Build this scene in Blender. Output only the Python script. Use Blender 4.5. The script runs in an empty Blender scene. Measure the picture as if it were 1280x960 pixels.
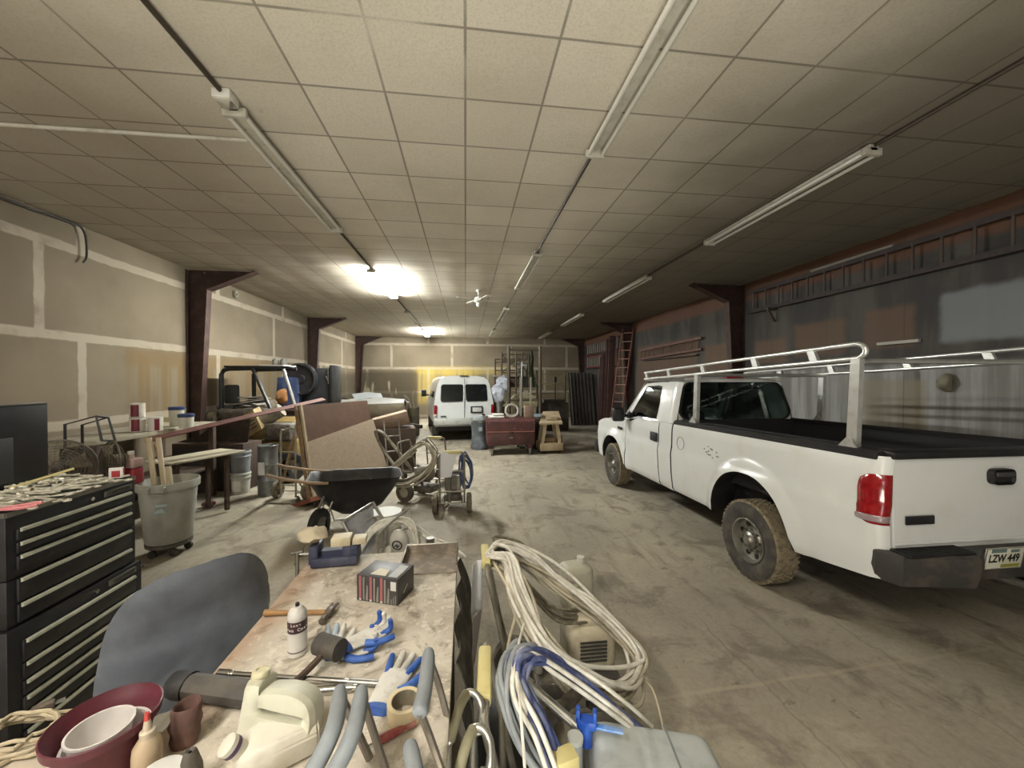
import bpy, bmesh, math, random
from mathutils import Vector, Matrix, Euler
random.seed(7)
PI = math.pi
sc = bpy.context.scene
COL = sc.collection
CH = 2.0            # camera height
CZ = 4.2            # ceiling height
XL, XR, YB, YF = -5.45, 6.35, 20.2, -7.0
# ---------------------------------------------------------------- camera
FPX = 480.0
YAW = math.atan(58 / 480); PIT = math.radians(0.6)
cam_d = bpy.data.cameras.new('camera'); cam = bpy.data.objects.new('camera', cam_d); COL.objects.link(cam)
cam_d.sensor_width = 36; cam_d.lens = FPX / 1280 * 36; cam_d.clip_start = 0.02
cam.location = (0, 0, CH); cam.rotation_euler = (PI / 2 - PIT, 0, -YAW)
sc.camera = cam
_f = Vector((math.sin(YAW) * math.cos(PIT), math.cos(YAW) * math.cos(PIT), -math.sin(PIT)))
_r = Vector((math.cos(YAW), -math.sin(YAW), 0)); _u = _r.cross(_f)
def W(px, py, X=None, Y=None, Z=None):
    """point of the room seen at a photo pixel, on a plane of known X, Y or Z (metres)"""
    d = _f + _r * ((px - 640) / FPX) + _u * ((480 - py) / FPX)
    o = Vector((0, 0, CH))
    t = (X / d.x) if X is not None else (Y / d.y) if Y is not None else ((Z - CH) / d.z)
    return o + d * t
# ---------------------------------------------------------------- mesh helpers
def catmull(pts, res, closed=False):
    P = [Vector(p) for p in pts]; n = len(P); out = []
    if n < 3: return P
    rng = n if closed else n - 1
    for i in range(rng):
        if closed: a, b, c, d = P[(i-1) % n], P[i], P[(i+1) % n], P[(i+2) % n]
        else: a, b, c, d = P[max(i-1, 0)], P[i], P[i+1], P[min(i+2, n-1)]
        for k in range(res):
            t = k / res
            out.append(0.5 * ((2*b) + (c-a)*t + (2*a-5*b+4*c-d)*t*t + (3*b-a-3*c+d)*t**3))
    if not closed: out.append(P[-1])
    return out
def rot(x=0, y=0, z=0): return Euler((math.radians(x), math.radians(y), math.radians(z))).to_matrix().to_4x4()
def T(x, y, z): return Matrix.Translation((x, y, z))
def align(d):
    return Vector((0, 0, 1)).rotation_difference(Vector(d).normalized()).to_matrix().to_4x4()
class M:
    def __init__(s): s.bm = bmesh.new()
    def _x(s, vs, m):
        if m is not None: bmesh.ops.transform(s.bm, matrix=m, verts=vs)
        return vs
    def box(s, c, d, m=None, bev=0.0, seg=2):
        g = bmesh.ops.create_cube(s.bm, size=1); vs = g['verts']
        bmesh.ops.scale(s.bm, vec=d, verts=vs); bmesh.ops.translate(s.bm, vec=c, verts=vs)
        if bev > 0:
            es = list({e for v in vs for e in v.link_edges})
            r = bmesh.ops.bevel(s.bm, geom=es, offset=bev, segments=seg, affect='EDGES', profile=0.5)
            vs = list({v for f in r['faces'] for v in f.verts} | {v for v in vs if v.is_valid})
        return s._x(vs, m)
    def loft(s, rings, close=True, c0=False, c1=False, m=None):
        R = [[s.bm.verts.new(p) for p in r] for r in rings]; n = len(R[0])
        for a, b in zip(R, R[1:]):
            for i in range(n if close else n - 1):
                j = (i + 1) % n
                try: s.bm.faces.new((a[i], a[j], b[j], b[i]))
                except ValueError: pass
        if c0: s.bm.faces.new(list(reversed(R[0])))
        if c1: s.bm.faces.new(R[-1])
        return s._x([v for r in R for v in r], m)
    def cyl(s, a, b, r, r2=None, n=12, caps=True):
        a, b = Vector(a), Vector(b); r2 = r if r2 is None else r2
        q = align(b - a).to_3x3()
        ring = lambda c, rr: [c + q @ Vector((rr*math.cos(2*PI*i/n), rr*math.sin(2*PI*i/n), 0)) for i in range(n)]
        return s.loft([ring(a, r), ring(b, r2)], True, caps, caps)
    def tube(s, pts, r, n=8, closed=False, res=5, smooth=True, rfun=None):
        P = catmull(pts, res, closed) if smooth else [Vector(p) for p in pts]
        N = len(P); rings = []; up = None
        for i, p in enumerate(P):
            if closed: t = P[(i+1) % N] - P[i-1]
            else: t = P[min(i+1, N-1)] - P[max(i-1, 0)]
            if t.length < 1e-9: t = Vector((0, 0, 1))
            t.normalize()
            if up is None:
                up = t.orthogonal().normalized()
            up = (up - t * up.dot(t))
            if up.length < 1e-6: up = t.orthogonal()
            up.normalize(); sd = t.cross(up)
            rr = rfun(i / max(N-1, 1)) if rfun else r
            rings.append([p + (up*math.cos(2*PI*k/n) + sd*math.sin(2*PI*k/n)) * rr for k in range(n)])
        if closed: rings.append(rings[0])
        return s.loft(rings, True, not closed, not closed)
    def lathe(s, prof, m=None, n=24, c0=False, c1=False):
        rings = [[(r*math.cos(2*PI*i/n), r*math.sin(2*PI*i/n), z) for i in range(n)] for r, z in prof]
        return s.loft(rings, True, c0, c1, m)
    def sph(s, c, r, sc3=(1, 1, 1), n=16, m=None):
        g = bmesh.ops.create_uvsphere(s.bm, u_segments=n, v_segments=max(6, n*2//3), radius=r)
        bmesh.ops.scale(s.bm, vec=sc3, verts=g['verts']); bmesh.ops.translate(s.bm, vec=c, verts=g['verts'])
        return s._x(g['verts'], m)
    def tor(s, R, r, m=None, n=24, k=8, a0=0, a1=2*PI):
        full = abs(a1-a0-2*PI) < 1e-6
        N = n if full else n + 1
        pts = [(R*math.cos(a0+(a1-a0)*i/n), R*math.sin(a0+(a1-a0)*i/n), 0) for i in range(N)]
        return s._x(s.tube(pts, r, k, full, smooth=False), m)
    def prism(s, poly, v, m=None):
        """polygon of 3-D points pushed along v"""
        v = Vector(v); a = [s.bm.verts.new(p) for p in poly]; b = [s.bm.verts.new(Vector(p)+v) for p in poly]
        n = len(poly); s.bm.faces.new(list(reversed(a))); s.bm.faces.new(b)
        for i in range(n): s.bm.faces.new((a[i], a[(i+1) % n], b[(i+1) % n], b[i]))
        return s._x(a + b, m)
    def grid(s, fn, nu, nv, m=None):
        V = [[s.bm.verts.new(fn(i/nu, j/nv)) for j in range(nv+1)] for i in range(nu+1)]
        for i in range(nu):
            for j in range(nv): s.bm.faces.new((V[i][j], V[i+1][j], V[i+1][j+1], V[i][j+1]))
        return s._x([v for r in V for v in r], m)
    def thick(s, d):
        bmesh.ops.recalc_face_normals(s.bm, faces=s.bm.faces[:])
        bmesh.ops.solidify(s.bm, geom=s.bm.faces[:], thickness=d); return s
    def mir(s, x=0.0):
        g = bmesh.ops.duplicate(s.bm, geom=s.bm.verts[:]+s.bm.edges[:]+s.bm.faces[:])
        vs = [e for e in g['geom'] if isinstance(e, bmesh.types.BMVert)]; fs = [e for e in g['geom'] if isinstance(e, bmesh.types.BMFace)]
        for v in vs: v.co.x = 2*x - v.co.x
        bmesh.ops.reverse_faces(s.bm, faces=fs); return s
    def jit(s, a, sc_=6.0):
        from mathutils import noise
        for v in s.bm.verts: v.co += noise.noise_vector(v.co * sc_) * a
        return s
    def sub(s, k=1):
        bmesh.ops.subdivide_edges(s.bm, edges=s.bm.edges[:], cuts=k, use_grid_fill=True); return s
    def xf(s, m): bmesh.ops.transform(s.bm, matrix=m, verts=s.bm.verts[:]); return s
    def build(s, name, mat, parent=None, label=None, ang=40, norm=True, subsurf=0):
        if norm: bmesh.ops.recalc_face_normals(s.bm, faces=s.bm.faces[:])
        me = bpy.data.meshes.new(name); s.bm.to_mesh(me); s.bm.free()
        me.materials.append(mat)
        if ang:
            for p in me.polygons: p.use_smooth = True
            me.set_sharp_from_angle(angle=math.radians(ang))
        o = bpy.data.objects.new(name, me); COL.objects.link(o)
        if parent: o.parent = parent
        if label: o['label'] = label
        if subsurf:
            md = o.modifiers.new('s', 'SUBSURF'); md.levels = subsurf; md.render_levels = subsurf
        return o
def tag(o, label, cat, group=None, kind=None):
    o['label'] = label; o['category'] = cat
    if len(label.split()) > 15: print('LONG', len(label.split()), label)
    if group: o['group'] = group
    if kind: o['kind'] = kind
    return o
def thing(name, label, cat, loc=(0, 0, 0), rz=0, group=None, rx=0, ry=0):
    o = bpy.data.objects.new(name, None); COL.objects.link(o); o.empty_display_size = .1
    o.location = loc; o.rotation_euler = (math.radians(rx), math.radians(ry), math.radians(rz))
    return tag(o, label, cat, group)
def solo(name, m, mat, label, cat, loc=(0, 0, 0), rz=0, group=None, rx=0, ry=0, **k):
    o = m.build(name, mat, **k); o.location = loc; o.rotation_euler = (math.radians(rx), math.radians(ry), math.radians(rz))
    return tag(o, label, cat, group)
def struct(name, m, mat, **k):
    o = m.build(name, mat, **k); o['kind'] = 'structure'; return o
def dup(root, loc, rz=None, label=None, group=None, rx=None, ry=None):
    r = root.copy(); COL.objects.link(r); r.location = loc
    e = list(root.rotation_euler)
    for i, a in enumerate((rx, ry, rz)):
        if a is not None: e[i] = math.radians(a)
    r.rotation_euler = e
    if label: r['label'] = label
    if group: r['group'] = group
    for ch in list(root.children):
        c = ch.copy(); COL.objects.link(c); c.parent = r
        for g in list(ch.children):
            d = g.copy(); COL.objects.link(d); d.parent = c
    return r
def text(s, size, mat, parent, m, depth=0.0006, name='lettering', bold=0.0, sx=1.0):
    M_ = M(); textm(M_, s, size, m, depth, bold, sx); return M_.build(name, mat, parent, ang=0)
def textm(M_, s, size, m, depth=0.0006, bold=0.0, sx=1.0):
    cu = bpy.data.curves.new('t', 'FONT'); cu.body = s; cu.size = size; cu.extrude = depth; cu.offset = bold
    cu.align_x = 'CENTER'; cu.align_y = 'CENTER'
    o = bpy.data.objects.new('t', cu); COL.objects.link(o); bpy.context.view_layer.update()
    me = bpy.data.meshes.new_from_object(o.evaluated_get(bpy.context.evaluated_depsgraph_get()))
    me.transform(m @ Matrix.Diagonal((sx, 1, 1, 1))); M_.bm.from_mesh(me)
    bpy.data.objects.remove(o); bpy.data.curves.remove(cu); bpy.data.meshes.remove(me)
# ---------------------------------------------------------------- materials
def hx(h):
    h = h.lstrip('#'); c = [int(h[i:i+2], 16)/255 for i in (0, 2, 4)]
    return tuple((x/12.92 if x <= .04045 else ((x+.055)/1.055)**2.4) for x in c) + (1,)
class N:
    def __init__(s, name):
        s.m = bpy.data.materials.new(name); s.m.use_nodes = True; s.t = s.m.node_tree; s.n = s.t.nodes
        s.b = s.n['Principled BSDF']; s.co = s.n.new('ShaderNodeTexCoord').outputs['Object']
    def link(s, a, b): s.t.links.new(a, b)
    def _in(s, sock, v):
        if v is None: return
        if isinstance(v, bpy.types.NodeSocket): s.link(v, sock)
        else: sock.default_value = v
    def math(s, op, a, b=None, c=None, clamp=False):
        n = s.n.new('ShaderNodeMath'); n.operation = op; n.use_clamp = clamp
        for k, v in zip(n.inputs, (a, b, c)): s._in(k, v)
        return n.outputs[0]
    def xyz(s):
        n = s.n.new('ShaderNodeSeparateXYZ'); s.link(s.co, n.inputs[0]); return n.outputs
    def scale(s, v, vec=None):
        n = s.n.new('ShaderNodeMapping'); s.link(vec or s.co, n.inputs[0]); n.inputs['Scale'].default_value = v; return n.outputs[0]
    def noise(s, sc_=5, det=4, rough=.55, vec=None, dist=0):
        n = s.n.new('ShaderNodeTexNoise'); s.link(vec or s.co, n.inputs['Vector'])
        n.inputs['Scale'].default_value = sc_; n.inputs['Detail'].default_value = det; n.inputs['Roughness'].default_value = rough
        n.inputs['Distortion'].default_value = dist
        return n.outputs['Fac']
    def vor(s, sc_=5, vec=None, feat='F1'):
        n = s.n.new('ShaderNodeTexVoronoi'); n.feature = feat; s.link(vec or s.co, n.inputs['Vector']); n.inputs['Scale'].default_value = sc_
        return n.outputs
    def ss(s, v, a, b):
        n = s.n.new('ShaderNodeMapRange'); n.interpolation_type = 'SMOOTHSTEP'
        s._in(n.inputs[0], v); s._in(n.inputs[1], a); s._in(n.inputs[2], b); return n.outputs[0]
    def mix(s, f, a, b, mode='MIX'):
        n = s.n.new('ShaderNodeMix'); n.data_type = 'RGBA'; n.blend_type = mode
        s._in(n.inputs[0], f); s._in(n.inputs[6], a); s._in(n.inputs[7], b); return n.outputs[2]
    def band(s, v, c, hw, soft):
        """1 inside |v-c|<hw"""
        d = s.math('ABSOLUTE', s.math('SUBTRACT', v, c)); 
        return s.math('SUBTRACT', 1.0, s.ss(d, s.math('SUBTRACT', hw, soft), s.math('ADD', hw, soft)))
    def rect(s, u, v, u0, u1, v0, v1, soft=.05):
        a = s.band(u, (u0+u1)/2, abs(u1-u0)/2, soft); b = s.band(v, (v0+v1)/2, abs(v1-v0)/2, soft)
        return s.math('MULTIPLY', a, b)
    def bump(s, h, st=.3, d=.01):
        n = s.n.new('ShaderNodeBump'); n.inputs['Strength'].default_value = st; n.inputs['Distance'].default_value = d
        s.link(h, n.inputs['Height']); s.link(n.outputs[0], s.b.inputs['Normal'])
    def out(s, col=None, rough=None, metal=None, **k):
        s._in(s.b.inputs['Base Color'], col); s._in(s.b.inputs['Roughness'], rough); s._in(s.b.inputs['Metallic'], metal)
        for a, v in k.items(): s._in(s.b.inputs[a], v)
        return s.m
_mc = {}
def mt(col, rough=.6, metal=0, col2=None, sc_=6, bump=0, amt=.6, lo=.45, hi=.65, stretch=None, coat=0, spec=None):
    """worn single material: a colour, with blotches of a second one"""
    key = (col, rough, metal, col2, sc_, bump, amt, lo, hi, stretch, coat, spec)
    if key in _mc: return _mc[key]
    n = N('paint_%s' % col.strip('#')); c = hx(col)
    vec = n.scale(stretch) if stretch else None
    if col2:
        f = n.math('MULTIPLY', n.ss(n.noise(sc_, 6, .6, vec), lo, hi), amt)
        colr = n.mix(f, c, hx(col2))
    else:
        f = n.math('MULTIPLY', n.noise(sc_, 5, .6, vec), .35)
        colr = n.mix(f, c, tuple(x*.72 for x in c[:3]) + (1,))
    if bump: n.bump(n.noise(sc_*6, 4, .6, vec), bump, .004)
    kw = {}
    if coat: kw['Coat Weight'] = coat
    if spec is not None: kw['Specular IOR Level'] = spec
    _mc[key] = n.out(colr, rough, metal, **kw); return _mc[key]
def emis(col, st):
    n = N('lit_tube'); return n.out((1, 1, 1, 1), .5, 0, **{'Emission Color': hx(col), 'Emission Strength': st})
def glassm(name, tint, rough=.03, tr=.5):
    m = bpy.data.materials.new(name); m.use_nodes = True; t = m.node_tree; t.nodes.clear()
    o = t.nodes.new('ShaderNodeOutputMaterial'); mx = t.nodes.new('ShaderNodeMixShader'); a = t.nodes.new('ShaderNodeBsdfTransparent'); g = t.nodes.new('ShaderNodeBsdfGlossy')
    fr = t.nodes.new('ShaderNodeLayerWeight'); fr.inputs[0].default_value = tr
    a.inputs[0].default_value = tint; g.inputs['Roughness'].default_value = rough; g.inputs[0].default_value = (.9, .95, .95, 1)
    t.links.new(fr.outputs['Fresnel'], mx.inputs[0]); t.links.new(a.outputs[0], mx.inputs[1]); t.links.new(g.outputs[0], mx.inputs[2]); t.links.new(mx.outputs[0], o.inputs[0])
    return m
K = dict(
    black=mt('#1a1a1b', .45, 0, '#3a3834', 8, 0, .35), rubber=mt('#35322d', .85, 0, '#6a6255', 7, .2, .55), dkmetal=mt('#3a342e', .5, .5, '#5a4636', 8, 0, .5),
    steel=mt('#8f8d86', .38, .85, '#6d675c', 10, 0, .5), alu=mt('#c9c8c2', .32, .9, '#a09d94', 12, 0, .5), chrome=mt('#dcdcda', .15, 1),
    white=mt('#d8d6cd', .5, 0, '#a9a391', 6, 0, .35), cream=mt('#cfc5a9', .55, 0, '#9a8c70', 7, .1, .5), wood=mt('#947c5e', .65, 0, '#735a40', 4, .15, .6, .4, .6, (1, 1, 12)),
    pine=mt('#c2b69c', .65, 0, '#a08a68', 5, .1, .5, .4, .6, (6, 6, 1)), red=mt('#a02a2c', .5), pinky=mt('#d4878a', .5), dkwood=mt('#4a3a2e', .75, 0, '#2e2520', 5, .2, .6, .4, .6, (6, 6, 1)),
    grease=mt('#55504a', .6, .2, '#8a8172', 14, .3, .6), dust=mt('#8a8270', .75, 0, '#5d564a', 9, .3, .6), blue=mt('#2f55a8', .5, 0, '#5a74b4', 12, 0, .4), yellow=mt('#cfc48a', .7, 0, '#b5a46c', 10, .2, .4),
    paper=mt('#e4e4e6', .8), grey=mt('#8d9294', .6, 0, '#6f7274', 8, .1, .4), rust=mt('#7d4a38', .7, .2, '#a06a52', 10, .2, .5),
    hose=mt('#b5ad98', .55, 0, '#7c745f', 16, .1, .5), hose2=mt('#dedbd0', .5, 0, '#aea897', 16, .1, .5), hosedk=mt('#6e6757', .6, 0, '#a29a86', 14, .1, .6), hoseb=mt('#46507e', .45, 0, '#8f95a8', 12, .1, .55),
    plug=mt('#3b3a38', .6))
# ================================================================ SETTING
# floor: stained concrete
n = N('concrete'); x, y, z = n.xyz()
big = n.noise(.55, 6, .6); mid = n.noise(2.2, 8, .65, dist=.6); fine = n.noise(28, 6, .7)
c = n.mix(n.ss(big, .35, .66), hx('#938b7c'), hx('#aea591'))
c = n.mix(n.math('MULTIPLY', n.ss(mid, .47, .66), .7), c, hx('#6a6156'))
c = n.mix(n.math('MULTIPLY', n.ss(n.noise(1.3, 7, .6, dist=1.2), .6, .72), .5), c, hx('#a39883'))
c = n.mix(n.math('MULTIPLY', n.ss(n.noise(5, 6, .7, dist=1), .61, .7), .55), c, hx('#453c34'))
c = n.mix(n.math('MULTIPLY', n.ss(fine, .35, .7), .22), c, hx('#4e463d'))
c = n.mix(n.math('MULTIPLY', n.ss(n.noise(26, 3, .6), .70, .75), .7), c, hx('#cfc6b4'))
wob = n.math('MULTIPLY', n.math('SUBTRACT', n.noise(3, 4), .5), .05)
yy = n.math('ADD', y, wob); xx = n.math('ADD', x, n.math('MULTIPLY', n.math('SUBTRACT', n.noise(2, 5), .5), .22))
jt = n.band(n.math('ADD', yy, n.math('MULTIPLY', x, -.05)), 2.2, .013, .01)
c = n.mix(n.math('MULTIPLY', jt, .55), c, hx('#a79a85'))
cr = n.band(xx, 1.95, .007, .006); cr2 = n.band(xx, 3.02, .006, .006)
lim = n.rect(y, x, 1.2, 3.0, 1.0, 4.5, .2)
c = n.mix(n.math('MULTIPLY', n.math('MULTIPLY', n.math('MAXIMUM', cr, cr2), lim), .28), c, hx('#3a332c'))
tread = n.math('MULTIPLY', n.ss(n.noise(3, 6, .6, n.scale((2.4, .35, 1))), .52, .7), .35)
c = n.mix(tread, c, hx('#574c42'))
n.bump(n.math('ADD', fine, n.math('MULTIPLY', mid, .6)), .25, .006)
FLOOR = n.out(c, n.math('ADD', .55, n.math('MULTIPLY', big, .3)), 0, **{'Specular IOR Level': .35})
m = M(); m.box(((XL+XR)/2, (YF+YB)/2, -.05), (XR-XL, YB-YF, .1)); struct('floor', m, FLOOR, ang=0)

# ceiling: sagging square tiles in a grid
n = N('ceiling_tile'); x, y, z = n.xyz()
def cell(v): return n.math('ABSOLUTE', n.math('SUBTRACT', n.math('PINGPONG', n.math('ADD', v, 61.0), .305), 0.0))
gx, gy = cell(x), cell(y)
line = n.math('MULTIPLY', n.math('SUBTRACT', 1.0, n.ss(n.math('MINIMUM', gx, gy), .004, .014)), n.ss(n.noise(1.1, 3), .15, .5))
tile = n.scale((1/.61, 1/.61, 0)); wn = n.n.new('ShaderNodeTexWhiteNoise'); 
fl = n.n.new('ShaderNodeVectorMath'); fl.operation = 'FLOOR'; n.link(tile, fl.inputs[0]); n.link(fl.outputs[0], wn.inputs['Vector'])
c = n.mix(wn.outputs['Value'], hx('#dbd3c3'), hx('#cfc7b6'))
c = n.mix(n.math('MULTIPLY', n.ss(n.noise(.5, 5, .6), .42, .75), .4), c, hx('#b0a692'))
c = n.mix(n.math('MULTIPLY', n.ss(n.noise(60, 3, .6), .4, .7), .16), c, hx('#736a5b'))
st = n.math('MULTIPLY', n.band(n.noise(1.7, 4, .5, dist=.8), .68, .012, .012), n.math('MAXIMUM', n.rect(x, y, 1.3, 3.3, 3.5, 4.1, .2), n.rect(x, y, -1.75, -1.0, 3.4, 4.0, .2)))
c = n.mix(n.math('MULTIPLY', st, .5), c, hx('#4f4436'))
edge = n.math('MULTIPLY', n.ss(n.math('ADD', x, n.math('MULTIPLY', n.noise(.8, 5), 1.6)), 1.7, 4.6), .85)  # dirtier tiles towards the right wall, with light falloff darkened into the colour
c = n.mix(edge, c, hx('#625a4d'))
edge2 = n.math('MULTIPLY', n.ss(n.math('SUBTRACT', n.math('MULTIPLY', n.noise(.6, 5), 1.6), x), 2.0, 4.0), .6)  # older stained tiles on the left; the dimmer light there is painted in too
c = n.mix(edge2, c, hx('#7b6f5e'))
c = n.mix(n.math('MULTIPLY', line, .62), c, hx('#4a4136'))
n.bump(n.noise(90, 3), .15, .004)
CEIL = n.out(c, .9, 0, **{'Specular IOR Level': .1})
m = M()
i0, i1, j0, j1 = math.floor(XL/.61), math.ceil(XR/.61), math.floor(YF/.61), math.ceil(YB/.61)
rs = random.Random(3); K_ = 4
for i in range(i0, i1):
    for j in range(j0, j1):
        s = rs.uniform(.004, .016)
        def fn(u, v, i=i, j=j, s=s):
            X, Y = min(max((i+u)*.61, XL-.02), XR+.02), min(max((j+v)*.61, YF), YB+.02)
            return (X, Y, CZ - s * (1-(2*u-1)**2) * (1-(2*v-1)**2))
        m.grid(fn, K_, K_)
bmesh.ops.remove_doubles(m.bm, verts=m.bm.verts[:], dist=1e-4)
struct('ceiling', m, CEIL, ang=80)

# plasterboard walls with taped joints
def board(name, far=False):
    n = N(name); x, y, z = n.xyz(); u = x if far else y
    w = n.math('MULTIPLY', n.math('SUBTRACT', n.noise(5, 5), .5), .05)
    zz, uu = n.math('ADD', z, w), n.math('ADD', u, w)
    dz = n.math('ABSOLUTE', n.math('SUBTRACT', n.math('PINGPONG', n.math('ADD', zz, 12.25-1.38), .6125), 0))
    hor = n.math('SUBTRACT', 1.0, n.ss(dz, .05, .075))
    row = n.math('FLOOR', n.math('DIVIDE', n.math('SUBTRACT', z, 1.38), 1.225)); par = n.math('MODULO', n.math('ADD', row, 10.0), 2.0)
    off = n.math('MULTIPLY', par, -.55 if not far else 1.2)
    du = n.math('PINGPONG', n.math('SUBTRACT', n.math('ADD', uu, 30.5 - (6.2 if not far else 1.15)), off), 1.525)
    ver = n.math('SUBTRACT', 1.0, n.ss(du, .05, .075))
    j = n.math('MAXIMUM', hor, ver); j = n.math('MULTIPLY', j, n.ss(n.noise(2.5, 5), .2, .5))
    c = n.mix(n.ss(n.noise(.7, 5), .35, .7), hx('#776c5b'), hx('#6a6050'))
    drip = n.noise(2.2, 6, .6, n.scale((3.2, 3.2, .12)))
    if not far:
        ye = n.math('MULTIPLY', n.rect(y, z, 6.95, 8.9, .9, 2.5, .12), n.ss(drip, .38, .58))
        edge = n.math('MULTIPLY', n.rect(y, z, 6.9, 12.2, 2.22, 2.52, .08), .8)
        ye2 = n.math('MULTIPLY', n.rect(y, z, 8.7, 12.4, .9, 2.5, .15), n.ss(drip, .42, .6))
        ye = n.math('MAXIMUM', n.math('MAXIMUM', ye, edge), ye2)
        c = n.mix(n.math('MULTIPLY', ye, .5), c, hx('#6f5628'))
        dk = n.math('MULTIPLY', n.rect(y, z, 15.8, 20.4, .6, 2.35, .2), .85)
        c = n.mix(n.math('MULTIPLY', n.rect(y, z, 8.2, 14, 0, 1.45, .1), .35), c, hx('#6b5940'))
    else:
        yl = n.rect(x, z, -2.6, .6, .8, 2.62, .2)
        c = n.mix(n.math('MULTIPLY', n.math('MULTIPLY', yl, n.ss(drip, .3, .55)), .6), c, hx('#b59d4c'))
        c = n.mix(n.math('MULTIPLY', n.math('MULTIPLY', n.rect(x, z, -2.5, 2.5, 2.3, 2.68, .12), n.ss(n.noise(1.2), .35, .5)), .45), c, hx('#b9a252'))
        dk = n.math('MULTIPLY', n.rect(x, z, -5.6, -2.45, .5, 2.45, .15), .85)
        c = n.mix(n.math('MULTIPLY', n.rect(x, z, 2, 6.5, 0, 2.4, .3), .45), c, hx('#6a6047'))
    c = n.mix(n.math('MULTIPLY', j, .62), c, hx('#aaa08f'))
    c = n.mix(n.math('MULTIPLY', dk, .95), c, hx('#3f392d'))
    streak = n.math('MULTIPLY', n.math('MULTIPLY', n.ss(n.noise(3.2, 2, .4, n.scale((1, 1, .15))), .63, .68), n.math('MULTIPLY', n.ss(z, 1.2, 1.4), n.math('SUBTRACT', 1.0, n.ss(z, 1.85, 2.0)))), dk)
    c = n.mix(n.math('MULTIPLY', streak, .7), c, hx('#a0977f'))
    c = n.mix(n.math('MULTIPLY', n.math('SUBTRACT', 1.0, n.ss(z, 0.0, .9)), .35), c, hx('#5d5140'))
    n.bump(n.math('ADD', j, n.math('MULTIPLY', n.noise(30), .2)), .12, .006)
    return n.out(c, .9, 0, **{'Specular IOR Level': .15})
m = M(); m.box((XL-.06, (YF+YB)/2, CZ/2), (.12, YB-YF, CZ)); struct('wall_left', m, board('drywall_side'), ang=0)
m = M(); m.box(((XL+XR)/2, YB+.06, CZ/2), (XR-XL, .12, CZ)); struct('wall_back', m, board('drywall_end', True), ang=0)
# right wall: black faced insulation above grey boards
n = N('dark_wall'); x, y, z = n.xyz()
up = n.noise(1.0, 6, .6, n.scale((1, 2.2, .5)))
c = n.mix(n.ss(up, .38, .62), hx('#2e2b28'), hx('#46413b'))
wv = n.math('MULTIPLY', n.math('SUBTRACT', n.noise(3, 5), .5), .12)
yw, zw = n.math('ADD', y, wv), n.math('ADD', z, wv)
for a, b, d, e in ((5.75, 6.75, 2.45, 3.05), (4.75, 5.45, 2.5, 3.1), (6.95, 7.8, 2.35, 2.85), (8.4, 9.6, 2.2, 2.9), (9.9, 13.6, 1.4, 3.2), (14.3, 16.5, 1.2, 3.4)):
    c = n.mix(n.math('MULTIPLY', n.rect(yw, zw, a, b, d, e, .06), .72), c, hx('#5f4834'))
c = n.mix(n.math('MULTIPLY', n.rect(yw, zw, 2, 4.45, 2.5, 3.15, .05), .7), c, hx('#7d8182'))
drip = n.noise(2.6, 5, .6, n.scale((1, 1.6, .1)))
g = n.mix(n.ss(drip, .35, .62), hx('#9a9a96'), hx('#716f69'))
g = n.mix(n.math('MULTIPLY', n.ss(n.noise(2.1, 3, .5, n.scale((1, 1.7, .05))), .6, .66), .85), g, hx('#37302a'))
g = n.mix(n.math('MULTIPLY', n.rect(yw, z, 4.6, 5.5, .6, 2.0, .05), .6), g, hx('#857b63'))
c = n.mix(n.math('MULTIPLY', n.rect(yw, zw, -3, 8.0, -.5, 2.22, .06), .95), c, g)
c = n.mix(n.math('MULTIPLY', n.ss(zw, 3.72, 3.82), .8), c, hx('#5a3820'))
seam = n.math('SUBTRACT', 1.0, n.ss(n.math('PINGPONG', n.math('ADD', y, 24.4), .61), .004, .012))
c = n.mix(n.math('MULTIPLY', seam, .4), c, hx('#2a2623'))
n.bump(n.noise(25, 5), .25, .01)
m = M(); m.box((XR+.06, (YF+YB)/2, CZ/2), (.12, YB-YF, CZ)); struct('wall_right', m, n.out(c, .75, 0), ang=0)

# tapered steel portal columns with a knee under the ceiling
STEEL = mt('#3b2a24', .6, .3, '#5a4038', 5, .1, .5)
def column(x0, s, y, label):
    z0, zt = 0, 3.95; db, dt = .15, .36
    t = thing('steel_column', label, 'column', (x0, y, 0), 0, 'steel portal columns')
    m = M(); m.prism([(0, -.005, 0), (s*db, -.005, 0), (s*dt, -.005, zt-.15), (s*1.25, -.005, CZ-.02), (0, -.005, CZ-.02)], (0, .01, 0)); m.build('web', STEEL, t)
    m = M(); m.prism([(s*db, -.075, 0), (s*(db+.014), -.075, 0), (s*(dt+.014), -.075, zt-.15), (s*dt, -.075, zt-.15)], (0, .15, 0)); m.build('flange', STEEL, t)
    m = M(); m.prism([(s*dt, -.1, zt-.15), (s*(dt+.02), -.1, zt-.165), (s*1.27, -.1, CZ-.03), (s*1.25, -.1, CZ-.015)], (0, .2, 0)); m.build('knee', STEEL, t)
    m = M(); m.box((s*.008, 0, CZ/2-.01), (.016, .2, CZ-.03)); m.build('wall_flange', STEEL, t)
    m = M(); m.box((s*.14, 0, .01), (.3, .26, .02)); m.build('base_plate', STEEL, t)
column(XL+.005, 1, 8.35, 'brown tapered steel column on the tan wall, nearest of the three on that side')
column(XL+.005, 1, 14.2, 'brown tapered steel column on the tan wall behind the black speaker cabinet')
column(XL+.005, 1, 20.0, 'brown steel column in the far corner behind the boat')
column(XR-.005, -1, 8.2, 'brown steel column on the dark wall at the end of the long hung ladder')
column(XR-.005, -1, 14.1, 'brown steel column on the dark wall beside the upright wooden ladder')
column(XR-.005, -1, 20.0, 'brown steel column in the far corner behind the leaning steel sheets')

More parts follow.
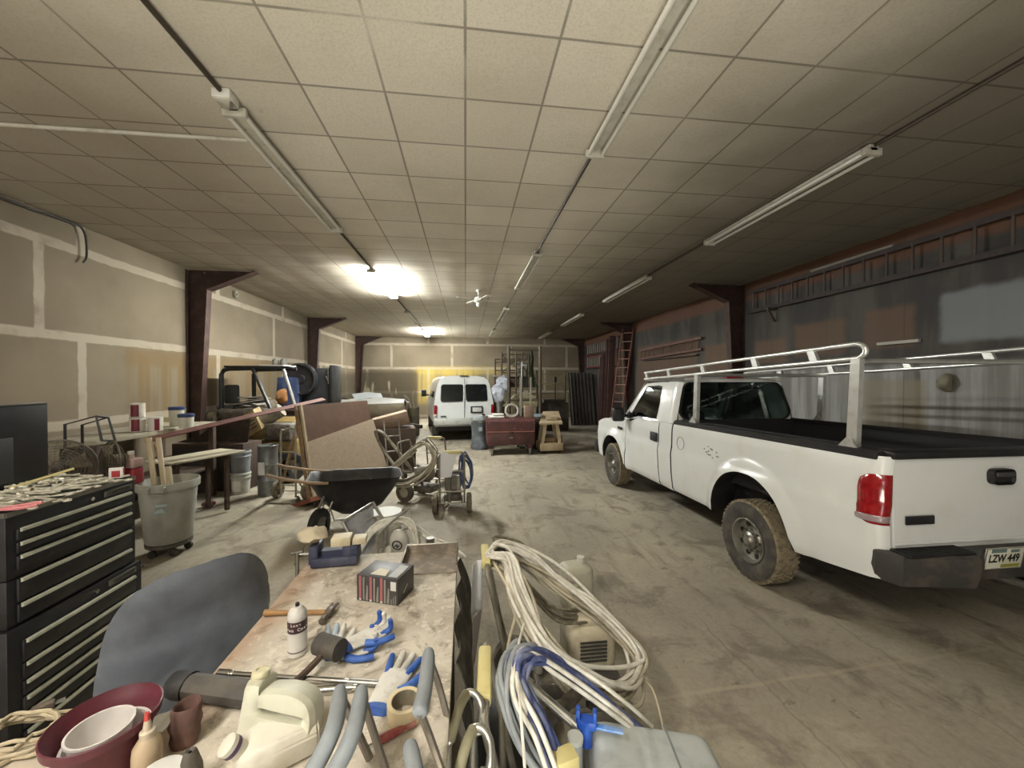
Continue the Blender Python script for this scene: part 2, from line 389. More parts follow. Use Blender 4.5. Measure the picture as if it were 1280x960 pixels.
# ---------------------------------------------------------------- ceiling lamps
HOUSE = mt('#bdb8aa', .5, 0, '#8d8675', 8, 0, .5); TUBE = mt('#d9d6cb', .3); LIT = emis('#f5f8f4', 460.0); LITN = emis('#fff8ee', 190.0)
def lamp(x, y0, label, lit=False, ln=2.44):
    t = thing('fluorescent_fixture', label, 'ceiling light', (x, y0, CZ), 0, 'fluorescent ceiling fixtures')
    m = M(); m.prism([(-.05, 0, -.02), (.05, 0, -.02), (.03, 0, -.07), (-.03, 0, -.07)], (0, ln, 0)); m.build('housing', HOUSE, t)
    for s in (-1, 1):
        m = M(); m.cyl((s*.065, .05, -.085), (s*.065, ln-.05, -.085), .019, n=10); m.build('tube', {0: TUBE, 1: LIT, 2: LITN}[int(lit)], t)
    for q in (.02, ln-.02):
        m = M(); m.box((0, q, -.075), (.18, .04, .07), bev=.006); m.build('end_socket', HOUSE, t)
    return t
lx, cx_, rx_ = -1.82, 1.21, 3.76
lamp(lx, -2.2, 'lit fluorescent fixture of the left row behind the viewer', 2)
lamp(lx, 3.3, 'unlit fluorescent fixture of the row with the bright lamp, next to the white junction box')
lamp(lx, 7.75, 'brightly lit fluorescent fixture glowing on the ceiling, larger of the two lit ones', True)
lamp(lx, 12.35, 'unlit fluorescent fixture between the two lit ones')
lamp(lx, 16.5, 'lit fluorescent fixture close to the far wall above the white van', True)
for y0, l in ((1.1, 'long unlit fluorescent fixture of the middle row, running out of the top of the view'), (6.4, 'unlit fluorescent fixture of the middle row, second from the top of the view'),
              (11.4, 'unlit fluorescent fixture of the middle row beside the ceiling fan'), (16.2, 'unlit fluorescent fixture of the middle row nearest the far wall')):
    lamp(cx_, y0, l)
for y0, l in ((3.15, 'unlit fluorescent fixture above the pickup truck, largest of the row near the dark wall'), (7.6, 'unlit fluorescent fixture of the row near the dark wall, second largest in that row'),
              (12.2, 'unlit fluorescent fixture of the row near the dark wall, third along'), (16.8, 'unlit fluorescent fixture of the row near the dark wall, closest to the far wall')):
    lamp(rx_, y0, l)
PIPE = mt('#4a4238', .6, .3)
for x, r_, segs in ((lx, 'lit lamp row', ((.6, 3.13, 'ending at the white junction box'), (5.75, 7.74, 'from the first unlit fixture to the bright lamp'), (10.2, 12.34, 'past the bright lamp'), (14.8, 16.49, 'nearest the far wall'))),
                    (cx_, 'middle lamp row', ((3.55, 6.39, 'nearest the top of the view'), (8.85, 11.39, 'by the ceiling fan'), (13.85, 16.19, 'nearest the far wall'))),
                    (rx_, 'lamp row above the pickup', ((.2, 3.14, 'reaching the edge of the view'), (5.6, 7.59, 'between the two largest fixtures'), (10.05, 12.19, 'between the second and third fixtures'), (14.65, 16.79, 'nearest the far wall')))):
    for a, b, l in segs:
        m = M(); m.cyl((x, a, CZ-.035), (x, b, CZ-.035), .016, n=8)
        solo('conduit', m, PIPE, 'conduit of the %s, %s' % (r_, l), 'conduit', group='ceiling conduits')
a, b = W(0, 158, Z=CZ-.04), W(310, 177, Z=CZ-.04)
m = M(); m.cyl((XL+.02, a.y, CZ-.03), (b.x, b.y, CZ-.03), .016, n=8)
solo('conduit', m, HOUSE, 'pale conduit crossing the ceiling from the tan wall to the lamp row', 'conduit')
t = thing('junction_box', 'white junction box on the ceiling at the end of an unlit fixture', 'junction box', (lx, 3.2, CZ))
m = M(); m.box((0, 0, -.045), (.13, .13, .07), bev=.008); m.build('body', K['white'], t)
m = M(); m.box((0, 0, -.085), (.11, .11, .012), bev=.004); m.build('cover', HOUSE, t)
m = M(); m.cyl((.05, -.02, -.09), (.07, -.05, -.15), .012); m.build('clamp', K['steel'], t)
# ceiling fan
p = W(598, 383, Y=9.4); t = thing('ceiling_fan', 'white ceiling fan with four blades hanging near the middle lamps', 'ceiling fan', (p.x, 9.4, CZ))
m = M(); m.cyl((0, 0, -.19), (0, 0, 0), .012); m.lathe([(.06, -.01), (.05, -.05), (.014, -.07)]); m.build('downrod', K['white'], t)
m = M(); m.lathe([(.02, -.18), (.09, -.2), (.11, -.25), (.1, -.3), (.05, -.33), (.02, -.34)], c0=True, c1=True); m.build('motor', K['white'], t)
m = M(); m.sph((0, 0, -.37), .055); m.build('globe', TUBE, t)
for k in range(4):
    q = rot(0, 0, 25+90*k); m = M()
    m.prism([(.16, -.05, -.255), (.55, -.07, -.26), (.58, 0, -.26), (.55, .07, -.25), (.16, .05, -.245)], (0, 0, .008), q); m.box((.13, 0, -.25), (.1, .03, .01), q); m.build('blade', K['white'], t)
# cable hanging from the top of the tan wall
m = M(); pts = [W(2, 247, X=XL+.05), W(60, 268, X=XL+.05), W(96, 281, X=XL+.05), W(105, 290, X=XL+.06), W(108, 305, X=XL+.06), W(108, 322, X=XL+.06), W(104, 328, X=XL+.06)]
m.tube([(XL+.05, 2.0, 4.14)] + [tuple(q) for q in pts], .013); solo('cable', m, K['black'], 'dark cable along the top of the tan wall with its end hanging down', 'cable')
p = W(295, 368, X=XL+.05); m = M(); m.box((XL+.04, p.y, p.z), (.07, .11, .16), bev=.01); m.cyl((XL+.08, p.y, p.z), (XL+.1, p.y, p.z), .03); solo('alarm_box', m, K['dust'], 'small brown box high on the tan wall past the nearest column', 'wall box')
# ---------------------------------------------------------------- light
wd = bpy.data.worlds.new('world'); sc.world = wd; wd.use_nodes = True
bg = wd.node_tree.nodes['Background']; bg.inputs[0].default_value = hx('#e8ecf2'); bg.inputs[1].default_value = .3
def area(name, loc, rot_, sx, sy, en, col):
    l = bpy.data.lights.new(name, 'AREA'); l.shape = 'RECTANGLE'; l.size = sx; l.size_y = sy; l.energy = en; l.color = col[:3]
    o = bpy.data.objects.new(name, l); COL.objects.link(o); o.location = loc; o.rotation_euler = [math.radians(a) for a in rot_]; return o
area('doorway_daylight', (-3.4, -6.9, 2.1), (90, 0, 0), 4.0, 3.8, 110, hx('#fff9f0'))
area('added_ceiling_uplight', (-.5, -2.0, .03), (180, 0, 0), 2.6, 2.4, 270, hx('#f3f2e6'))  # added unseen uplight behind the camera, brightens the middle of the ceiling
vs = sc.view_settings; vs.view_transform = 'Standard'; vs.look = 'None'; vs.gamma = 1; vs.use_curve_mapping = False; vs.exposure = 0.5
# ================================================================ PICKUP TRUCK  (local: +y forward, rear axle at y=0)
WP = mt('#cfd0cc', .22, 0, '#bdb9ac', 3, 0, .35, .5, .75, None, .5)
BLK = mt('#131314', .5, 0, '#2a2825', 8, 0, .4); LINER = mt('#1b1b1c', .8)
GL = glassm('tinted_glass', (.52, .6, .57, 1), .02, .3); REDL = mt('#8a0f16', .12, 0, '#6a0a10', 30, 0, .5, .4, .6, None, .6)
truck = thing('pickup_truck', 'white regular cab pickup truck with an aluminium ladder rack', 'truck', (3.78, 3.43, 0))
RK = lambda y: .02 * (2.6 - y)
def prof(z, t=((.40, .90), (.50, .965), (.72, .99), (.97, 1.0), (1.03, .99), (1.06, .982), (1.30, .978), (1.38, .962), (1.42, .945))):
    if z <= t[0][0]: return t[0][1]
    for (a, b), (c, d) in zip(t, t[1:]):
        if z <= c: return b + (d-b)*(z-a)/(c-a)
    return t[-1][1]
ARCH = ((.09, .55, 1.02), (3.58, .53, .97))
def zlow(y, base):
    for y0, w, h in ARCH:
        q = (y-y0)/w
        if abs(q) < 1: base = max(base, .40 + (h-.40)*(1-abs(q)**2.3)**.5)
    return base
def flare(y, z):
    f = 0
    for y0, w, h in ARCH:
        d = math.hypot((y-y0)/w, (z-.40)/(h-.40))
        if z > .3 and d > .9: f = max(f, .045*max(0, 1-(d-1)/.24)**.7 if d < 1.24 else 0)
    return f
def sheet(path, zl, zu, nv=18, xo=0.0):
    """outer skin: path = [(y, inset)], lower and upper edge by y"""
    m = M(); P = path
    def fn(u, v):
        i = min(int(u*(len(P)-1)+1e-6), len(P)-1); y, ins = P[i]
        a, b = zl(y), zu(y); z = a + (b-a)*v
        return (-(prof(z) - ins + flare(y, z) * (1 if ins < .01 else 0) + xo), y, z + RK(y))
    m.grid(fn, len(P)-1, nv); return m
def rng(a, b, n): return [a + (b-a)*i/n for i in range(n+1)]
corner = [(-1.06 - .09*math.sin(t), .09*(1-math.cos(t))) for t in rng(PI/2, 0, 8)]
bed_path = corner + [(y, 0) for y in rng(-1.04, 1.5, 72)]
def bedlow(y): return zlow(y, .47 if y > 0 else .47 + .09*max(0, (-y-.55)/.6))
for s, nm in ((0, 'bed_side'), (1, 'bed_side')):
    m = sheet(bed_path, bedlow, lambda y: 1.40, 22)
    if s: m.xf(Matrix.Diagonal((-1, 1, 1, 1)))
    bs = m.build(nm, WP, truck, ang=50)
    # wheel-well lip turned inwards
    m = M(); pts = [y for y in rng(-.459, .639, 40)]
    rings = [[(-(prof(zlow(y, .47))+flare(y, zlow(y, .47))), y, zlow(y, .47)+RK(y)), (-.72, y, zlow(y, .47)+RK(y)+.02)] for y in pts]
    m.loft(rings, False)
    m.box((-.70, .09, .8), (.03, 1.2, .7))
    if s: m.xf(Matrix.Diagonal((-1, 1, 1, 1)))
    m.build('wheel_well', BLK, bs)
# bed liner, rails
m = M(); t_ = .86
for s in (-1, 1):
    m.box((s*.82, .2, 1.13), (.03, 2.62, .62)); 
m.box((0, 1.46, 1.13), (1.66, .03, .60)); m.box((0, .2, .84), (1.68, 2.62, .03))
for s in (-1, 1): m.box((s*.66, 0, .97), (.30, 1.0, .25), bev=.05)
for v in m.bm.verts: v.co.z += RK(v.co.y)
m.build('bed_liner', LINER, truck)
for s in (-1, 1):
    m = M(); pr = [(s*.965, 1.375), (s*.968, 1.405), (s*.94, 1.43), (s*.82, 1.43), (s*.80, 1.40)]
    m.loft([[(x, y, z+RK(y)) for x, z in pr] for y in rng(-1.10, 1.5, 12)], True, True, True)
    m.build('bed_rail', BLK, truck)
# tailgate
tg = M(); tg.prism([(-.885, 0, .70), (.885, 0, .70), (.885, .012, 1.30), (.87, .02, 1.385), (-.87, .02, 1.385), (-.885, .012, 1.30)], (0, .05, 0)); 
bmesh.ops.bevel(tg.bm, geom=[e for e in tg.bm.edges], offset=.008, segments=2, affect='EDGES')
tg.xf(T(0, -1.158, RK(-1.15))); tgo = tg.build('tailgate', WP, truck)
m = M(); m.box((0, -1.115, 1.41+RK(-1.1)), (1.80, .11, .055), bev=.018); m.build('top_cap', BLK, tgo)
m = M(); m.box((-.03, -1.163, 1.245+RK(-1.1)), (.185, .03, .11), bev=.035, seg=4); hd = m.build('handle', BLK, tgo)
m = M(); m.box((-.03, -1.185, 1.265+RK(-1.1)), (.15, .02, .035), bev=.01); m.build('latch', K['plug'], tgo)
m = M(); m.box((-.69, -1.163, .965+RK(-1.1)), (.225, .012, .06), bev=.005); bd = m.build('badge', mt('#1c1b20', .35), tgo)
m = M(); m.prism([(-.88, -1.166, .80), (.88, -1.166, .80), (.88, -1.162, .815), (-.88, -1.162, .815)], (0, .01, 0)); m.xf(T(0, 0, RK(-1.1))); m.build('crease', WP, tgo)
# tail lamps wrap the rear corners
for s in (-1, 1):
    P = [(y, i) for y, i in corner] + [(-1.04, 0), (-1.01, 0), (-.99, 0)]
    def lens(z0, z1, o):
        m = M()
        def fn(u, v):
            i = min(int(u*(len(P)-1)+1e-6), len(P)-1); y, ins = P[i]
            e = 1-abs(2*u-1)**4; z = z0+(z1-z0)*v
            edge = min(u, 1-u, v, 1-v); oo = o*min(1, edge*8+.1)
            k = max(0, (u-.45)/.55); z = z + ((z0+z1)/2-z)*(1-(1-k**3.2)**.5)*.62
            return (-(prof(z)-ins+oo), y-oo*(.7 if ins > .03 else 0), z+RK(y))
        m.grid(fn, len(P)-1, 10)
        if s > 0: m.xf(Matrix.Diagonal((-1, 1, 1, 1)))
        return m
    l = lens(.93, 1.275, .018).build('tail_light', REDL, truck)
    m = lens(.945, 1.0, .021); m.build('reverse_lens', mt('#8f7f80', .2), l)
# step bumper
BMP = mt('#383634', .55, .1, '#5e554b', 5, .1, .6)
m = M(); out = [(-.965, -1.03), (-.985, -1.12), (-.93, -1.25), (-.45, -1.33), (-.28, -1.24), (.28, -1.24), (.45, -1.33), (.93, -1.25), (.985, -1.12), (.965, -1.03)]
m.loft([[(x*.985, y+.015, .775) for x, y in out], [(x, y, .76) for x, y in out], [(x, y, .66) for x, y in out], [(x*.97, y+.03, .56) for x, y in out], [(x*.93, y+.09, .54) for x, y in out]], False)
m.loft([[(x*.985, y+.015, .775) for x, y in out], [(x*.985, -1.06, .775) for x, y in out]], False)
m.xf(T(0, 0, .065)); bpo = m.build('rear_bumper', BMP, truck, ang=30)
for s in (-1, 1):
    m = M(); m.box((s*.66, -1.215, .845), (.5, .13, .014), bev=.004)
    for k in range(7): m.box((s*.66, -1.17-.016*k, .853), (.48, .006, .006))
    m.build('step_pad', BLK, bpo)
m = M(); m.cyl((0, -1.30, .60), (0, -1.1, .60), .03); m.cyl((.02, -1.3, .62), (.02, -1.3, .68), .014); m.sph((.02, -1.3, .70), .03); m.box((0, -1.08, .60), (.5, .1, .05)); m.build('tow_hitch', K['steel'], bpo)
# licence plate
pl = M(); pl.box((0, 0, 0), (.305, .006, .152), bev=.002); pl.xf(T(-.15, -1.25, .79) @ rot(8, 0, 0)); plo = pl.build('license_plate', mt('#c9c9b8', .5, 0, '#b0ad90', 14, 0, .5), truck)
PM = T(-.15, -1.25, .79) @ rot(8, 0, 0)
m = M()
for a in ((0, .074, .3, .005), (0, -.074, .3, .005)): m.box((a[0], -.004, a[1]), (a[2], .004, a[3]))
for s in (-1, 1): m.box((s*.15, -.004, 0), (.005, .004, .152))
m.xf(PM); m.build('plate_frame', K['alu'], plo)
m = M(); m.box((-.05, -.0036, .055), (.12, .001, .026)); m.box((.08, -.0036, .05), (.07, .001, .02)); m.xf(PM); m.build('plate_scene', mt('#5d7370', .6), plo)
m = M(); m.box((.06, -.0036, -.056), (.15, .001, .022)); m.xf(PM); m.build('plate_sticker', mt('#8a8432', .6), plo)
text('LZW 449', .078, BLK, plo, PM @ T(0, -.0045, -.002) @ rot(90, 0, 0), bold=.002, sx=.8)
# chassis
m = M(); m.box((0, 1.4, .52), (1.3, 4.4, .16)); m.box((0, 2.6, .6), (1.7, 2.0, .12)); m.cyl((-.85, 0, .39), (.85, 0, .39), .05); m.sph((0, 0, .39), .16); m.cyl((.45, -1.1, .46), (.45, .8, .5), .04)
m.cyl((-.85, 3.48, .39), (.85, 3.48, .39), .05); m.box((0, 3.9, .75), (1.5, 1.0, .5)); m.build('chassis', BLK, truck)
# cab: lower skins
sill = lambda y: zlow(y, .45)
def belt(y):
    return 1.375 if y < 2.6 else 1.375 - .075*min(1, (y-2.6)/.25)
def hoodz(y): return 1.30 - .035*(y-3.1) - .12*max(0, (y-3.9)/.6)**2
def gx(z, t=((1.28, .957), (1.38, .945), (1.5, .915), (1.7, .87), (1.90, .815), (1.97, .775))):
    for (a, b), (c, d) in zip(t, t[1:]):
        if z <= c: return b + (d-b)*(z-a)/(c-a)
    return t[-1][1]
def side(pts, s=-1): return [(s*gx(z), y, z+RK(y)) for y, z in pts]
def ringpanel(m, A, B, k=6):
    """band between two outlines with equal corner counts"""
    def dens(L):
        o = []
        for i in range(len(L)):
            a, b = L[i], L[(i+1) % len(L)]
            for j in range(k): o.append((a[0]+(b[0]-a[0])*j/k, a[1]+(b[1]-a[1])*j/k))
        return o
    return dens(A), dens(B)
DO = [(1.885, 1.375), (1.9, 1.65), (1.95, 1.955), (2.15, 1.965), (2.63, 1.94), (2.9, 1.62), (3.16, 1.30), (2.6, 1.375)]
DI = [(2.03, 1.40), (2.03, 1.65), (2.08, 1.89), (2.2, 1.91), (2.55, 1.895), (2.78, 1.60), (2.98, 1.345), (2.62, 1.40)]
cab = M()
for s in (-1, 1):
    cab.grid(lambda u, v: (s*prof(.45+(1.375-.45)*v), 1.53+.335*u, .45+(1.375-.45)*v+RK(1.53)), 4, 16)
    # b pillar above the belt, wrapping to the back panel
    cab.grid(lambda u, v: (s*(gx(1.375+.595*v)-.05*max(0, 1-u*3)**2), 1.55+.07*v+(1.885-1.55+(.0 if v < .7 else .02))*u*(1-.05*v), 1.375+.595*v+RK(1.6)), 8, 12)
    # a pillar
    cab.loft([[(s*.81, 2.66, 1.935), (s*.775, 2.70, 1.97), (s*.72, 2.72, 1.97), (s*.75, 2.66, 1.93)], [(s*.965, 3.19, 1.29), (s*.92, 3.30, 1.31), (s*.86, 3.32, 1.31), (s*.90, 3.2, 1.28)]], True)
cab.grid(lambda u, v: ((2*u-1)*.79, 1.585+1.14*v, 1.965+.085*(1-abs(2*u-1)**2.6)*(1-.35*abs(2*v-1)**4)+RK(1.585+1.14*v)-.012*(abs(2*v-1)**8)), 20, 12)
# back panel with the window opening
def rr(w, z0, z1, r, n=6, w2=None):
    w2 = w if w2 is None else w2; o = []
    for cx, cz, a in ((w-r, z0+r, -PI/2), (w2-r, z1-r, 0), (-w2+r, z1-r, PI/2), (-w+r, z0+r, PI)):
        for i in range(n+1): o.append((cx+r*math.cos(a+PI/2*i/n), cz+r*math.sin(a+PI/2*i/n)))
    return o
yb = lambda z: 1.53 + .09*max(0, (z-1.35))/.55
A = rr(.90, 1.0, 2.03, .10, 8, w2=.79); B = rr(.845, 1.425, 1.95, .13, 8, w2=.765)
A = [(x if z < 1.45 else math.copysign(min(abs(x), gx(z)-.045), x), min(z, 2.005)) for x, z in A]
cab.loft([[(x, yb(z), z+RK(1.6)) for x, z in A], [(x, yb(z)+.012, z+RK(1.6)) for x, z in B]], True)
cabo = cab.build('cab', WP, truck, ang=45)
m = M(); m.prism([(x*1.01, yb(z)+.004, z+RK(1.6)) for x, z in B], (0, .006, 0)); m.build('rear_window', GL, cabo)
m = M(); B2 = [(x*.975, 1.665+(z-1.665)*.965) for x, z in B]; m.loft([[(x*1.012, yb(z)-.002, z+RK(1.6)) for x, z in B], [(x, yb(z)-.003, z+RK(1.6)) for x, z in B2]], True); m.build('window_seal', BLK, cabo)
m = M(); m.box((0, 1.60, 2.02+RK(1.6)), (.26, .06, .04), bev=.012); m.build('brake_light', REDL, cabo)
m = M(); m.grid(lambda u, v: ((2*u-1)*(.74+.15*(1-v)), 3.27-.58*v, 1.31+.655*v), 8, 4); m.build('windshield', GL, cabo)
for x in (-.42, .42):
    m = M(); m.box((x, 2.05, 1.15), (.5, .16, .75), bev=.06); m.box((x, 2.0, 1.62), (.30, .11, .26), bev=.05, seg=4); m.box((x, 2.3, .85), (.5, .5, .15), bev=.05); m.build('seat', mt('#2b2c2e', .9), cabo)
m = M(); m.box((0, 3.0, 1.1), (1.7, .4, .3), bev=.08); m.tor(.19, .018, T(-.42, 2.72, 1.2) @ rot(65, 0, 0)); m.build('dashboard', BLK, cabo)
# doors, fenders
for s in (-1, 1):
    mm = Matrix.Diagonal((-s, 1, 1, 1))
    m = sheet([(y, 0) for y in rng(1.885, 3.02, 20)], sill, belt, 18)
    a, b = ringpanel(m, DO, DI)
    m.loft([[(-gx(z), y, z+RK(y)) for y, z in a], [(-gx(z)+.004, y, z+RK(y)) for y, z in b]], True)
    m.xf(mm); d = m.build('door', WP, truck, ang=45)
    m = M(); m.prism([(-gx(z)+.012, y, z+RK(y)) for y, z in DI], (.005, 0, 0), mm); m.build('window_glass', GL, d)
    m = M(); _, b = ringpanel(m, DI, DI); cy, cz_ = 2.45, 1.6; b2 = [(cy+(y-cy)*.965, cz_+(z-cz_)*.95) for y, z in b]
    m.loft([[(-gx(z)-.002, y, z+RK(y)) for y, z in b], [(-gx(z)+.004, y, z+RK(y)) for y, z in b2]], True, m=mm); m.build('window_seal', BLK, d)
    m = M(); m.box((-1.0, 1.99, 1.16), (.03, .19, .135), bev=.014, m=mm); m.build('door_handle', BLK, d)
    m = M(); m.box((-1.03, 2.99, 1.38), (.12, .05, .05), m=mm, bev=.01); m.box((-.93, 2.97, 1.37), (.03, .2, .13), m=mm, bev=.01); m.box((-1.14, 2.99, 1.40), (.2, .11, .24), m=mm, bev=.035, seg=3); mi = m.build('mirror', BLK, d)
    m = M(); m.prism([(-.952, 2.88, 1.345), (-.952, 3.05, 1.33), (-.952, 2.93, 1.47)], (-.01, 0, 0), mm); m.build('mirror_base', BLK, d)
    m = sheet([(y, 0) for y in rng(3.035, 4.42, 44)] + [(4.42+.09*math.sin(t), .14*(1-math.cos(t))) for t in rng(.3, PI/2, 5)], sill, hoodz, 18)
    m.xf(mm); f = m.build('fender', WP, truck, ang=45)
    m = M(); m.box((-1.0, 3.25, 1.13), (.012, .2, .05), bev=.005, m=mm); m.build('badge', BLK, f)
    m = M(); m.loft([[(-(prof(zlow(y, .45))+flare(y, zlow(y, .45))), y, zlow(y, .45)+RK(y)), (-.72, y, zlow(y, .45))] for y in rng(3.055, 4.105, 30)], False, m=mm); m.box((-.71, 3.58, .8), (.03, 1.2, .6), m=mm); m.build('wheel_well', BLK, f)
m = M(); m.grid(lambda u, v: ((2*u-1)*.945, 3.10+1.36*v, hoodz(3.10+1.36*v)-.01+.07*(1-(2*u-1)**4)+RK(3.8)), 16, 14); m.build('hood', WP, truck)
m = M(); m.box((0, 4.48, .95), (1.75, .08, .42), bev=.03); m.build('grille', BLK, truck)
m = M(); m.box((0, 4.60, .58), (1.98, .2, .26), bev=.05); m.build('front_bumper', BLK, truck)
# fuel door and scuffs on the near bed side
m = M(); m.tor(.083, .003, T(-.984, 1.30, 1.17) @ rot(0, 90, 0), 32, 6); m.build('fuel_door', mt('#8d8a80', .6), truck)
m = M()
for dy, dz, l in ((.03, .03, .03), (.05, .04, .02), (.08, -.035, .06), (.09, .005, .02), (.17, .02, .02), (.10, .055, .015), (-.06, -.03, .03), (-.05, .015, .02), (-.08, -.03, .02), (.02, -.06, .02), (.13, -.012, .03)):
    m.box((-.9835, .62+dy, 1.17+dz), (.003, l, .013), m=None)
m.build('sticker_residue', mt('#6d6a5e', .8), truck)
# wheels
TIRE = mt('#33302c', .9, 0, '#5d564a', 6, .15, .6, .4, .65); TREAD = mt('#83775f', .95, 0, '#4f473b', 22, .5, .7); RIMM = mt('#8c8980', .4, .7, '#5f574a', 9, 0, .5)
def wheel(x, y, s):
    q = T(x, y, .39) @ rot(0, -90*s if s < 0 else 90, 0)   # local +z -> outward
    q = T(x, y, .39) @ (rot(0, -90, 0) if s < 0 else rot(0, 90, 0))
    m = M(); m.lathe([(.205, -.10), (.25, -.125), (.34, -.125), (.372, -.11)], q, 48); m.lathe([(.372, .11), (.34, .125), (.30, .128), (.25, .122), (.215, .10), (.205, .06)], q, 48); t = m.build('wheel', TIRE, truck)
    m = M(); m.lathe([(.372, -.11), (.388, -.095), (.390, 0), (.388, .095), (.372, .11)], q, 48)
    for k in range(48):
        for zz in (-.085, -.045, 0, .045, .085):
            a = 2*PI*(k+(.5 if zz in (-.045, .045) else 0))/48
            m.box((.392*math.cos(a), .392*math.sin(a), zz), (.012, .03, .03), m=None) if False else m.box((0, 0, 0), (.012, .026, .034), m=q @ T(.391*math.cos(a), .391*math.sin(a), zz) @ rot(0, 0, math.degrees(a)) @ rot(25 if zz else 0, 0, 0))
    m.build('tread', TREAD, t)
    m = M(); m.lathe([(.212, .07), (.218, .112), (.205, .115), (.195, .085), (.19, .06), (.12, .035), (.10, .06), (.085, .062)], q, 40); r = m.build('rim', RIMM, t)
    m = M(); m.lathe([(.085, .06), (.082, .085), (.06, .095), (.045, .12), (.0, .122)], q, 24)
    for k in range(8):
        a = 2*PI*k/8; m.cyl(q @ Vector((.105*math.cos(a), .105*math.sin(a), .05)), q @ Vector((.105*math.cos(a), .105*math.sin(a), .085)), .012, n=6)
    m.build('hub', K['steel'], t)
    m = M()
    for k in range(8):
        a = 2*PI*(k+.5)/8; m.cyl(q @ Vector((.155*math.cos(a), .155*math.sin(a), .04)), q @ Vector((.155*math.cos(a), .155*math.sin(a), .056)), .024, n=12)
    m.build('rim_hole', BLK, t)
for yy, xx in ((.1, .865), (3.62, .89)):
    wheel(-xx, yy, -1); wheel(xx, yy, 1)
# aluminium ladder rack
ALU = mt('#d2d2cd', .3, .75, '#a9a8a2', 9, 0, .4)
RZ = lambda y: .043*(1.1-y)
rack = M()
for s in (-1, 1):
    x = s*.88; lo = lambda y: 2.075+RZ(y); up = lambda y: 2.18+RZ(y)*1.05
    m = M(); m.tube([(x, 2.52, lo(2.52)), (x, -.88, lo(-.88))], .019, 10, smooth=False); m.build('lower_rail', ALU, truck)
    m = M(); bend = [(x, -.88-.075*math.sin(a), (up(-.88)+lo(-.88))/2+(up(-.88)-lo(-.88))/2*math.cos(a)) for a in rng(0, PI, 10)]
    m.tube([(x, 2.52, up(2.52))] + bend, .019, 10, smooth=False); m.build('upper_rail', ALU, truck)
    for y in (2.42, 1.75, .95, .1, -.55):
        m = M(); m.prism([(x-.016, y-.035, lo(y)), (x-.016, y+.035, lo(y)), (x-.016, y+.075, up(y)), (x-.016, y+.01, up(y))], (.032, 0, 0)); m.build('strut', ALU, truck)
    for y, zz in ((-.87, 1.49), (1.12, 1.45)):
        m = M(); m.prism([(x-.02, y-.04, zz), (x-.02, y+.04, zz), (x-.02, y+.01, lo(y)), (x-.02, y-.06, lo(y))], (.04, 0, 0)); p_ = m.build('post', ALU, truck)
        m = M(); m.box((x+.005, y, zz-.03), (.10, .17, .02), bev=.004); m.prism([(x-.05, y-.1, zz-.02), (x-.05, y+.1, zz-.02), (x-.05, y, zz+.09)], (.012, 0, 0)); m.build('foot', ALU, p_)
for y in (-.86, 1.08):
    m = M(); z = 2.07+RZ(y); m.tube([(-.88, y, z-.02), (-.7, y, z-.01), (.7, y, z-.01), (.88, y, z-.02)], .02, 8, smooth=False); m.build('cross_bar', ALU, truck)
m = M(); m.tube([(-.88, 2.5, 2.07+RZ(2.5)), (.88, 2.5, 2.07+RZ(2.5))], .018, 8, smooth=False); m.build('cross_bar', ALU, truck)

# ================================================================ VAN (local: rear face at y=0 facing -y)
VW = mt('#d6d8d6', .3, 0, '#bdbdb6', 3, 0, .4, .45, .7, None, .3)
van = thing('passenger_van', 'white passenger van with dark rear windows parked by the far wall', 'van', (-.03, 12.55, 0), 8)
def vsec(y, z0=.5, top=2.14, tk=0.0):
    pr = [(0, top), (.45, top-.01), (.68, top-.05), (.80, top-.13), (.87, top-.3), (.95, 1.42), (.99, 1.15), (1.0, .85), (.97, .6), (.93, z0)]
    return [(-x, y+tk*max(0, z-1.2), z) for x, z in pr][::-1] + [(x, y+tk*max(0, z-1.2), z) for x, z in pr[1:]]
m = M(); rings = [vsec(0.06, tk=.14)]
rings[0] = [(x*.985, y, z) for x, y, z in rings[0]]
rings += [vsec(.12, tk=.13)] + [vsec(y) for y in (.5, 1.2, 2.2, 3.2, 3.7)]
rings += [[(x*(1-.09*max(0, z-1.3)), y, (1.35+(z-1.35)*k if z > 1.35 else z)) for x, y, z in vsec(yy)] for yy, k in ((4.0, .9), (4.4, .45), (4.7, .06))]
rings += [[(x*.97, y, z if z < 1.1 else 1.1+(z-1.1)*.3) for x, y, z in vsec(yy, top=1.3)] for yy in (5.0, 5.35)]
m.loft(rings, False, False, False)
m.bm.faces.new([m.bm.verts.new(p) for p in [(x*.985, y, z) for x, y, z in vsec(.06, tk=.14)]])
body = m.build('body', VW, van, ang=40)
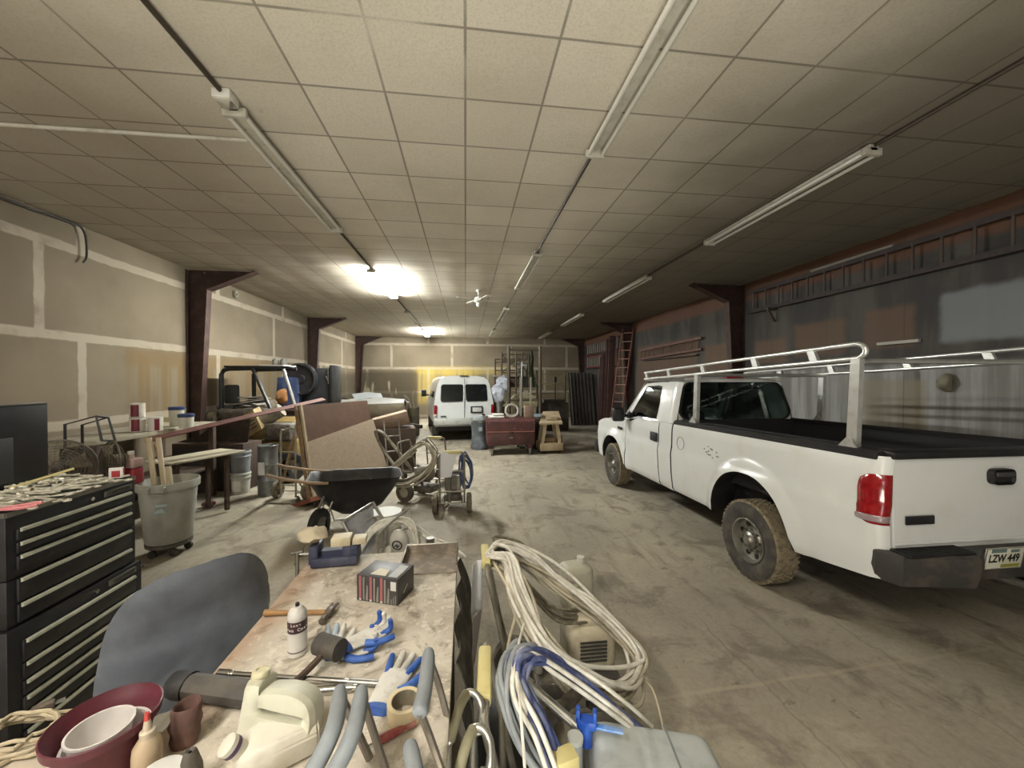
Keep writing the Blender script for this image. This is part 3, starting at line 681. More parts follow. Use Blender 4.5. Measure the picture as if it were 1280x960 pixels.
for s in (-1, 1):
    m = M(); w = rr(.36, 1.30, 1.86, .07); w = [(x+s*.41-(s*.05*max(0, z-1.4)), z) for x, z in w]
    m.prism([(x, .045+.14*max(0, z-1.2), z) for x, z in w], (0, .01, 0)); gl = m.build('rear_window', mt('#15191a', .05, 0, None, 5, 0, .6, .45, .65, None, 0, .8), van)
    m = M(); w2 = [(s*.41+(x-s*.41)*.93, 1.58+(z-1.58)*.93) for x, z in w]; m.loft([[(x, .044+.14*max(0, z-1.2), z) for x, z in w], [(x, .04+.14*max(0, z-1.2), z) for x, z in w2]], True); m.build('window_seal', BLK, gl)
    l = M(); l.box((s*.93, .045, 1.02), (.1, .09, .34), bev=.02); tl = l.build('tail_light', REDL, van)
    l = M(); l.box((s*.93, .03, .87), (.09, .08, .07), bev=.01); l.build('reverse_lens', mt('#b5aaa0', .3), tl)
    l = M(); l.box((s*1.15, 4.1, 1.45), (.2, .12, .28), bev=.03); l.cyl((s*.95, 4.15, 1.35), (s*1.1, 4.12, 1.4), .03); l.build('mirror', BLK, van)
    for y0 in (1.1, 4.4):
        m = M(); q = T(s*.84, y0, .37) @ rot(0, 90*s, 0); m.lathe([(.2, -.1), (.33, -.11), (.37, -.08), (.37, .08), (.33, .11), (.2, .1)], q, 28); wh = m.build('wheel', TIRE, van)
        m = M(); m.lathe([(.21, .09), (.17, .06), (.06, .07), (0, .09)], q, 20); m.build('rim', RIMM, wh)
    for y0, y1 in ((.55, 1.9), (2.1, 3.3)):
        m = M(); m.grid(lambda u, v: (s*(.957-.09*v/1+ .004+(-.002)), y0+(y1-y0)*u, 1.40+.42*v), 4, 4); m.build('side_window', mt('#15191a', .05), van)
m = M(); m.box((0, .055, 1.35), (.012, .02, 1.4)); m.xf(rot(0, 0, 0)); m.build('door_seam', mt('#5b5d5c', .8), van)
m = M(); m.box((0, -.03, .66), (2.0, .2, .2), bev=.03); m.build('rear_bumper', mt('#b9bab4', .4, .2, '#9a988f', 6, 0, .5), van)
m = M(); m.box((0, 2.6, .45), (1.7, 5.0, .2)); m.build('chassis', BLK, van)
m = M(); m.box((.40, .035, 1.03), (.40, .03, .22), bev=.01); ph = m.build('plate_holder', BLK, van)
m = M(); m.box((.41, .015, 1.03), (.30, .01, .145), bev=.002); m.build('license_plate', mt('#c9cac4', .5, 0, '#9c9d98', 30, 0, .5), ph)
m = M(); m.box((.62, .03, .86), (.1, .03, .045), bev=.01); m.build('handle', BLK, van)
m = M(); m.box((-.68, .035, .83), (.18, .02, .04), bev=.005); m.build('badge', K['plug'], van)
m = M(); m.box((0, .16, 2.135), (.28, .1, .03), bev=.01); m.build('brake_light', mt('#2b1512', .4), van)
# ================================================================ WORK TABLE AND WHAT LIES ON IT
TZ = .98
TP = lambda px, py, dz=0: W(px, py, Z=TZ+dz)
n = N('table_top'); x, y, z = n.xyz()
c = n.mix(n.ss(n.noise(2.2, 7, .65), .35, .65), hx('#b3aa9b'), hx('#d6cebf'))
c = n.mix(n.math('MULTIPLY', n.ss(n.noise(6, 7, .72, dist=1), .5, .64), .7), c, hx('#7d7362'))
c = n.mix(n.math('MULTIPLY', n.ss(n.noise(4, 5, .6, dist=.5), .64, .72), .4), c, hx('#7f675c'))
c = n.mix(n.math('MULTIPLY', n.ss(n.noise(22, 7, .78), .52, .62), .8), c, hx('#ded8c9'))
c = n.mix(n.math('MULTIPLY', n.ss(n.math('ADD', n.math('MULTIPLY', x, -1.0), n.math('MULTIPLY', n.noise(3, 4), .3)), .86, 1.02), .5), c, hx('#a07048'))
n.bump(n.noise(40, 5, .7), .35, .004)
TTOP = n.out(c, .75, 0)
X0, X1, Y0, Y1 = -.875, -.05, .62, 2.33
t = thing('work_table', 'long scarred plywood work table covered in tools, beside the coiled hoses', 'table', (0, 0, 0))
m = M(); m.box(((X0+X1)/2, (Y0+Y1)/2, TZ-.02), (X1-X0, Y1-Y0, .04), bev=.004); m.build('tabletop', TTOP, t)
for xx in (X0+.06, X1-.06):
    for yy in (Y0+.08, Y1-.08):
        m = M(); m.box((xx, yy, (TZ-.04)/2), (.085, .085, TZ-.04), bev=.004); m.build('leg', K['dkwood'], t)
for yy in (Y0+.08, Y1-.08):
    m = M(); m.box(((X0+X1)/2, yy, TZ-.09), (X1-X0-.205, .04, .1)); m.build('apron', K['dkwood'], t)
m = M(); m.box(((X0+X1)/2, (Y0+Y1)/2, .28), (X1-X0-.06, Y1-Y0-.02, .025)); m.build('lower_shelf', K['dkwood'], t)
# dark clutter under the table
m = M(); m.box((.16, 1.72, .2), (.2, .5, .36), bev=.04); m.sub(2); m.jit(.03, 5); solo('tool_bag', m, K['black'], 'black tool bag on the floor beside the work table under the hanging tarp', 'bag')
m = M(); m.grid(lambda u, v: (-.038+.055*math.sin(v*2.6)+.012*math.sin(u*19+v*3), 1.45+.86*u, TZ-.045-.45*v-.05*math.sin(u*5)*v), 30, 14); m.thick(.006); m.box((-.052, 1.88, TZ-.045), (.004, .84, .02))
solo('tarp', m, mt('#3b3833', .8, 0, '#6a6358', 12, .3, .6), 'dark dirty tarp hanging off the long edge of the work table', 'tarp')
# laminate table at the left
LZ = .955
t = thing('laminate_table', 'white laminate table holding the burgundy pot and the coiled cord', 'table')
m = M(); m.box((-1.50, .83, LZ-.016), (1.24, .84, .032), bev=.004); m.build('tabletop', mt('#cdc3b4', .45, 0, '#a89a88', 5, 0, .55), t)
for xx in (-2.06, -.94):
    for yy in (.47, 1.19):
        m = M(); m.cyl((xx, yy, 0), (xx, yy, LZ-.03), .019); m.build('leg', K['dkmetal'], t)
# spray can
p = TP(372, 816); t = thing('spray_can', 'white spray can with a brown lettered band, lid off, in front of the hammer', 'spray can', (p.x, p.y, TZ), 12)
CANW = mt('#d9d6d0', .35, 0, '#b9b4aa', 20, 0, .4)
m = M(); m.lathe([(.031, 0), (.034, .003), (.034, .008), (.033, .010), (.033, .140), (.0338, .143), (.032, .147), (.0325, .151), (.028, .160), (.027, .163), (.018, .172), (.016, .177)], n=32, c0=True, c1=True); m.build('body', CANW, t)
BRN = mt('#4a3236', .4)
m = M(); m.lathe([(.0334, .090), (.0334, .132)], n=32); m.build('band', BRN, t)
m = M(); m.lathe([(.0334, .018), (.0334, .022)], n=32); m.build('lower_band', BRN, t)
m = M(); m.lathe([(.007, .176), (.007, .188), (.005, .190), (.0, .190)], n=14); m.build('nozzle', K['black'], t)
LM = M()
for k, (s_, zz, sz) in enumerate((('Luxe', .122, .013), ('Iron Coat', .104, .015))):
    for i, ch in enumerate(s_):
        a = math.radians(-90 + (i-(len(s_)-1)/2)*(18 if k else 16))
        if ch != ' ': textm(LM, ch, sz, T(.0336*math.cos(a), .0336*math.sin(a), zz) @ rot(0, 0, math.degrees(a)+90) @ rot(90, 0, 0), bold=.0004)
LM.build('lettering', K['white'], t, ang=0)
# claw hammer
a, b = TP(331, 771), TP(408, 770); d = (b-a).normalized()
t = thing('claw_hammer', 'claw hammer with a wooden handle lying behind the spray can', 'hammer', (a.x, a.y, TZ+.017), math.degrees(math.atan2(d.y, d.x)))
L = (b-a).length
m = M(); m.tube([(0, 0, 0), (L*.15, 0, 0), (L*.45, 0, 0), (L*.8, 0, 0), (L+.02, 0, 0)], .012, 10, rfun=lambda u: .0145-.005*math.sin(min(1, u*1.3)*PI*.75)); m.build('handle', mt('#a37c4a', .5, 0, '#7d5a34', 8, 0, .5), t)
m = M(); m.box((L+.012, 0, 0), (.03, .05, .03), bev=.006); m.cyl((L+.012, -.02, 0), (L+.012, -.05, 0), .011, n=10); m.cyl((L+.012, -.048, 0), (L+.012, -.066, 0), .015, n=14)
for q in (-.008, .008): m.tube([(L+.012+q, .02, .004), (L+.012+q*1.2, .045, .006), (L+.006+q*1.5, .07, -.004)], .007, 6)
m.build('head', mt('#6b625a', .5, .6, '#8a7f72', 12, 0, .5), t)
# rubber mallet
p = TP(412, 832); t = thing('rubber_mallet', 'black rubber mallet resting head up on the white and blue gloves', 'mallet', (p.x, p.y, TZ+.068), -28)
m = M(); m.cyl((-.05, 0, 0), (.05, 0, 0), .036, n=24); bmesh.ops.bevel(m.bm, geom=[e for e in m.bm.edges if len(e.link_faces) == 2 and e.calc_face_angle(0) > 1], offset=.004, segments=2, affect='EDGES'); m.build('head', mt('#45413d', .75, 0, '#6a645c', 12, 0, .5), t)
m = M(); m.tube([(0, -.02, -.005), (-.012, -.08, -.03), (-.03, -.17, -.054)], .011, 8); m.build('handle', K['dkwood'], t)
# work gloves: a palm with five separate fingers
GW = mt('#d8d6cf', .9, 0, '#a9a69c', 18, .3, .5); GB = mt('#2c55a6', .55, 0, '#4f78c0', 16, .2, .5)
def glove(name, loc, rz, label, bend=0.0, curl=(0, 0, 0, 0), rx=0, ry=0, palm=GW, rim=GB, sc_=1.0):
    t = thing(name, label, 'glove', loc, rz, 'blue and white work gloves', rx, ry)
    def arch(x, y, z): return (x*sc_, y*sc_, (z + bend*(y*y)*3)*sc_)
    m = M(); secs = [(-.10, .036, .012), (-.07, .038, .013), (-.03, .042, .014), (.0, .046, .014), (.035, .046, .012)]
    m.loft([[arch(w*math.cos(2*PI*i/16), y, h+h*math.sin(2*PI*i/16)) for i in range(16)] for y, w, h in secs], True, True, True); m.build('palm', palm, t, ang=80)
    m = M(); m.loft([[arch((w+.0012)*math.cos(2*PI*i/16), y, h+(h+.0012)*math.sin(2*PI*i/16)) for i in range(16)] for y, w, h in ((-.108, .037, .013), (-.092, .0365, .0125))], True, True, True); m.build('cuff', rim, t, ang=80)
    for k, (x, L, a) in enumerate(((-.034, .062, 14), (-.012, .078, 4), (.012, .074, -5), (.034, .058, -16))):
        m = M(); an = math.radians(a); c_ = curl[k]
        P = [arch(x*.9, .02, .012), arch(x, .04, .013)]
        for q in (.35, .7, 1.0): P.append(arch(x-math.sin(an)*L*q*(1-.5*c_*q), .04+math.cos(an)*L*q*(1-.75*c_*q), .013+c_*q*q*.045))
        m.tube(P, .0105, 8, rfun=lambda u: (.0115-.003*u**3)*sc_); m.build('finger', rim if k in (0, 3) else palm, t, ang=80)
    m = M(); m.tube([arch(.03, -.04, .012), arch(.055, -.015, .013), arch(.075, .02, .016), arch(.082, .048, .016)], .012, 8, rfun=lambda u: (.014-.004*u)*sc_); m.build('thumb', rim, t, ang=80)
    return t
p = TP(492, 856); glove('work_glove', (p.x, p.y, TZ), -14, 'white glove with blue edges lying flat with spread fingers, next to the tape roll', sc_=1.12)
p = TP(418, 806); glove('work_glove', (p.x-.01, p.y-.01, TZ), 15, 'dirty white glove with fingers pointing away, under the rubber mallet', rim=GW, palm=mt('#c4c6c6', .9, 0, '#7fa0c0', 12, .3, .6), curl=(.5, .3, .3, .5))
p = TP(443, 822); glove('work_glove', (p.x, p.y+.03, TZ), -68, 'crumpled blue and white glove beside the rubber mallet, below the cardboard box', curl=(.9, .8, .9, .8), bend=.5)
p = TP(462, 812); glove('work_glove', (p.x, p.y+.03, TZ+.026), -48, 'folded glove with blue rubber fingers lying on top of the crumpled one', curl=(1, 1, .9, 1), bend=.3)
# boxed bits
P0, P1, P2 = TP(446, 750), TP(497, 758), TP(523, 737)
e1 = (P1-P0); e2 = (P2-P1); w_ = e1.length; ang_ = math.degrees(math.atan2(e1.y, e1.x)); dp = e2.length
t = thing('product_box', 'black and grey product box with red stripes on the work table', 'box', (P0.x, P0.y, TZ), ang_)
h_ = .118
m = M(); m.box((w_/2, dp/2, h_/2+.001), (w_, dp, h_), bev=.002); m.build('carton', mt('#3c3a3b', .45, 0, '#55524f', 12, 0, .5), t)
RS, GS, WS = mt('#a9686a', .6), mt('#8d8b86', .5), mt('#d9d9d2', .6)
for k in range(3):
    x_ = w_*(.09+.26*k)
    m = M(); m.box((x_, -.0008, h_*.54), (w_*.06, .001, h_*.9)); m.build('red_stripe', RS, t)
    m = M(); m.box((x_+w_*.085, -.0008, h_*.5), (w_*.04, .001, h_*.9)); m.prism([(x_+w_*.13, -.0012, .006), (x_+w_*.19, -.0012, .006), (x_+w_*.19, -.0012, h_*.6), (x_+w_*.165, -.0012, h_*.66), (x_+w_*.15, -.0012, h_*.4)], (0, .001, 0)); m.build('grey_stripe', GS, t)
    m = M(); m.box((x_, -.0016, h_*.07), (w_*.05, .001, h_*.07)); m.build('white_mark', WS, t)
m = M(); m.box((w_*.9, -.0012, h_*.74), (w_*.13, .0012, h_*.34)); m.build('sticker', WS, t)
m = M()
for k in range(3): m.box((w_*(.85+.05*k), -.001, h_*(.13+.04*k)), (w_*.02, .001, h_*(.2+.08*k)))
m.build('grey_bars', GS, t)
m = M(); m.prism([(w_*.28, dp*.12, h_+.0015), (w_*.66, dp*.12, h_+.0015), (w_*.6, dp*.5, h_+.0015), (w_*.34, dp*.5, h_+.0015)], (0, 0, .001)); m.build('label', mt('#cfc8b2', .6), t)
m = M(); m.grid(lambda u, v: (w_*(.72+.22*u), dp*(.1+.75*v), h_+.0022+.0*u), 2, 2); m.thick(.0006); m.build('top_print', GS, t)
m = M(); m.prism([(w_+.001, dp*.3, h_*.3), (w_+.001, dp*.36, h_*.3), (w_+.001, dp*.6, h_*.5), (w_+.001, dp*.55, h_*.5)], (.001, 0, 0)); m.build('side_mark', WS, t)
# metal pan at the far end
a, b = TP(502, 720), TP(573, 720); wv = b.x-a.x
t = thing('drip_pan', 'shallow rusty metal pan at the far end of the work table', 'pan', ((a.x+b.x)/2-.01, a.y, TZ), 0)
m = M(); o_ = wv/2; dpt = .27
m.box((0, dpt/2, .004), (wv, dpt, .006)); m.box((0, dpt, .022), (wv, .008, .044)); m.box((-o_, dpt/2, .022), (.008, dpt, .044)); m.box((o_, dpt/2, .022), (.008, dpt, .044)); m.build('tray', mt('#7a7064', .75, .1, '#a89d8c', 14, .3, .7), t)
m = M(); m.tube([(-o_, 0, .045), (-o_, dpt, .045), (o_, dpt, .045), (o_, 0, .045)], .006, 6, smooth=False); m.build('rim', K['steel'], t)
# blue bench tool with cloths
p = TP(412, 700); t = thing('bench_vise', 'blue bench vise on the corner of the work table, piled with cloths and small boxes', 'vise', (p.x+.03, 2.235, TZ), 4)
VB = mt('#34384f', .5, .1, '#5a5d6c', 10, .1, .5)
m = M(); m.box((.02, 0, .03), (.24, .13, .05), bev=.01); m.box((.10, 0, .075), (.08, .11, .06), bev=.01); m.build('body', VB, t)
m = M(); m.box((-.085, 0, .07), (.05, .12, .10), bev=.01); m.box((-.02, 0, .06), (.16, .05, .04)); m.build('jaw', VB, t)
m = M(); m.cyl((-.11, 0, .06), (-.18, 0, .06), .012); m.cyl((-.17, -.07, .04), (-.17, .07, .08), .006); m.build('screw_handle', K['steel'], t)
m = M(); m.sph((-.10, 0, .155), .07, (1.1, .9, .55), 18); m.jit(.02, 22); solo('shop_rag', m, mt('#bdb29a', .95, 0, '#8f846e', 10, .3, .5), 'bundled dirty cloth on top of the blue vise', 'rag', (p.x+.03, 2.235, TZ+.012), 4)
for dx, dy, s_, l in ((.05, 0, (.10, .09, .045), 'cream cardboard carton on the blue vise, larger of the two'), (.145, .01, (.07, .08, .03), 'cream cardboard carton on the blue vise, smaller of the two')):
    m = M(); m.box((0, 0, s_[2]/2), s_, bev=.003); solo('small_carton', m, K['cream'], l, 'box', (p.x+.03+dx, 2.235+dy, TZ+(.106 if dx < .1 else .108)), 6)
p = TP(402, 705); m = M(); m.tor(.045, .006, T(0, 0, .008)); m.tor(.035, .006, T(.05, .01, .018)); m.tube([(-.05, 0, .01), (-.02, -.03, .016), (.04, -.035, .02), (.09, -.01, .012), (.11, .03, .01)], .006, 6)
solo('wire_loop', m, K['grease'], 'small loop of dirty wire on the table in front of the blue vise', 'wire', (p.x, p.y, TZ))
p = W(372, 690, X=X0-.02); t = thing('bar_clamp', 'steel bar clamp with a sliding T handle on the table edge', 'clamp', (X0-.022, p.y, 0))
m = M(); m.cyl((0, 0, TZ-.16), (0, 0, TZ+.10), .010); m.build('screw', K['steel'], t); m = M(); m.cyl((-.03, 0, TZ+.09), (.03, 0, TZ+.10), .008); m.build('handle', K['steel'], t)
m = M(); m.box((.01, 0, TZ-.17), (.06, .03, .02)); m.build('jaw', K['dkmetal'], t)
# breaker bar and ratchet
a, b = TP(278, 847), TP(473, 860); t = thing('breaker_bar', 'long chrome breaker bar lying across the work table', 'wrench', (a.x, a.y, TZ+.014), math.degrees(math.atan2((b-a).y, (b-a).x)))
L = (b-a).length
m = M(); m.cyl((.02, 0, 0), (L, 0, 0), .0095, n=14); m.build('shaft', K['chrome'], t)
m = M(); m.cyl((-.015, 0, 0), (.03, 0, 0), .0135, n=14); m.sph((.035, 0, 0), .012); m.build('head', K['chrome'], t)
m = M(); m.cyl((L-.1, 0, 0), (L, 0, 0), .011, n=14); m.build('grip', K['steel'], t)
a, b = TP(392, 866), TP(440, 866); m = M(); m.cyl((0, 0, 0), ((b-a).length, 0, 0), .013, n=14); m.cyl(((b-a).length, 0, 0), ((b-a).length+.012, 0, 0), .009, n=14)
solo('socket', m, K['chrome'], 'chrome deep socket in front of the breaker bar', 'socket', (a.x, a.y-.01, TZ+.013))
# black ribbed tool case
a, b = TP(228, 872), TP(330, 886); t = thing('caulking_tube', 'black ribbed cylinder with a rounded end cap at the corner of the work table', 'cylinder', (a.x, a.y, TZ+.04), math.degrees(math.atan2((b-a).y, (b-a).x)))
m = M(); m.cyl((.03, 0, 0), (.30, 0, 0), .037, n=10); m.build('body', mt('#4b4845', .6, 0, '#6c675f', 10, .1, .5), t, ang=20)
m = M(); m.xf(Matrix.Identity(4)); m.lathe([(.0, -.045), (.025, -.043), (.036, -.032), (.040, -.01), (.040, .03)], rot(0, 90, 0), 24); m.build('end_cap', mt('#2e2f31', .5, 0, '#5a5a5a', 12, 0, .4), t)
# flat cream jug with a slot handle, and the white jug lying in front of it
JC = mt('#cfcfbd', .45, 0, '#aeab93', 8, 0, .55)
p = W(368, 922, Z=TZ+.01); t = thing('plastic_jug', 'cream plastic jug with a slotted handle standing at the near end of the work table', 'jug', (p.x-.03, p.y-.03, TZ+.012), -8, None, -14)
O = [(-.105, 0), (.07, 0), (.095, .02), (.11, .08), (.108, .14), (.09, .185), (.05, .212), (0, .222), (-.045, .22), (-.055, .215), (-.058, .235), (-.06, .25), (-.098, .25), (-.103, .2), (-.106, .1)]
I = [(-.03, .125), (.04, .105), (.072, .10), (.082, .108), (.08, .122), (.07, .132), (.05, .14), (.02, .15), (-.01, .16), (-.03, .168), (-.04, .172), (-.05, .172), (-.056, .165), (-.056, .15), (-.05, .138)]
def cm(L, k=3): return [(q.x, q.z) for q in catmull([(a, 0, b) for a, b in L], k, True)]
O2, I2 = cm(O), cm([(x, .137+(z-.137)*.72) for x, z in I]); cxo, czo = 0, .12
def ry_(L, y, k, c): return [(c[0]+(a-c[0])*k, y, c[1]+(b-c[1])*k) for a, b in L]
ci = (.01, .137); R_ = [ry_(O2, -.022, 1, (cxo, czo)), ry_(O2, -.040, .93, (cxo, czo)), ry_(I2, -.036, 1.08, ci), ry_(I2, -.025, .9, ci), ry_(I2, .025, .9, ci), ry_(I2, .036, 1.08, ci), ry_(O2, .040, .93, (cxo, czo)), ry_(O2, .022, 1, (cxo, czo)), ry_(O2, -.022, 1, (cxo, czo))]
JS = Matrix.Diagonal((.95, 1, .68, 1)); m = M(); m.loft(R_); m.xf(JS); m.build('body', JC, t, ang=60)
m = M(); m.lathe([(.022, .245), (.022, .252), (.024, .254), (.024, .274), (.021, .277), (.014, .277), (.013, .273), (0, .273)], T(-.079, 0, 0), n=28); m.xf(JS); m.build('cap', mt('#d4cfae', .5, 0, '#b9b08a', 20, 0, .5), t)
p = W(338, 930, Z=TZ+.07); t = thing('plastic_jug', 'white plastic jug lying on its side, cap with a purple ring', 'jug', (p.x, p.y+.03, TZ+.048), 28, None, 8, 0)
WJ = mt('#d6d3c6', .5, 0, '#b5ad98', 8, 0, .5)
def hexr(x, w, h, dz=0): return [(x, -w, -h*.6), (x, -w*.75, -h), (x, w*.75, -h), (x, w, -h*.6), (x, w, h*.6), (x, w*.72, h), (x, -w*.72, h), (x, -w, h*.6)]
m = M(); m.loft([hexr(.10, .05, .035), hexr(.095, .058, .045), hexr(-.03, .06, .046), hexr(-.075, .045, .034), hexr(-.095, .024, .02)], True, True, True)
bmesh.ops.bevel(m.bm, geom=[e for e in m.bm.edges], offset=.005, segments=2, affect='EDGES'); m.build('body', WJ, t)
m = M(); q = T(-.085, -.005, .035) @ rot(0, -38, 0); m.lathe([(.02, -.03), (.021, .012)], q, 24); m.build('neck', WJ, t)
m = M(); m.lathe([(.0235, .01), (.0245, .012), (.0245, .021), (.0235, .023)], q, 28, True, True); m.build('cap_ring', mt('#55445e', .5), t)
m = M(); m.lathe([(.024, .022), (.024, .034), (.021, .036), (0, .036)], q, 28); m.build('cap', WJ, t)
# brown rag boots, glue, bottles
p = W(232, 905, Z=TZ+.05); t = thing('leather_sleeve', 'crumpled brown leather cuff standing next to the glue bottle', 'leather', (p.x, p.y, TZ), 10)
m = M(); m.lathe([(.030, 0), (.035, .02), (.031, .04), (.036, .06), (.031, .075), (.034, .095), (.029, .105), (.025, .098), (.023, .05)], n=24, c0=True); m.jit(.010, 14); m.build('cuff', mt('#5f4640', .8, 0, '#8a6a5c', 10, .2, .5), t, ang=60)
p = W(184, 890, Z=LZ+.19); t = thing('glue_bottle', 'dirty glue bottle with a red tipped nozzle beside the burgundy pot', 'bottle', (p.x, p.y, LZ))
GLU = mt('#b8a58a', .4, 0, '#8a745c', 12, 0, .5)
m = M(); m.lathe([(.028, 0), (.032, .005), (.032, .085), (.030, .105), (.020, .122), (.014, .128)], n=24, c0=True); m.build('body', GLU, t)
m = M(); m.lathe([(.016, .126), (.016, .142), (.010, .146), (.006, .172)], n=16, c1=True); m.build('nozzle', mt('#cdbfa8', .4), t)
m = M(); m.lathe([(.0065, .170), (.0055, .188), (.0, .190)], n=12); m.build('tip', mt('#c0443f', .5), t)
p = W(238, 940, Z=TZ+.09); m = M(); m.lathe([(.024, 0), (.026, .01), (.025, .05), (.014, .09), (.010, .095), (.004, .09)], n=18, c0=True); solo('dusty_bottle', m, K['grease'], 'small dusty grey squeeze bottle in front of the leather cuff', 'bottle', (p.x, p.y, TZ))
p = W(205, 955, Z=LZ+.10); t = thing('white_tub', 'white round tub at the bottom edge of the view beside the burgundy pot', 'tub', (p.x, p.y-.015, LZ))
m = M(); m.lathe([(.04, 0), (.046, .08)], n=24, c0=True, c1=True); m.build('body', K['white'], t); m = M(); m.lathe([(.049, .078), (.049, .09), (.03, .098), (0, .101)], n=24); m.build('lid', mt('#dfdfdb', .4), t)
# burgundy pot with nested white containers, leaning towards the viewer
BUR = mt('#582530', .45, 0, '#7a4650', 9, 0, .45)
c0 = W(131, 894, Z=LZ+.165)
t = thing('plant_pot', 'burgundy plastic plant pot leaning over on the laminate table', 'pot', (c0.x, c0.y, LZ))
m = M(); m.lathe([(.0, .0), (.085, 0), (.118, .16), (.122, .162), (.132, .165), (.135, .19), (.131, .192), (.122, .168), (.114, .158), (.083, .012), (0, .012)], n=48); m.xf(Matrix.Scale(.85, 4)); m.build('pot', BUR, t)
WH = mt('#d7d3d0', .4, 0, '#bdb6b2', 8, 0, .4)
for z_, r_, dx, l in ((.035, .098, .006, 'white plastic tub nested in the burgundy pot, outer one'), (.062, .076, -.012, 'white plastic tub with a ribbed bottom nested in the burgundy pot, inner one')):
    m = M(); m.lathe([(0, z_), (r_*.8, z_), (r_*.97, z_+.09), (r_*1.04, z_+.092), (r_*1.04, z_+.099), (r_*.96, z_+.099), (r_*.77, z_+.006), (0, z_+.004)], n=40); m.xf(Matrix.Scale(.85, 4))
    o = solo('plastic_tub', m, WH, l, 'tub', (c0.x+dx*.85, c0.y, LZ))
# extension cord with its plug
cc = W(30, 930, Z=LZ); rs = random.Random(5)
pts = []
for k in range(26*5):
    a = 2*PI*k/26; R = .105+rs.uniform(-.012, .012)-.006*(k//26); pts.append((cc.x-.03+R*1.15*math.cos(a)+rs.uniform(-.004, .004), cc.y+R*.72*math.sin(a), LZ+.010+.011*(k//26)*.8+rs.uniform(0, .003)))
e_ = W(38, 896, Z=LZ); pts += [(cc.x+.06, cc.y+.07, LZ+.03), (e_.x-.03, e_.y-.02, LZ+.012), (e_.x, e_.y, LZ+.012)]
m = M(); m.tube(pts, .0055, 7, res=2); t = thing('extension_cord', 'beige extension cord coiled on the laminate table', 'cord'); m.build('cable', mt('#b8ac92', .5, 0, '#94886f', 20, 0, .4), t)
m = M(); q = T(e_.x, e_.y, LZ+.014) @ rot(0, 0, 40); m.box((.025, 0, 0), (.05, .028, .022), q, bev=.006)
m.build('plug', mt('#5c5248', .6), t)
for s_ in (-.006, .006):
    m = M(); m.box((.06, s_, 0), (.024, .0016, .006), q); m.build('prong', K['steel'], t)
# tape roll and red brush
p = TP(506, 895); t = thing('tape_roll', 'thick roll of cream masking tape on the work table', 'tape', (p.x, p.y, TZ))
m = M(); m.lathe([(.040, 0), (.052, 0), (.052, .05), (.040, .05), (.040, 0)], n=40); m.build('tape', mt('#d6c7a2', .7, 0, '#c2b08a', 10, 0, .3), t); m = M(); m.lathe([(.0395, .001), (.0395, .049), (.038, .049), (.038, .001), (.0395, .001)], n=40); m.build('core', K['dust'], t)
a, b = TP(455, 940), TP(520, 908); t = thing('paint_scraper', 'small brush with a worn red handle on the work table', 'brush', (a.x, a.y, TZ+.012), math.degrees(math.atan2((b-a).y, (b-a).x)))
L = (b-a).length; m = M(); m.tube([(0, 0, 0), (L*.25, 0, 0)], .003, 6); m.build('ferrule', K['steel'], t)
m = M(); m.tube([(L*.22, 0, 0), (L*.4, 0, 0), (L*.7, 0, 0), (L*.8, 0, 0)], .010, 8, rfun=lambda u: .006+.006*math.sin(min(1, u+.2)*PI)); m.build('handle', mt('#8a3a3a', .6, 0, '#b06a62', 14, .1, .5), t)
m = M(); m.box((L*.9, 0, 0), (L*.2, .018, .012), bev=.003); m.build('bristles', mt('#9a6a62', .9), t)
# tube frames with grey foam grips leaning on the near end of the table
GRIP = mt('#868c90', .7, 0, '#6b7074', 12, 0, .3); ROD = mt('#8d857a', .45, .5, '#655d54', 10, 0, .5)
def gripped(label, pts_grip, rods, loc=(0, 0, 0)):
    t = thing('padded_grip', label, 'grip bar', loc)
    for g in pts_grip:
        m = M(); m.tube(g, .021, 12, rfun=lambda u: .0205*(1-.25*max(0, u-.85)/.15)*(1 if u > .06 else .8)); m.build('grip', GRIP, t, ang=70)
    for r in rods:
        m = M(); m.tube(r, .0105, 8); m.build('rod', ROD, t)
g = lambda px, py, z: tuple(W(px, py, Z=z))
gripped('pair of grey foam grips on bent tubes beside the cream jug', [[g(378, 985, 1.10), g(405, 938, 1.14), g(420, 900, 1.17), g(425, 862, 1.17)], [g(405, 985, 1.10), g(432, 938, 1.14), g(446, 900, 1.17), g(452, 862, 1.17)]],
        [[g(425, 866, 1.165), g(440, 900, 1.10), g(462, 948, .995)], [g(452, 866, 1.165), g(462, 900, 1.10), g(482, 962, .995)]])
gripped('single grey foam grip standing up beside the tape roll, on two thin rods', [[g(524, 893, 1.15), g(530, 868, 1.16), g(534, 840, 1.17), g(536, 815, 1.165)]],
        [[g(525, 890, 1.15), g(537, 920, 1.06), g(556, 975, .995)], [g(536, 822, 1.16), g(548, 855, 1.08), g(558, 892, .995)]])
gripped('short grey foam grip tip at the bottom edge next to the red brush', [[g(524, 1000, 1.02), g(519, 965, 1.05), g(512, 930, 1.06)]], [[g(524, 998, 1.02), g(528, 1010, .995)]])
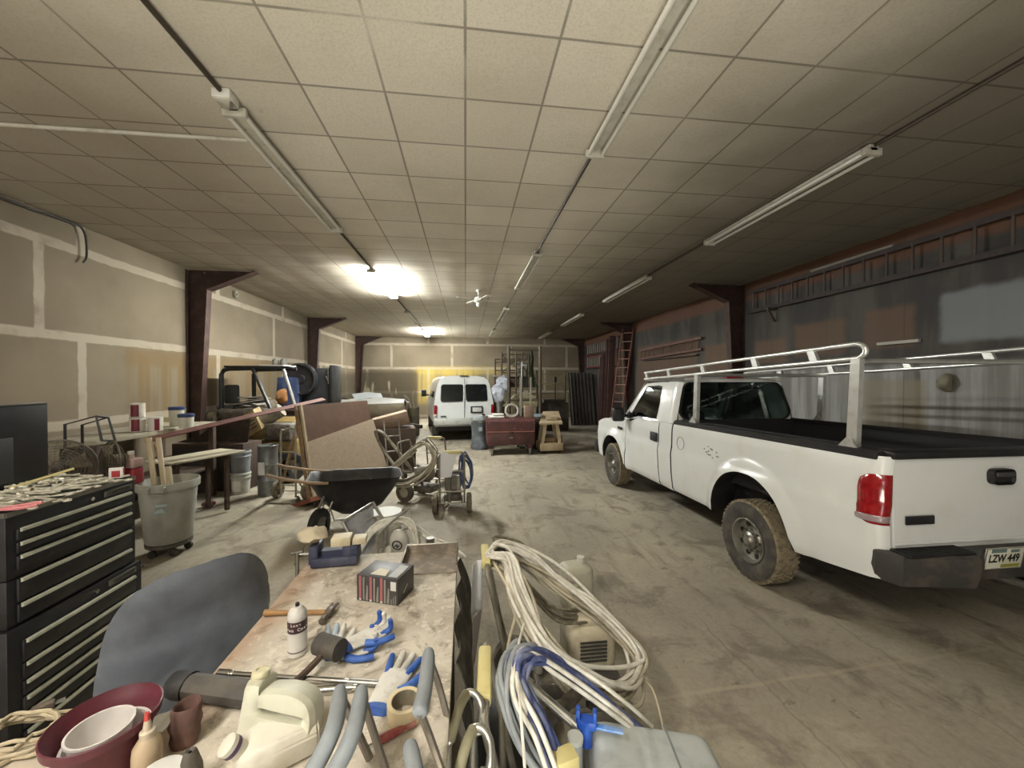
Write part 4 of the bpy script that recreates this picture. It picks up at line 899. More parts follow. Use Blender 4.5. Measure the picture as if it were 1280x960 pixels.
# ================================================================ HOSES AND SPRAYERS RIGHT OF THE TABLE
def hose(name, path, n, jit, r, mat, label, seed=1, closed=False, cat='hose', n_=8, res=4, lift=0.0, extra=None):
    """one hose running back and forth n times along a path, each pass a little off"""
    rs = random.Random(seed); pts = []
    for k in range(n):
        o = Vector((rs.uniform(-1, 1), rs.uniform(-1, 1), rs.uniform(-.6, 1))) * jit
        q = [Vector(p) + o*(.55+.45*math.sin(i*1.3+k)) + Vector((rs.uniform(-1, 1), rs.uniform(-1, 1), rs.uniform(-1, 1)))*jit*.25 + Vector((0, 0, lift*k)) for i, p in enumerate(path)]
        if k % 2 and not closed: q.reverse()
        pts += q
    if extra: pts += [Vector(p) for p in extra]
    m = M(); m.tube(pts, r, n_, res=res)
    for v in m.bm.verts: v.co.z = max(v.co.z, .012)
    o = m.build(name, mat, ang=80); return tag(o, label, cat)
def sprayer(label, loc, rz, housing='#b9b19c', kind=0, pad=True, wr=.14, tone='#8f8a7c', mo_=0.0):
    """airless sprayer cart: handle at x=0, machine towards +x"""
    fr = mt(tone, .5, .4, '#5f5a4f', 9, .1, .6); hs = mt(housing, .55, 0, '#8d8470', 8, .15, .6)
    t = thing('paint_sprayer', label, 'paint sprayer', loc, rz)
    m = M()
    m.tube([(.62+mo_, .17, .12), (.25, .18, .14), (.14, .18, .3), (.03, .18, .80), (0, .17, .92), (0, .12, .95), (0, -.12, .95), (0, -.17, .92), (.03, -.18, .80), (.14, -.18, .3), (.25, -.18, .14), (.62+mo_, -.17, .12), (.64+mo_, -.12, .12), (.64+mo_, .12, .12), (.62+mo_, .17, .12)], .0145, 8, res=3)
    m.cyl((.13, -.18, .34), (.13, .18, .34), .013); m.cyl((.06, -.18, .66), (.06, .18, .66), .012); m.cyl((.62+mo_, .14, .12), (.62+mo_, .14, 0.012), .014); m.cyl((.62+mo_, -.14, .12), (.62+mo_, -.14, .012), .014); m.build('frame', fr, t)
    m = M(); m.cyl((.2, -.27, wr), (.2, .27, wr), .010); m.build('axle', K['steel'], t)
    for s in (-1, 1):
        q = T(.2, s*.25, wr) @ rot(-90*s, 0, 0)
        m = M(); m.lathe([(wr*.5, -.03), (wr*.8, -.038), (wr*.97, -.03), (wr, 0), (wr*.97, .03), (wr*.8, .038), (wr*.5, .03)], q, 28); w = m.build('wheel', mt('#5a5348', .9, 0, '#8d836e', 9, .2, .6), t)
        m = M(); m.lathe([(wr*.55, .034), (wr*.48, .02), (wr*.2, .025), (wr*.15, .045), (0, .045)], q, 20); m.build('rim', mt('#b9b39f', .5, .1, '#8a826e', 12, 0, .5), w)
    m = M()
    if kind == 0:
        m.box((.45+mo_, 0, .42), (.30, .25, .26), bev=.05, seg=3); m.box((.45+mo_, 0, .56), (.16, .2, .06), bev=.02)
    else:
        m.lathe([(.0, 0), (.10, 0), (.135, .05), (.14, .14), (.12, .22), (.07, .25), (0, .255)], T(.45+mo_, 0, .33), 24)
    mo = m.build('motor_housing', hs, t, ang=60)
    m = M()
    for k in range(6): m.box((.45+mo_, -.131 if kind == 0 else -.143, .36+.022*k), (.16, .008, .009))
    m.build('vent', K['plug'], mo)
    m = M(); m.box((.45+mo_/2, 0, .2), (.34+mo_, .26, .1), bev=.01); m.build('base', K['grease'], t)
    m = M(); m.cyl((.30, .05, .12), (.30, .05, .52), .030); m.cyl((.30, .05, .22), (.30, .05, .34), .042); m.cyl((.30, .05, .5), (.24, .05, .55), .018); m.build('pump', K['steel'], t)
    m = M(); m.cyl((.30, -.09, .30), (.30, -.09, .50), .026); m.cyl((.30, -.09, .50), (.30, -.09, .54), .032); m.build('filter', mt('#aaa79c', .5, .3), t)
    m = M(); m.tube([(.30, .05, .12), (.33, .10, .05), (.42, .14, .03), (.55, .16, .04)], .013, 8); m.build('suction_tube', K['hosedk'], t)
    if pad:
        m = M(); m.box((-.004, 0, .952), (.05, .24, .05), bev=.012); pd = m.build('handle_pad', K['yellow'], t)
    return t
# far unit of the pair: handle over the table side
sprayer('paint sprayer cart with cream housing, farther of the two yellow padded carts by the table', (.12, 2.28, 0), 0, '#c4bba2', mo_=.17)
m = M(); pr = [(.035, 2.19, .955), (.035, 2.36, .955)]
m.grid(lambda u, v: (.035+.065*u-.01*v, 2.12+.10*u+.02*math.sin(u*5), .975-.30*v), 10, 6); m.thick(.002); solo('paper_sheets', m, K['paper'], 'white paper sheets hanging from the yellow pad of the farther sprayer', 'paper')
m = M(); m.grid(lambda u, v: (.04+.05*u*(1-.6*v)-.01*v, 2.11+.08*u, .69-.30*v), 8, 6); m.thick(.002); solo('plastic_sheet', m, mt('#b3a9a8', .6), 'dull torn plastic sheet dangling below the white papers of the farther sprayer', 'plastic sheet')
A = [W(px, py, Z=z) for px, py, z in ((614, 692, .96), (638, 698, .98), (652, 742, .87), (682, 800, .74), (722, 836, .64), (762, 856, .54), (790, 852, .49), (802, 826, .49), (782, 790, .54), (742, 754, .66), (702, 724, .76), (662, 694, .88), (630, 682, .95))]
hose('spray_hose', A, 9, .06, .0105, K['hose2'], 'thick pale hose looped from the farther sprayer handle down over its motor', 3, True)
hose('spray_hose', [p+Vector((-.02, -.02, -.05)) for p in A], 6, .075, .009, K['hose'], 'thinner beige hose wound among the pale loops of the farther sprayer', 8, True)
B_ = [W(px, py, Z=z) for px, py, z in ((620, 680, .95), (650, 690, .88), (690, 722, .74), (730, 752, .62), (755, 768, .56), (735, 772, .56), (700, 772, .62), (668, 745, .74), (640, 705, .88))]
hose('spray_hose', B_, 8, .06, .009, K['hosedk'], 'dark dusty hose coiled on the far side of the farther sprayer', 5, True)
m = M(); m.tube([(.14, 2.30, .94), (.19, 2.1, .93), (.26, 2.0, .80), (.22, 1.98, .62), (.20, 1.96, .45), (.17, 1.95, .42)], .008, 8); m.cyl((.17, 1.95, .42), (.16, 1.95, .35), .016); solo('air_line', m, K['cream'], 'cream cord with a plug dangling from the farther sprayer handle', 'cord')
m = M(); m.tube([(.86, 1.92, .45), (.97, 1.9, .38), (1.0, 1.82, .2), (1.02, 1.76, .05), (1.05, 1.70, .02)], .005, 6); m.cyl((1.05, 1.70, .02), (1.10, 1.66, .02), .014); solo('power_cord', m, K['cream'], 'thin cord with a cream plug on the floor right of the hose piles', 'cord')
for i, (px, py, l) in enumerate(((750, 775, 'cream connector lying on the hose loops of the farther sprayer, lower one'), (742, 762, 'cream connector lying on the hose loops of the farther sprayer, upper one'))):
    p = W(px+8, py, Z=.56); m = M(); m.box((0, 0, 0), (.09, .03, .026), bev=.006); m.cyl((.045, 0, 0), (.08, 0, 0), .008); solo('connector', m, K['cream'], l, 'connector', p, -60, None)
p = W(722, 762, Z=0); t = thing('plastic_jug', 'dusty white plastic jug standing on the floor behind the farther sprayer', 'jug', (p.x, p.y+.05, 0), 10)
m = M(); m.box((0, 0, .19), (.26, .22, .38), bev=.05, seg=3); m.build('body', mt('#bdbaa8', .55, 0, '#8f8b7c', 7, .1, .6), t); m = M()
for k in range(5): m.box((-.06, -.112, .1+.045*k), (.09, .008, .016), bev=.003)
m.build('ribs', mt('#a5a292', .6), t); m = M(); m.cyl((.06, .03, .37), (.06, .03, .42), .035); m.build('cap', K['white'], t)
# near unit
sprayer('paint sprayer cart, nearer of the two yellow padded carts by the table', (.07, 1.36, 0), -4, '#8f9089', 0)
m = M()
def hull(x, y): return 1
t = thing('engine_cover', 'rounded dusty grey plastic cover at the bottom edge of the view beside the hoses', 'cover', (.66, 1.25, .52), -12, None, -6, 4)
m = M(); m.box((0, 0, .06), (.46, .33, .20), bev=.06, seg=4); m.sub(1); m.build('shell', mt('#b3b8b6', .55, 0, '#8d918c', 6, .1, .6), t, ang=60)
m = M(); m.box((.06, 0, .16), (.008, .30, .004)); m.box((.06, -.165, .06), (.008, .004, .15)); m.build('seam', mt('#7f8583', .6), t)
m = M(); m.box((0, 0, -.09), (.36, .24, .12), bev=.02); m.cyl((-.15, -.1, -.15), (-.15, -.1, -.49), .012); m.cyl((.15, .1, -.15), (.15, .1, -.49), .012); m.cyl((-.15, .1, -.15), (-.15, .1, -.49), .012); m.cyl((.15, -.1, -.15), (.15, -.1, -.49), .012); m.build('stand', K['grease'], t)
NP = [W(px, py, Z=z) for px, py, z in ((700, 975, .74), (676, 915, .86), (655, 868, .95), (650, 835, 1.0), (664, 818, 1.0), (690, 830, .93), (735, 862, .80), (780, 896, .68), (806, 918, .60))]
hose('spray_hose', NP, 10, .042, .0095, K['hoseb'], 'blue hose looped over the nearer sprayer handle', 11, False)
hose('spray_hose', [p + Vector((-.015, -.01, .012)) for p in NP], 3, .035, .0085, K['hose2'], 'white hose running beside the blue loops on the nearer sprayer', 4, False)
L2 = [W(px, py, Z=z) for px, py, z in ((690, 985, .72), (655, 940, .80), (637, 890, .90), (632, 845, .97), (645, 815, .99), (662, 812, .98), (665, 830, .93))]
hose('spray_hose', L2, 5, .035, .010, K['grey'], 'grey hose hanging in a big loop next to the yellow pad of the nearer sprayer', 6, False)
m = M(); m.tube([W(655, 780, Z=1.0), W(646, 820, Z=1.02), W(650, 880, Z=.98), W(656, 960, Z=.86), W(657, 1000, Z=.8)], .005, 6); solo('thin_cord', m, K['hose2'], 'thin pale cord crossing upright in front of the blue hose loops', 'cord')
m = M(); m.tube([W(700, 822, Z=.93), W(745, 850, Z=.84), W(790, 885, Z=.72), (W(815, 908, Z=.62))], .008, 8); solo('air_line', m, K['hose2'], 'single white air line stretched over the blue hoses towards the grey cover', 'hose')
a, b = W(664, 858, Z=.80), W(722, 908, Z=.72); m = M(); m.cyl(a, b, .017); m.cyl(a, a+(a-b).normalized()*.03, .022); solo('suction_pipe', m, K['alu'], 'straight aluminium suction pipe lying across the nearer sprayer', 'pipe')
a, b = W(680, 905, Z=.62), W(740, 850, Z=.58); m = M(); m.cyl(a, b, .028); m.cyl(b, b+Vector((0, 0, -.12)), .03); m.cyl(a, a+Vector((0, 0, -.2)), .024); solo('pipe_elbow', m, K['grease'], 'greasy pipe elbow under the blue valve of the nearer sprayer', 'pipe')
p = W(733, 903, Z=.74); t = thing('valve', 'bright blue ball valve with a lever handle on the nearer sprayer', 'valve', (p.x, p.y, .72), -20)
BV = mt('#1b49a8', .45, 0, '#3a6cc4', 14, 0, .4); m = M(); m.cyl((0, 0, -.06), (0, 0, .035), .022); m.box((0, 0, .02), (.07, .04, .035), bev=.008); m.box((-.03, 0, .045), (.015, .03, .05), bev=.004); m.box((.03, 0, .045), (.015, .03, .05), bev=.004); m.build('body', BV, t)
m = M(); m.box((.075, 0, .012), (.11, .02, .010), bev=.003); m.build('lever', mt('#4a86d8', .4, 0, '#b9cbe0', 12, 0, .5), t)
p = W(719, 922, Z=.74); t = thing('filter_canister', 'small grey canister with a pale cap beside the blue valve', 'canister', (p.x, p.y, .56))
m = M(); m.cyl((0, 0, 0), (0, 0, .17), .026, n=20); m.build('body', K['grey'], t); m = M(); m.cyl((0, 0, .17), (0, 0, .185), .028, n=20); m.build('cap', mt('#b5b7b2', .5), t)
p = W(706, 950, Z=.80); m = M(); m.box((0, 0, 0), (.08, .06, .05), bev=.012); solo('foam_block', m, K['yellow'], 'pale yellow foam block at the foot of the blue hoses', 'foam', p, 15)
# bent chrome loop handles next to the table edge
t = thing('hand_cart', 'narrow cart with two bent chrome loop handles between the table and the nearer sprayer', 'cart', (0, 0, 0))
for dx, dy in ((0, 0), (.02, -.13)):
    P = [W(px, py, Z=z) + Vector((dx, dy, 0)) for px, py, z in ((560, 965, .80), (563, 925, .90), (574, 885, .97), (583, 867, .98), (594, 868, .98), (602, 884, .96), (599, 915, .90), (591, 945, .82))]
    lo = [Vector((P[0].x, P[0].y-.03, .06))]; hi = [Vector((P[-1].x+.01, P[-1].y-.05, .06))]
    m = M(); m.tube(lo + P + hi, .0115, 10); h = m.build('loop_handle', K['alu'], t, ang=80)
    m = M(); m.tube(P[1:4], .0155, 10); m.build('grip', mt('#8f8a70', .7, 0, '#6e6a56', 12, .1, .5), h, ang=80)
m = M(); m.box((.03, 1.12, .04), (.14, .3, .05), bev=.006); m.build('base', K['rust'], t)
for s in (.98, 1.26):
    m = M(); m.cyl((.08, s, .05), (.12, s, .05), .05, n=16); m.build('wheel', K['rubber'], t)
# ================================================================ OFFICE CHAIR
FAB = mt('#555d68', .95, 0, '#6f757c', 30, .25, .5, .4, .65)
n = N('chair_fabric'); c = n.mix(n.ss(n.noise(3, 5, .6), .35, .7), hx('#454a53'), hx('#656b73')); c = n.mix(n.math('MULTIPLY', n.ss(n.noise(60, 3, .7), .62, .78), .2), c, hx('#8a8e90')); n.bump(n.noise(250, 2), .3, .002); FAB = n.out(c, .95, 0, **{'Sheen Weight': .4})
ca, cb = Vector((-1.27, 1.50)), Vector((-.90, 1.92)); cd = (cb-ca); cang = math.degrees(math.atan2(cd.y, cd.x)); cm_ = (ca+cb)/2
t = thing('office_chair', 'blue grey fabric office chair pushed in at the corner of the two tables', 'chair', (cm_.x, cm_.y, 0), cang)
def cb_(o):
    m = M(); w, h = .285, .30; zc = .96
    def fn(u, v):
        a, b = 2*u-1, 2*v-1; k = (abs(a)**3.2+abs(b)**3.2)**(1/3.2); mx = max(abs(a), abs(b), 1e-6); s = mx/max(k, 1e-6)
        x, z = a*w*s, b*h*s
        e = 1-max(abs(a), abs(b))**6
        return (x*(1-.10*b), o*(.034*e+.004) + .05*(abs(a)**2) - .07*b*(1 if b < 0 else .6) + .0, zc+z)
    m.grid(fn, 28, 28); return m
m = cb_(-1); k_ = cb_(1)
me_ = bpy.data.meshes.new('tmp'); k_.bm.to_mesh(me_); m.bm.from_mesh(me_); k_.bm.free(); bpy.data.meshes.remove(me_)
bmesh.ops.remove_doubles(m.bm, verts=m.bm.verts[:], dist=.009)
m.build('backrest', FAB, t, ang=75)
m = M(); m.box((0, -.30, .56), (.50, .46, .10), bev=.045, seg=4); m.build('seat', FAB, t, ang=60)
m = M(); m.tube([(0, .06, .80), (0, .07, .6), (0, .0, .47), (0, -.25, .47)], .022, 8); m.build('back_support', K['black'], t)
m = M(); m.cyl((0, -.28, .12), (0, -.28, .5), .026); m.build('gas_lift', K['black'], t)
m = M()
for k in range(5):
    a = 2*PI*k/5+.3; m.tube([(0, -.28, .13), (.15*math.cos(a), -.28+.15*math.sin(a), .12), (.28*math.cos(a), -.28+.28*math.sin(a), .08)], .022, 8)
m.build('star_base', K['black'], t)
for k in range(5):
    a = 2*PI*k/5+.3; m = M(); m.cyl((.28*math.cos(a)-.02, -.28+.28*math.sin(a), .03), (.28*math.cos(a)+.02, -.28+.28*math.sin(a), .03), .03); m.cyl((.28*math.cos(a), -.28+.28*math.sin(a), .05), (.28*math.cos(a), -.28+.28*math.sin(a), .08), .008); m.build('caster', K['black'], t)
# ================================================================ TOOL CHESTS
TB = mt('#141416', .42, 0, '#28272a', 6, 0, .5); DR = mt('#1b1b1d', .4, 0, '#343230', 7, 0, .5); STRIP = mt('#b3b3a2', .4, .2, '#8a897a', 10, 0, .5)
FX, BX, CY0, CY1 = -2.2, -2.66, 2.12, 2.85
def chest(name, label, z0, z1, drawers, badge=None, lock=None, top=True, ex=0):
    t = thing(name, label, 'tool chest', (0, 0, 0))
    m = M(); m.box(((FX+BX)/2+ex/2, (CY0+CY1)/2, (z0+z1)/2), (FX-BX+ex, CY1-CY0+2*ex, z1-z0), bev=.006); m.build('cabinet', TB, t)
    for a, b in drawers:
        m = M(); m.box((FX+ex+.006, (CY0+CY1)/2, (a+b)/2), (.012, CY1-CY0-.08, b-a-.008), bev=.003); d = m.build('drawer', DR, t)
        m = M(); m.prism([(FX+ex+.010, CY0+.05, b-.022), (FX+ex+.024, CY0+.05, b-.018), (FX+ex+.022, CY0+.05, b-.006), (FX+ex+.010, CY0+.05, b-.002)], (0, CY1-CY0-.10, 0)); m.build('drawer_handle', STRIP, d)
    if badge:
        m = M(); m.box((FX+ex+.006, CY1-.13, badge), (.012, .19, .034), bev=.003); bd = m.build('badge', mt('#5c5b53', .4, .3), t)
        text('CRAFTSMAN', .026, mt('#222220', .5), bd, T(FX+ex+.0125, CY1-.13, badge) @ rot(0, 0, 90) @ rot(90, 0, 0))
    if lock:
        m = M(); m.cyl((FX+ex, CY0+.42, lock), (FX+ex+.016, CY0+.42, lock), .011, n=16); m.build('lock', K['chrome'], t)
    return t
lower = chest('rolling_tool_cabinet', 'black rolling tool cabinet at the bottom of the stack beside the chair', .11, .785, ((.16, .26), (.265, .35), (.355, .43), (.435, .51), (.515, .60), (.605, .715)), .748, .748, ex=.02)
for xx in (FX-.04, BX+.04):
    for yy in (CY0+.06, CY1-.06):
        m = M(); m.cyl((xx, yy-.015, .05), (xx, yy+.015, .05), .05, n=16); m.box((xx, yy, .1), (.06, .06, .012)); m.build('caster', K['rubber'], lower)
m = M(); m.cyl((FX+.02, CY1+.05, .73), (BX, CY1+.05, .73), .012); m.cyl((FX, CY1, .73), (FX, CY1+.05, .73), .01); m.cyl((BX, CY1, .73), (BX, CY1+.05, .73), .01); m.build('side_handle', K['steel'], lower)
chest('middle_tool_chest', 'black two drawer middle tool chest between the rolling cabinet and the open top chest', .787, 1.022, ((.80, .895), (.90, 1.02)))
top = chest('top_tool_chest', 'black top tool chest with its lid open and three silver handled drawers', 1.024, 1.335, ((1.06, 1.135), (1.14, 1.20), (1.205, 1.27)), 1.298, 1.298)
m = M(); m.box((BX-.02, (CY0+CY1)/2-.02, 1.60), (.045, CY1-CY0-.06, .50), bev=.008); ld = m.build('lid', TB, top)
m = M(); m.box((BX+.006, (CY0+CY1)/2-.1, 1.53), (.008, CY1-CY0-.30, .26), bev=.003); m.build('lid_panel', mt('#33363a', .5), ld)
m = M(); m.box((BX-.02, (CY0+CY1)/2-.02, 1.853), (.05, CY1-CY0-.06, .010), bev=.003); m.build('lid_edge', K['steel'], ld)
m = M()
m.box((FX+.002, (CY0+CY1)/2, 1.345), (.008, CY1-CY0, .024)); m.box((BX-.0, (CY0+CY1)/2, 1.345), (.008, CY1-CY0, .024)); m.box(((FX+BX)/2, CY0, 1.345), (FX-BX, .008, .024)); m.box(((FX+BX)/2, CY1, 1.345), (FX-BX, .008, .024)); m.build('tray_lip', K['steel'], top)
# tools heaped in the tray
TOOL = mt('#d6d2c2', .4, .3, '#8f8875', 14, 0, .5)
def wrench_mesh(L):
    m = M(); m.box((0, 0, 0), (L*.72, .016, .007), bev=.002)
    m.tor(.014, .0055, T(L*.42, 0, 0), 16, 6); m.tor(.019, .007, T(-L*.42, 0, 0), 14, 6, math.radians(215), math.radians(505)); return m
ws = [solo('wrench', wrench_mesh(L), TOOL, 'dull silver spanner in the heap of tools on the open chest', 'wrench', (0, 0, 0), 0, 'spanners heaped on the tool chest') for L in (.17, .23, .30)]
rs = random.Random(21); k = 0
for row in range(4):
    for i in range(16):
        y = CY0+.04+i*.043+rs.uniform(-.01, .01); x = FX-.09-.095*row+rs.uniform(-.02, .02)
        loc = (x, y, 1.348+.006*row+rs.uniform(0, .022)); rz = rs.uniform(-28, 28) + (12 if row == 0 else 0); ry = rs.uniform(-6, 6)
        if k < 3: o = ws[k]; o.location = loc; o.rotation_euler = (0, math.radians(ry), math.radians(rz))
        else: dup(ws[k % 3], loc, rz, None, None, 0, ry)
        k += 1
m = M(); m.lathe([(.008, 0), (.014, 0), (.014, .035), (.011, .035), (.011, .02), (.008, .02)], n=14, c0=True); s0 = solo('socket', m, TOOL, 'short silver socket among the tools at the back of the open chest', 'socket', (-2.5, 2.5, 1.385), 0, 'loose sockets on the tool chest', 80)
for i in range(9): dup(s0, (-2.40-.15*rs.random(), 2.42+.36*rs.random(), 1.382+.012*rs.random()), rs.uniform(0, 180), None, None, 86)
t = thing('pliers', 'pliers with pale red grips hanging over the near corner of the tool chest', 'pliers', (FX-.05, CY0+.03, 1.372), 25)
m = M(); m.tube([(0, .01, 0), (.06, .03, .0), (.13, .02, .005)], .008, 6); m.build('grip', K['pinky'], t); m = M(); m.tube([(0, -.01, 0), (.06, -.035, 0), (.13, -.03, .005)], .008, 6); m.build('grip', K['pinky'], t)
m = M(); m.tube([(0, .01, 0), (-.03, -.004, 0), (-.08, 0, 0)], .008, 6); m.tube([(0, -.01, 0), (-.03, .004, 0), (-.08, 0, 0)], .008, 6); m.build('jaw', K['steel'], t)
t = thing('bit_package', 'small red and white package on the far corner of the tool chest', 'package', (-2.27, 2.80, 1.357), 20); m = M(); m.box((0, 0, .035), (.07, .02, .07), bev=.003); m.build('card', mt('#d8d2cc', .6), t); m = M(); m.box((.0, -.011, .03), (.04, .003, .04)); m.box((.036, 0, .05), (.003, .018, .03)); m.build('print', K['red'], t)
m = M(); m.box((0, 0, 0), (.26, .022, .010)); solo('ruler', m, K['yellow'], 'yellowish folding rule lying across the back of the tool heap', 'ruler', (-2.52, 2.62, 1.412), 55, None, 0, -14)
# ================================================================ LEFT SIDE, MIDDLE DISTANCE
# trash can on a dolly with boards standing in it
t = thing('trash_can', 'round grey plastic trash can on a wheeled dolly with boards standing in it', 'trash can', (-3.42, 4.89, 0))
CANM = mt('#a9aaa0', .6, 0, '#858276', 4, .1, .6, .4, .65, (1, 1, .5))
m = M(); m.lathe([(0, .15), (.205, .15), (.215, .17), (.262, .74), (.262, .755), (.285, .76), (.288, .83), (.283, .845), (.272, .845), (.268, .80), (.25, .76), (.2, .19), (0, .18)], n=40); m.build('body', CANM, t)
m = M()
for a in (-75, 105):
    q = rot(0, 0, a) @ T(.285, 0, .80); m.tube([(0, -.07, .02), (.03, -.07, .02), (.04, -.06, -.05), (.04, .06, -.05), (.03, .07, .02), (0, .07, .02)], .009, 6, smooth=False, res=3) if False else m._x(m.tube([(0, -.07, .02), (.03, -.07, .02), (.035, -.06, -.05), (.035, .06, -.05), (.03, .07, .02), (0, .07, .02)], .009, 6, smooth=False), q)
m.build('side_handle', CANM, t)
m = M(); m.lathe([(0, .10), (.2, .10), (.215, .115), (.215, .145), (0, .145)], n=28); d = m.build('dolly', K['grease'], t)
for k in range(5):
    a = 2*PI*k/5+.5; m = M(); c = (.17*math.cos(a), .17*math.sin(a)); m.cyl((c[0], c[1]-.015, .042), (c[0], c[1]+.015, .042), .042, n=14); m.cyl((c[0], c[1], .05), (c[0], c[1], .1), .012); m.build('caster', K['rubber'], d)
m = M(); m.prism([(.0, -.267, .60), (.10, -.25, .60), (.10, -.252, .63), (.0, -.267, .63)], (0, .004, 0)); m.prism([(-.02, -.26, .53), (.09, -.245, .53), (.05, -.25, .58), (.01, -.258, .57)], (0, .004, 0)); m.xf(rot(0, 0, 10)); m.build('label', mt('#b4c8c8', .7), t)
for i, (a, b, w, l) in enumerate(((W(193, 605, Y=4.86), W(186, 547, Y=4.98), .055, 'pale board standing tallest in the trash can, left one'), (W(205, 605, Y=4.83), W(198, 547, Y=5.02), .05, 'pale board standing tallest in the trash can, right one'),
                                 (W(214, 604, Y=4.82), W(210, 583, Y=4.9), .06, 'short pale board standing in the trash can'), (W(199, 605, Y=4.9), W(194, 556, Y=5.05), .03, 'thin brown stick standing in the trash can'))):
    d = (b-a).normalized(); base = Vector((-3.42+(i-1.4)*.07, 4.90+.03*(i % 2), .2)); d = (b-base).normalized(); m = M(); L = (b-base).length; m.box((0, 0, L/2), (w, .02, L), bev=.003); o = solo('wood_board', m, K['pine'] if i < 3 else K['wood'], l, 'board', base); o.rotation_euler = Vector((0, 0, 1)).rotation_difference(d).to_euler()
# side bench behind the tool chest with two fans
t = thing('side_bench', 'low dark bench behind the tool chest carrying the dusty fans', 'bench', (-3.49, 3.33, 0))
m = M(); m.box((0, 0, 1.09), (.92, .75, .05), bev=.004); m.build('benchtop', K['dust'], t)
for xx in (-.42, .42):
    for yy in (-.33, .33): m = M(); m.box((xx, yy, .533), (.07, .07, 1.065)); m.build('leg', K['dkwood'], t)
m = M(); m.box((0, 0, .35), (.76, .58, .03)); m.build('shelf', K['dkwood'], t)
CAGE = mt('#575145', .6, .3, '#3c372f', 12, 0, .5)
def fan(label, loc, rz, R, motor, blades=True):
    t = thing('box_fan', label, 'fan', loc, rz)
    m = M()
    for s in (-1, 1):
        for k in range(11): m.tor(R*(.12+.088*k), .0022, T(0, s*.06*(1-(.12+.088*k)**4), R+.03) @ rot(90, 0, 0), 40, 4)
        for k in range(20):
            a = 2*PI*k/20; m.tube([(R*f*math.cos(a), s*.06*(1-f**4), R+.03+R*f*math.sin(a)) for f in (.1, .4, .7, .9, 1.0)], .002, 4, smooth=False)
    m.tor(R, .008, T(0, 0, R+.03) @ rot(90, 0, 0), 40, 6); m.build('cage', CAGE, t)
    m = M(); m.lathe([(0, -.1), (.04, -.1), (.06, -.08), (.06, .01), (.03, .03), (0, .03)], T(0, 0, R+.03) @ rot(90, 0, 0), 18); m.build('motor', motor, t)
    m = M()
    for k in range(4):
        a = math.radians(90*k+20); q = T(0, -.01, R+.03) @ rot(90, 0, 0) @ rot(0, 0, math.degrees(a)); m.prism([(.04, -.02, -.01), (R*.8, -.07*R/.2, -.02), (R*.85, .05*R/.2, .03), (.04, .02, .01)], (0, 0, .003), q)
    m.build('blade', K['dust'], t)
    m = M(); m.box((0, 0, .012), (R*1.3, .2, .024), bev=.006); m.cyl((0, 0, .02), (0, 0, .05), .03); m.build('base', K['dkmetal'], t)
    return t
p = W(140, 555, Y=3.55); f1 = fan('round wire cage fan with its pale motor showing, right of the other dusty fan', (p.x, 3.55, 1.115), -35, .175, K['dust'])
p = W(72, 552, Y=3.2); f2 = fan('large dusty cage fan directly behind the open tool chest', (p.x, 3.2, 1.115), 28, .205, K['dkmetal'])
a = W(97, 545, Y=3.62)
m = M(); z0 = 1.115; m.tube([(a.x, 3.52, z0), (a.x, 3.52, 1.64), (a.x+.19, 3.56, 1.70), (a.x+.23, 3.56, 1.50)], .010, 6, smooth=False); m.tube([(a.x, 3.66, z0), (a.x, 3.66, 1.62), (a.x+.19, 3.67, 1.68), (a.x+.24, 3.67, 1.48), (a.x+.23, 3.56, 1.50)], .010, 6, smooth=False); m.cyl((a.x+.19, 3.56, 1.70), (a.x+.19, 3.67, 1.68), .01)
solo('metal_rack', m, K['black'], 'black metal frame standing behind the dusty fans', 'rack')
p = W(166, 588, Y=3.6); t = thing('plastic_bottle', 'clear jug of red liquid on the bench edge next to the trash can boards', 'bottle', (p.x-.03, 3.62, 1.115))
m = M(); m.box((0, 0, .07), (.13, .11, .14), bev=.015); m.build('liquid', mt('#8a2832', .35), t); m = M(); m.box((0, 0, .18), (.13, .11, .08), bev=.015); m.cyl((0, 0, .2), (0, 0, .26), .03, .02); m.build('shoulder', mt('#b59a92', .4), t); m = M(); m.cyl((0, 0, .255), (0, 0, .28), .022); m.build('cap', K['white'], t)
m = M()
for i in range(3): m.lathe([(.0, 0), (.05, 0), (.055, .06), (.03, .1), (.02, .12), (0, .12)], T(-.12*i, .02*i, 0), 16)
for i, px in enumerate((103, 113, 92)):
    p = W(px, 590, Y=3.15); m2 = M(); m2.lathe([(.0, 0), (.05, 0), (.055, .06), (.03, .1), (.022, .13), (0, .13)], n=18)
    solo('dusty_bottle', m2, mt('#b0a994', .5, 0, '#857c68', 10, 0, .5), ('dusty white bottle in the middle of three in front of the wire cage fan', 'dusty white bottle nearest the wire cage fan motor', 'dusty white bottle leftmost of the three before the fans')[i], 'bottle', (p.x, 3.05+.06*i, 1.115))
m.bm.free()
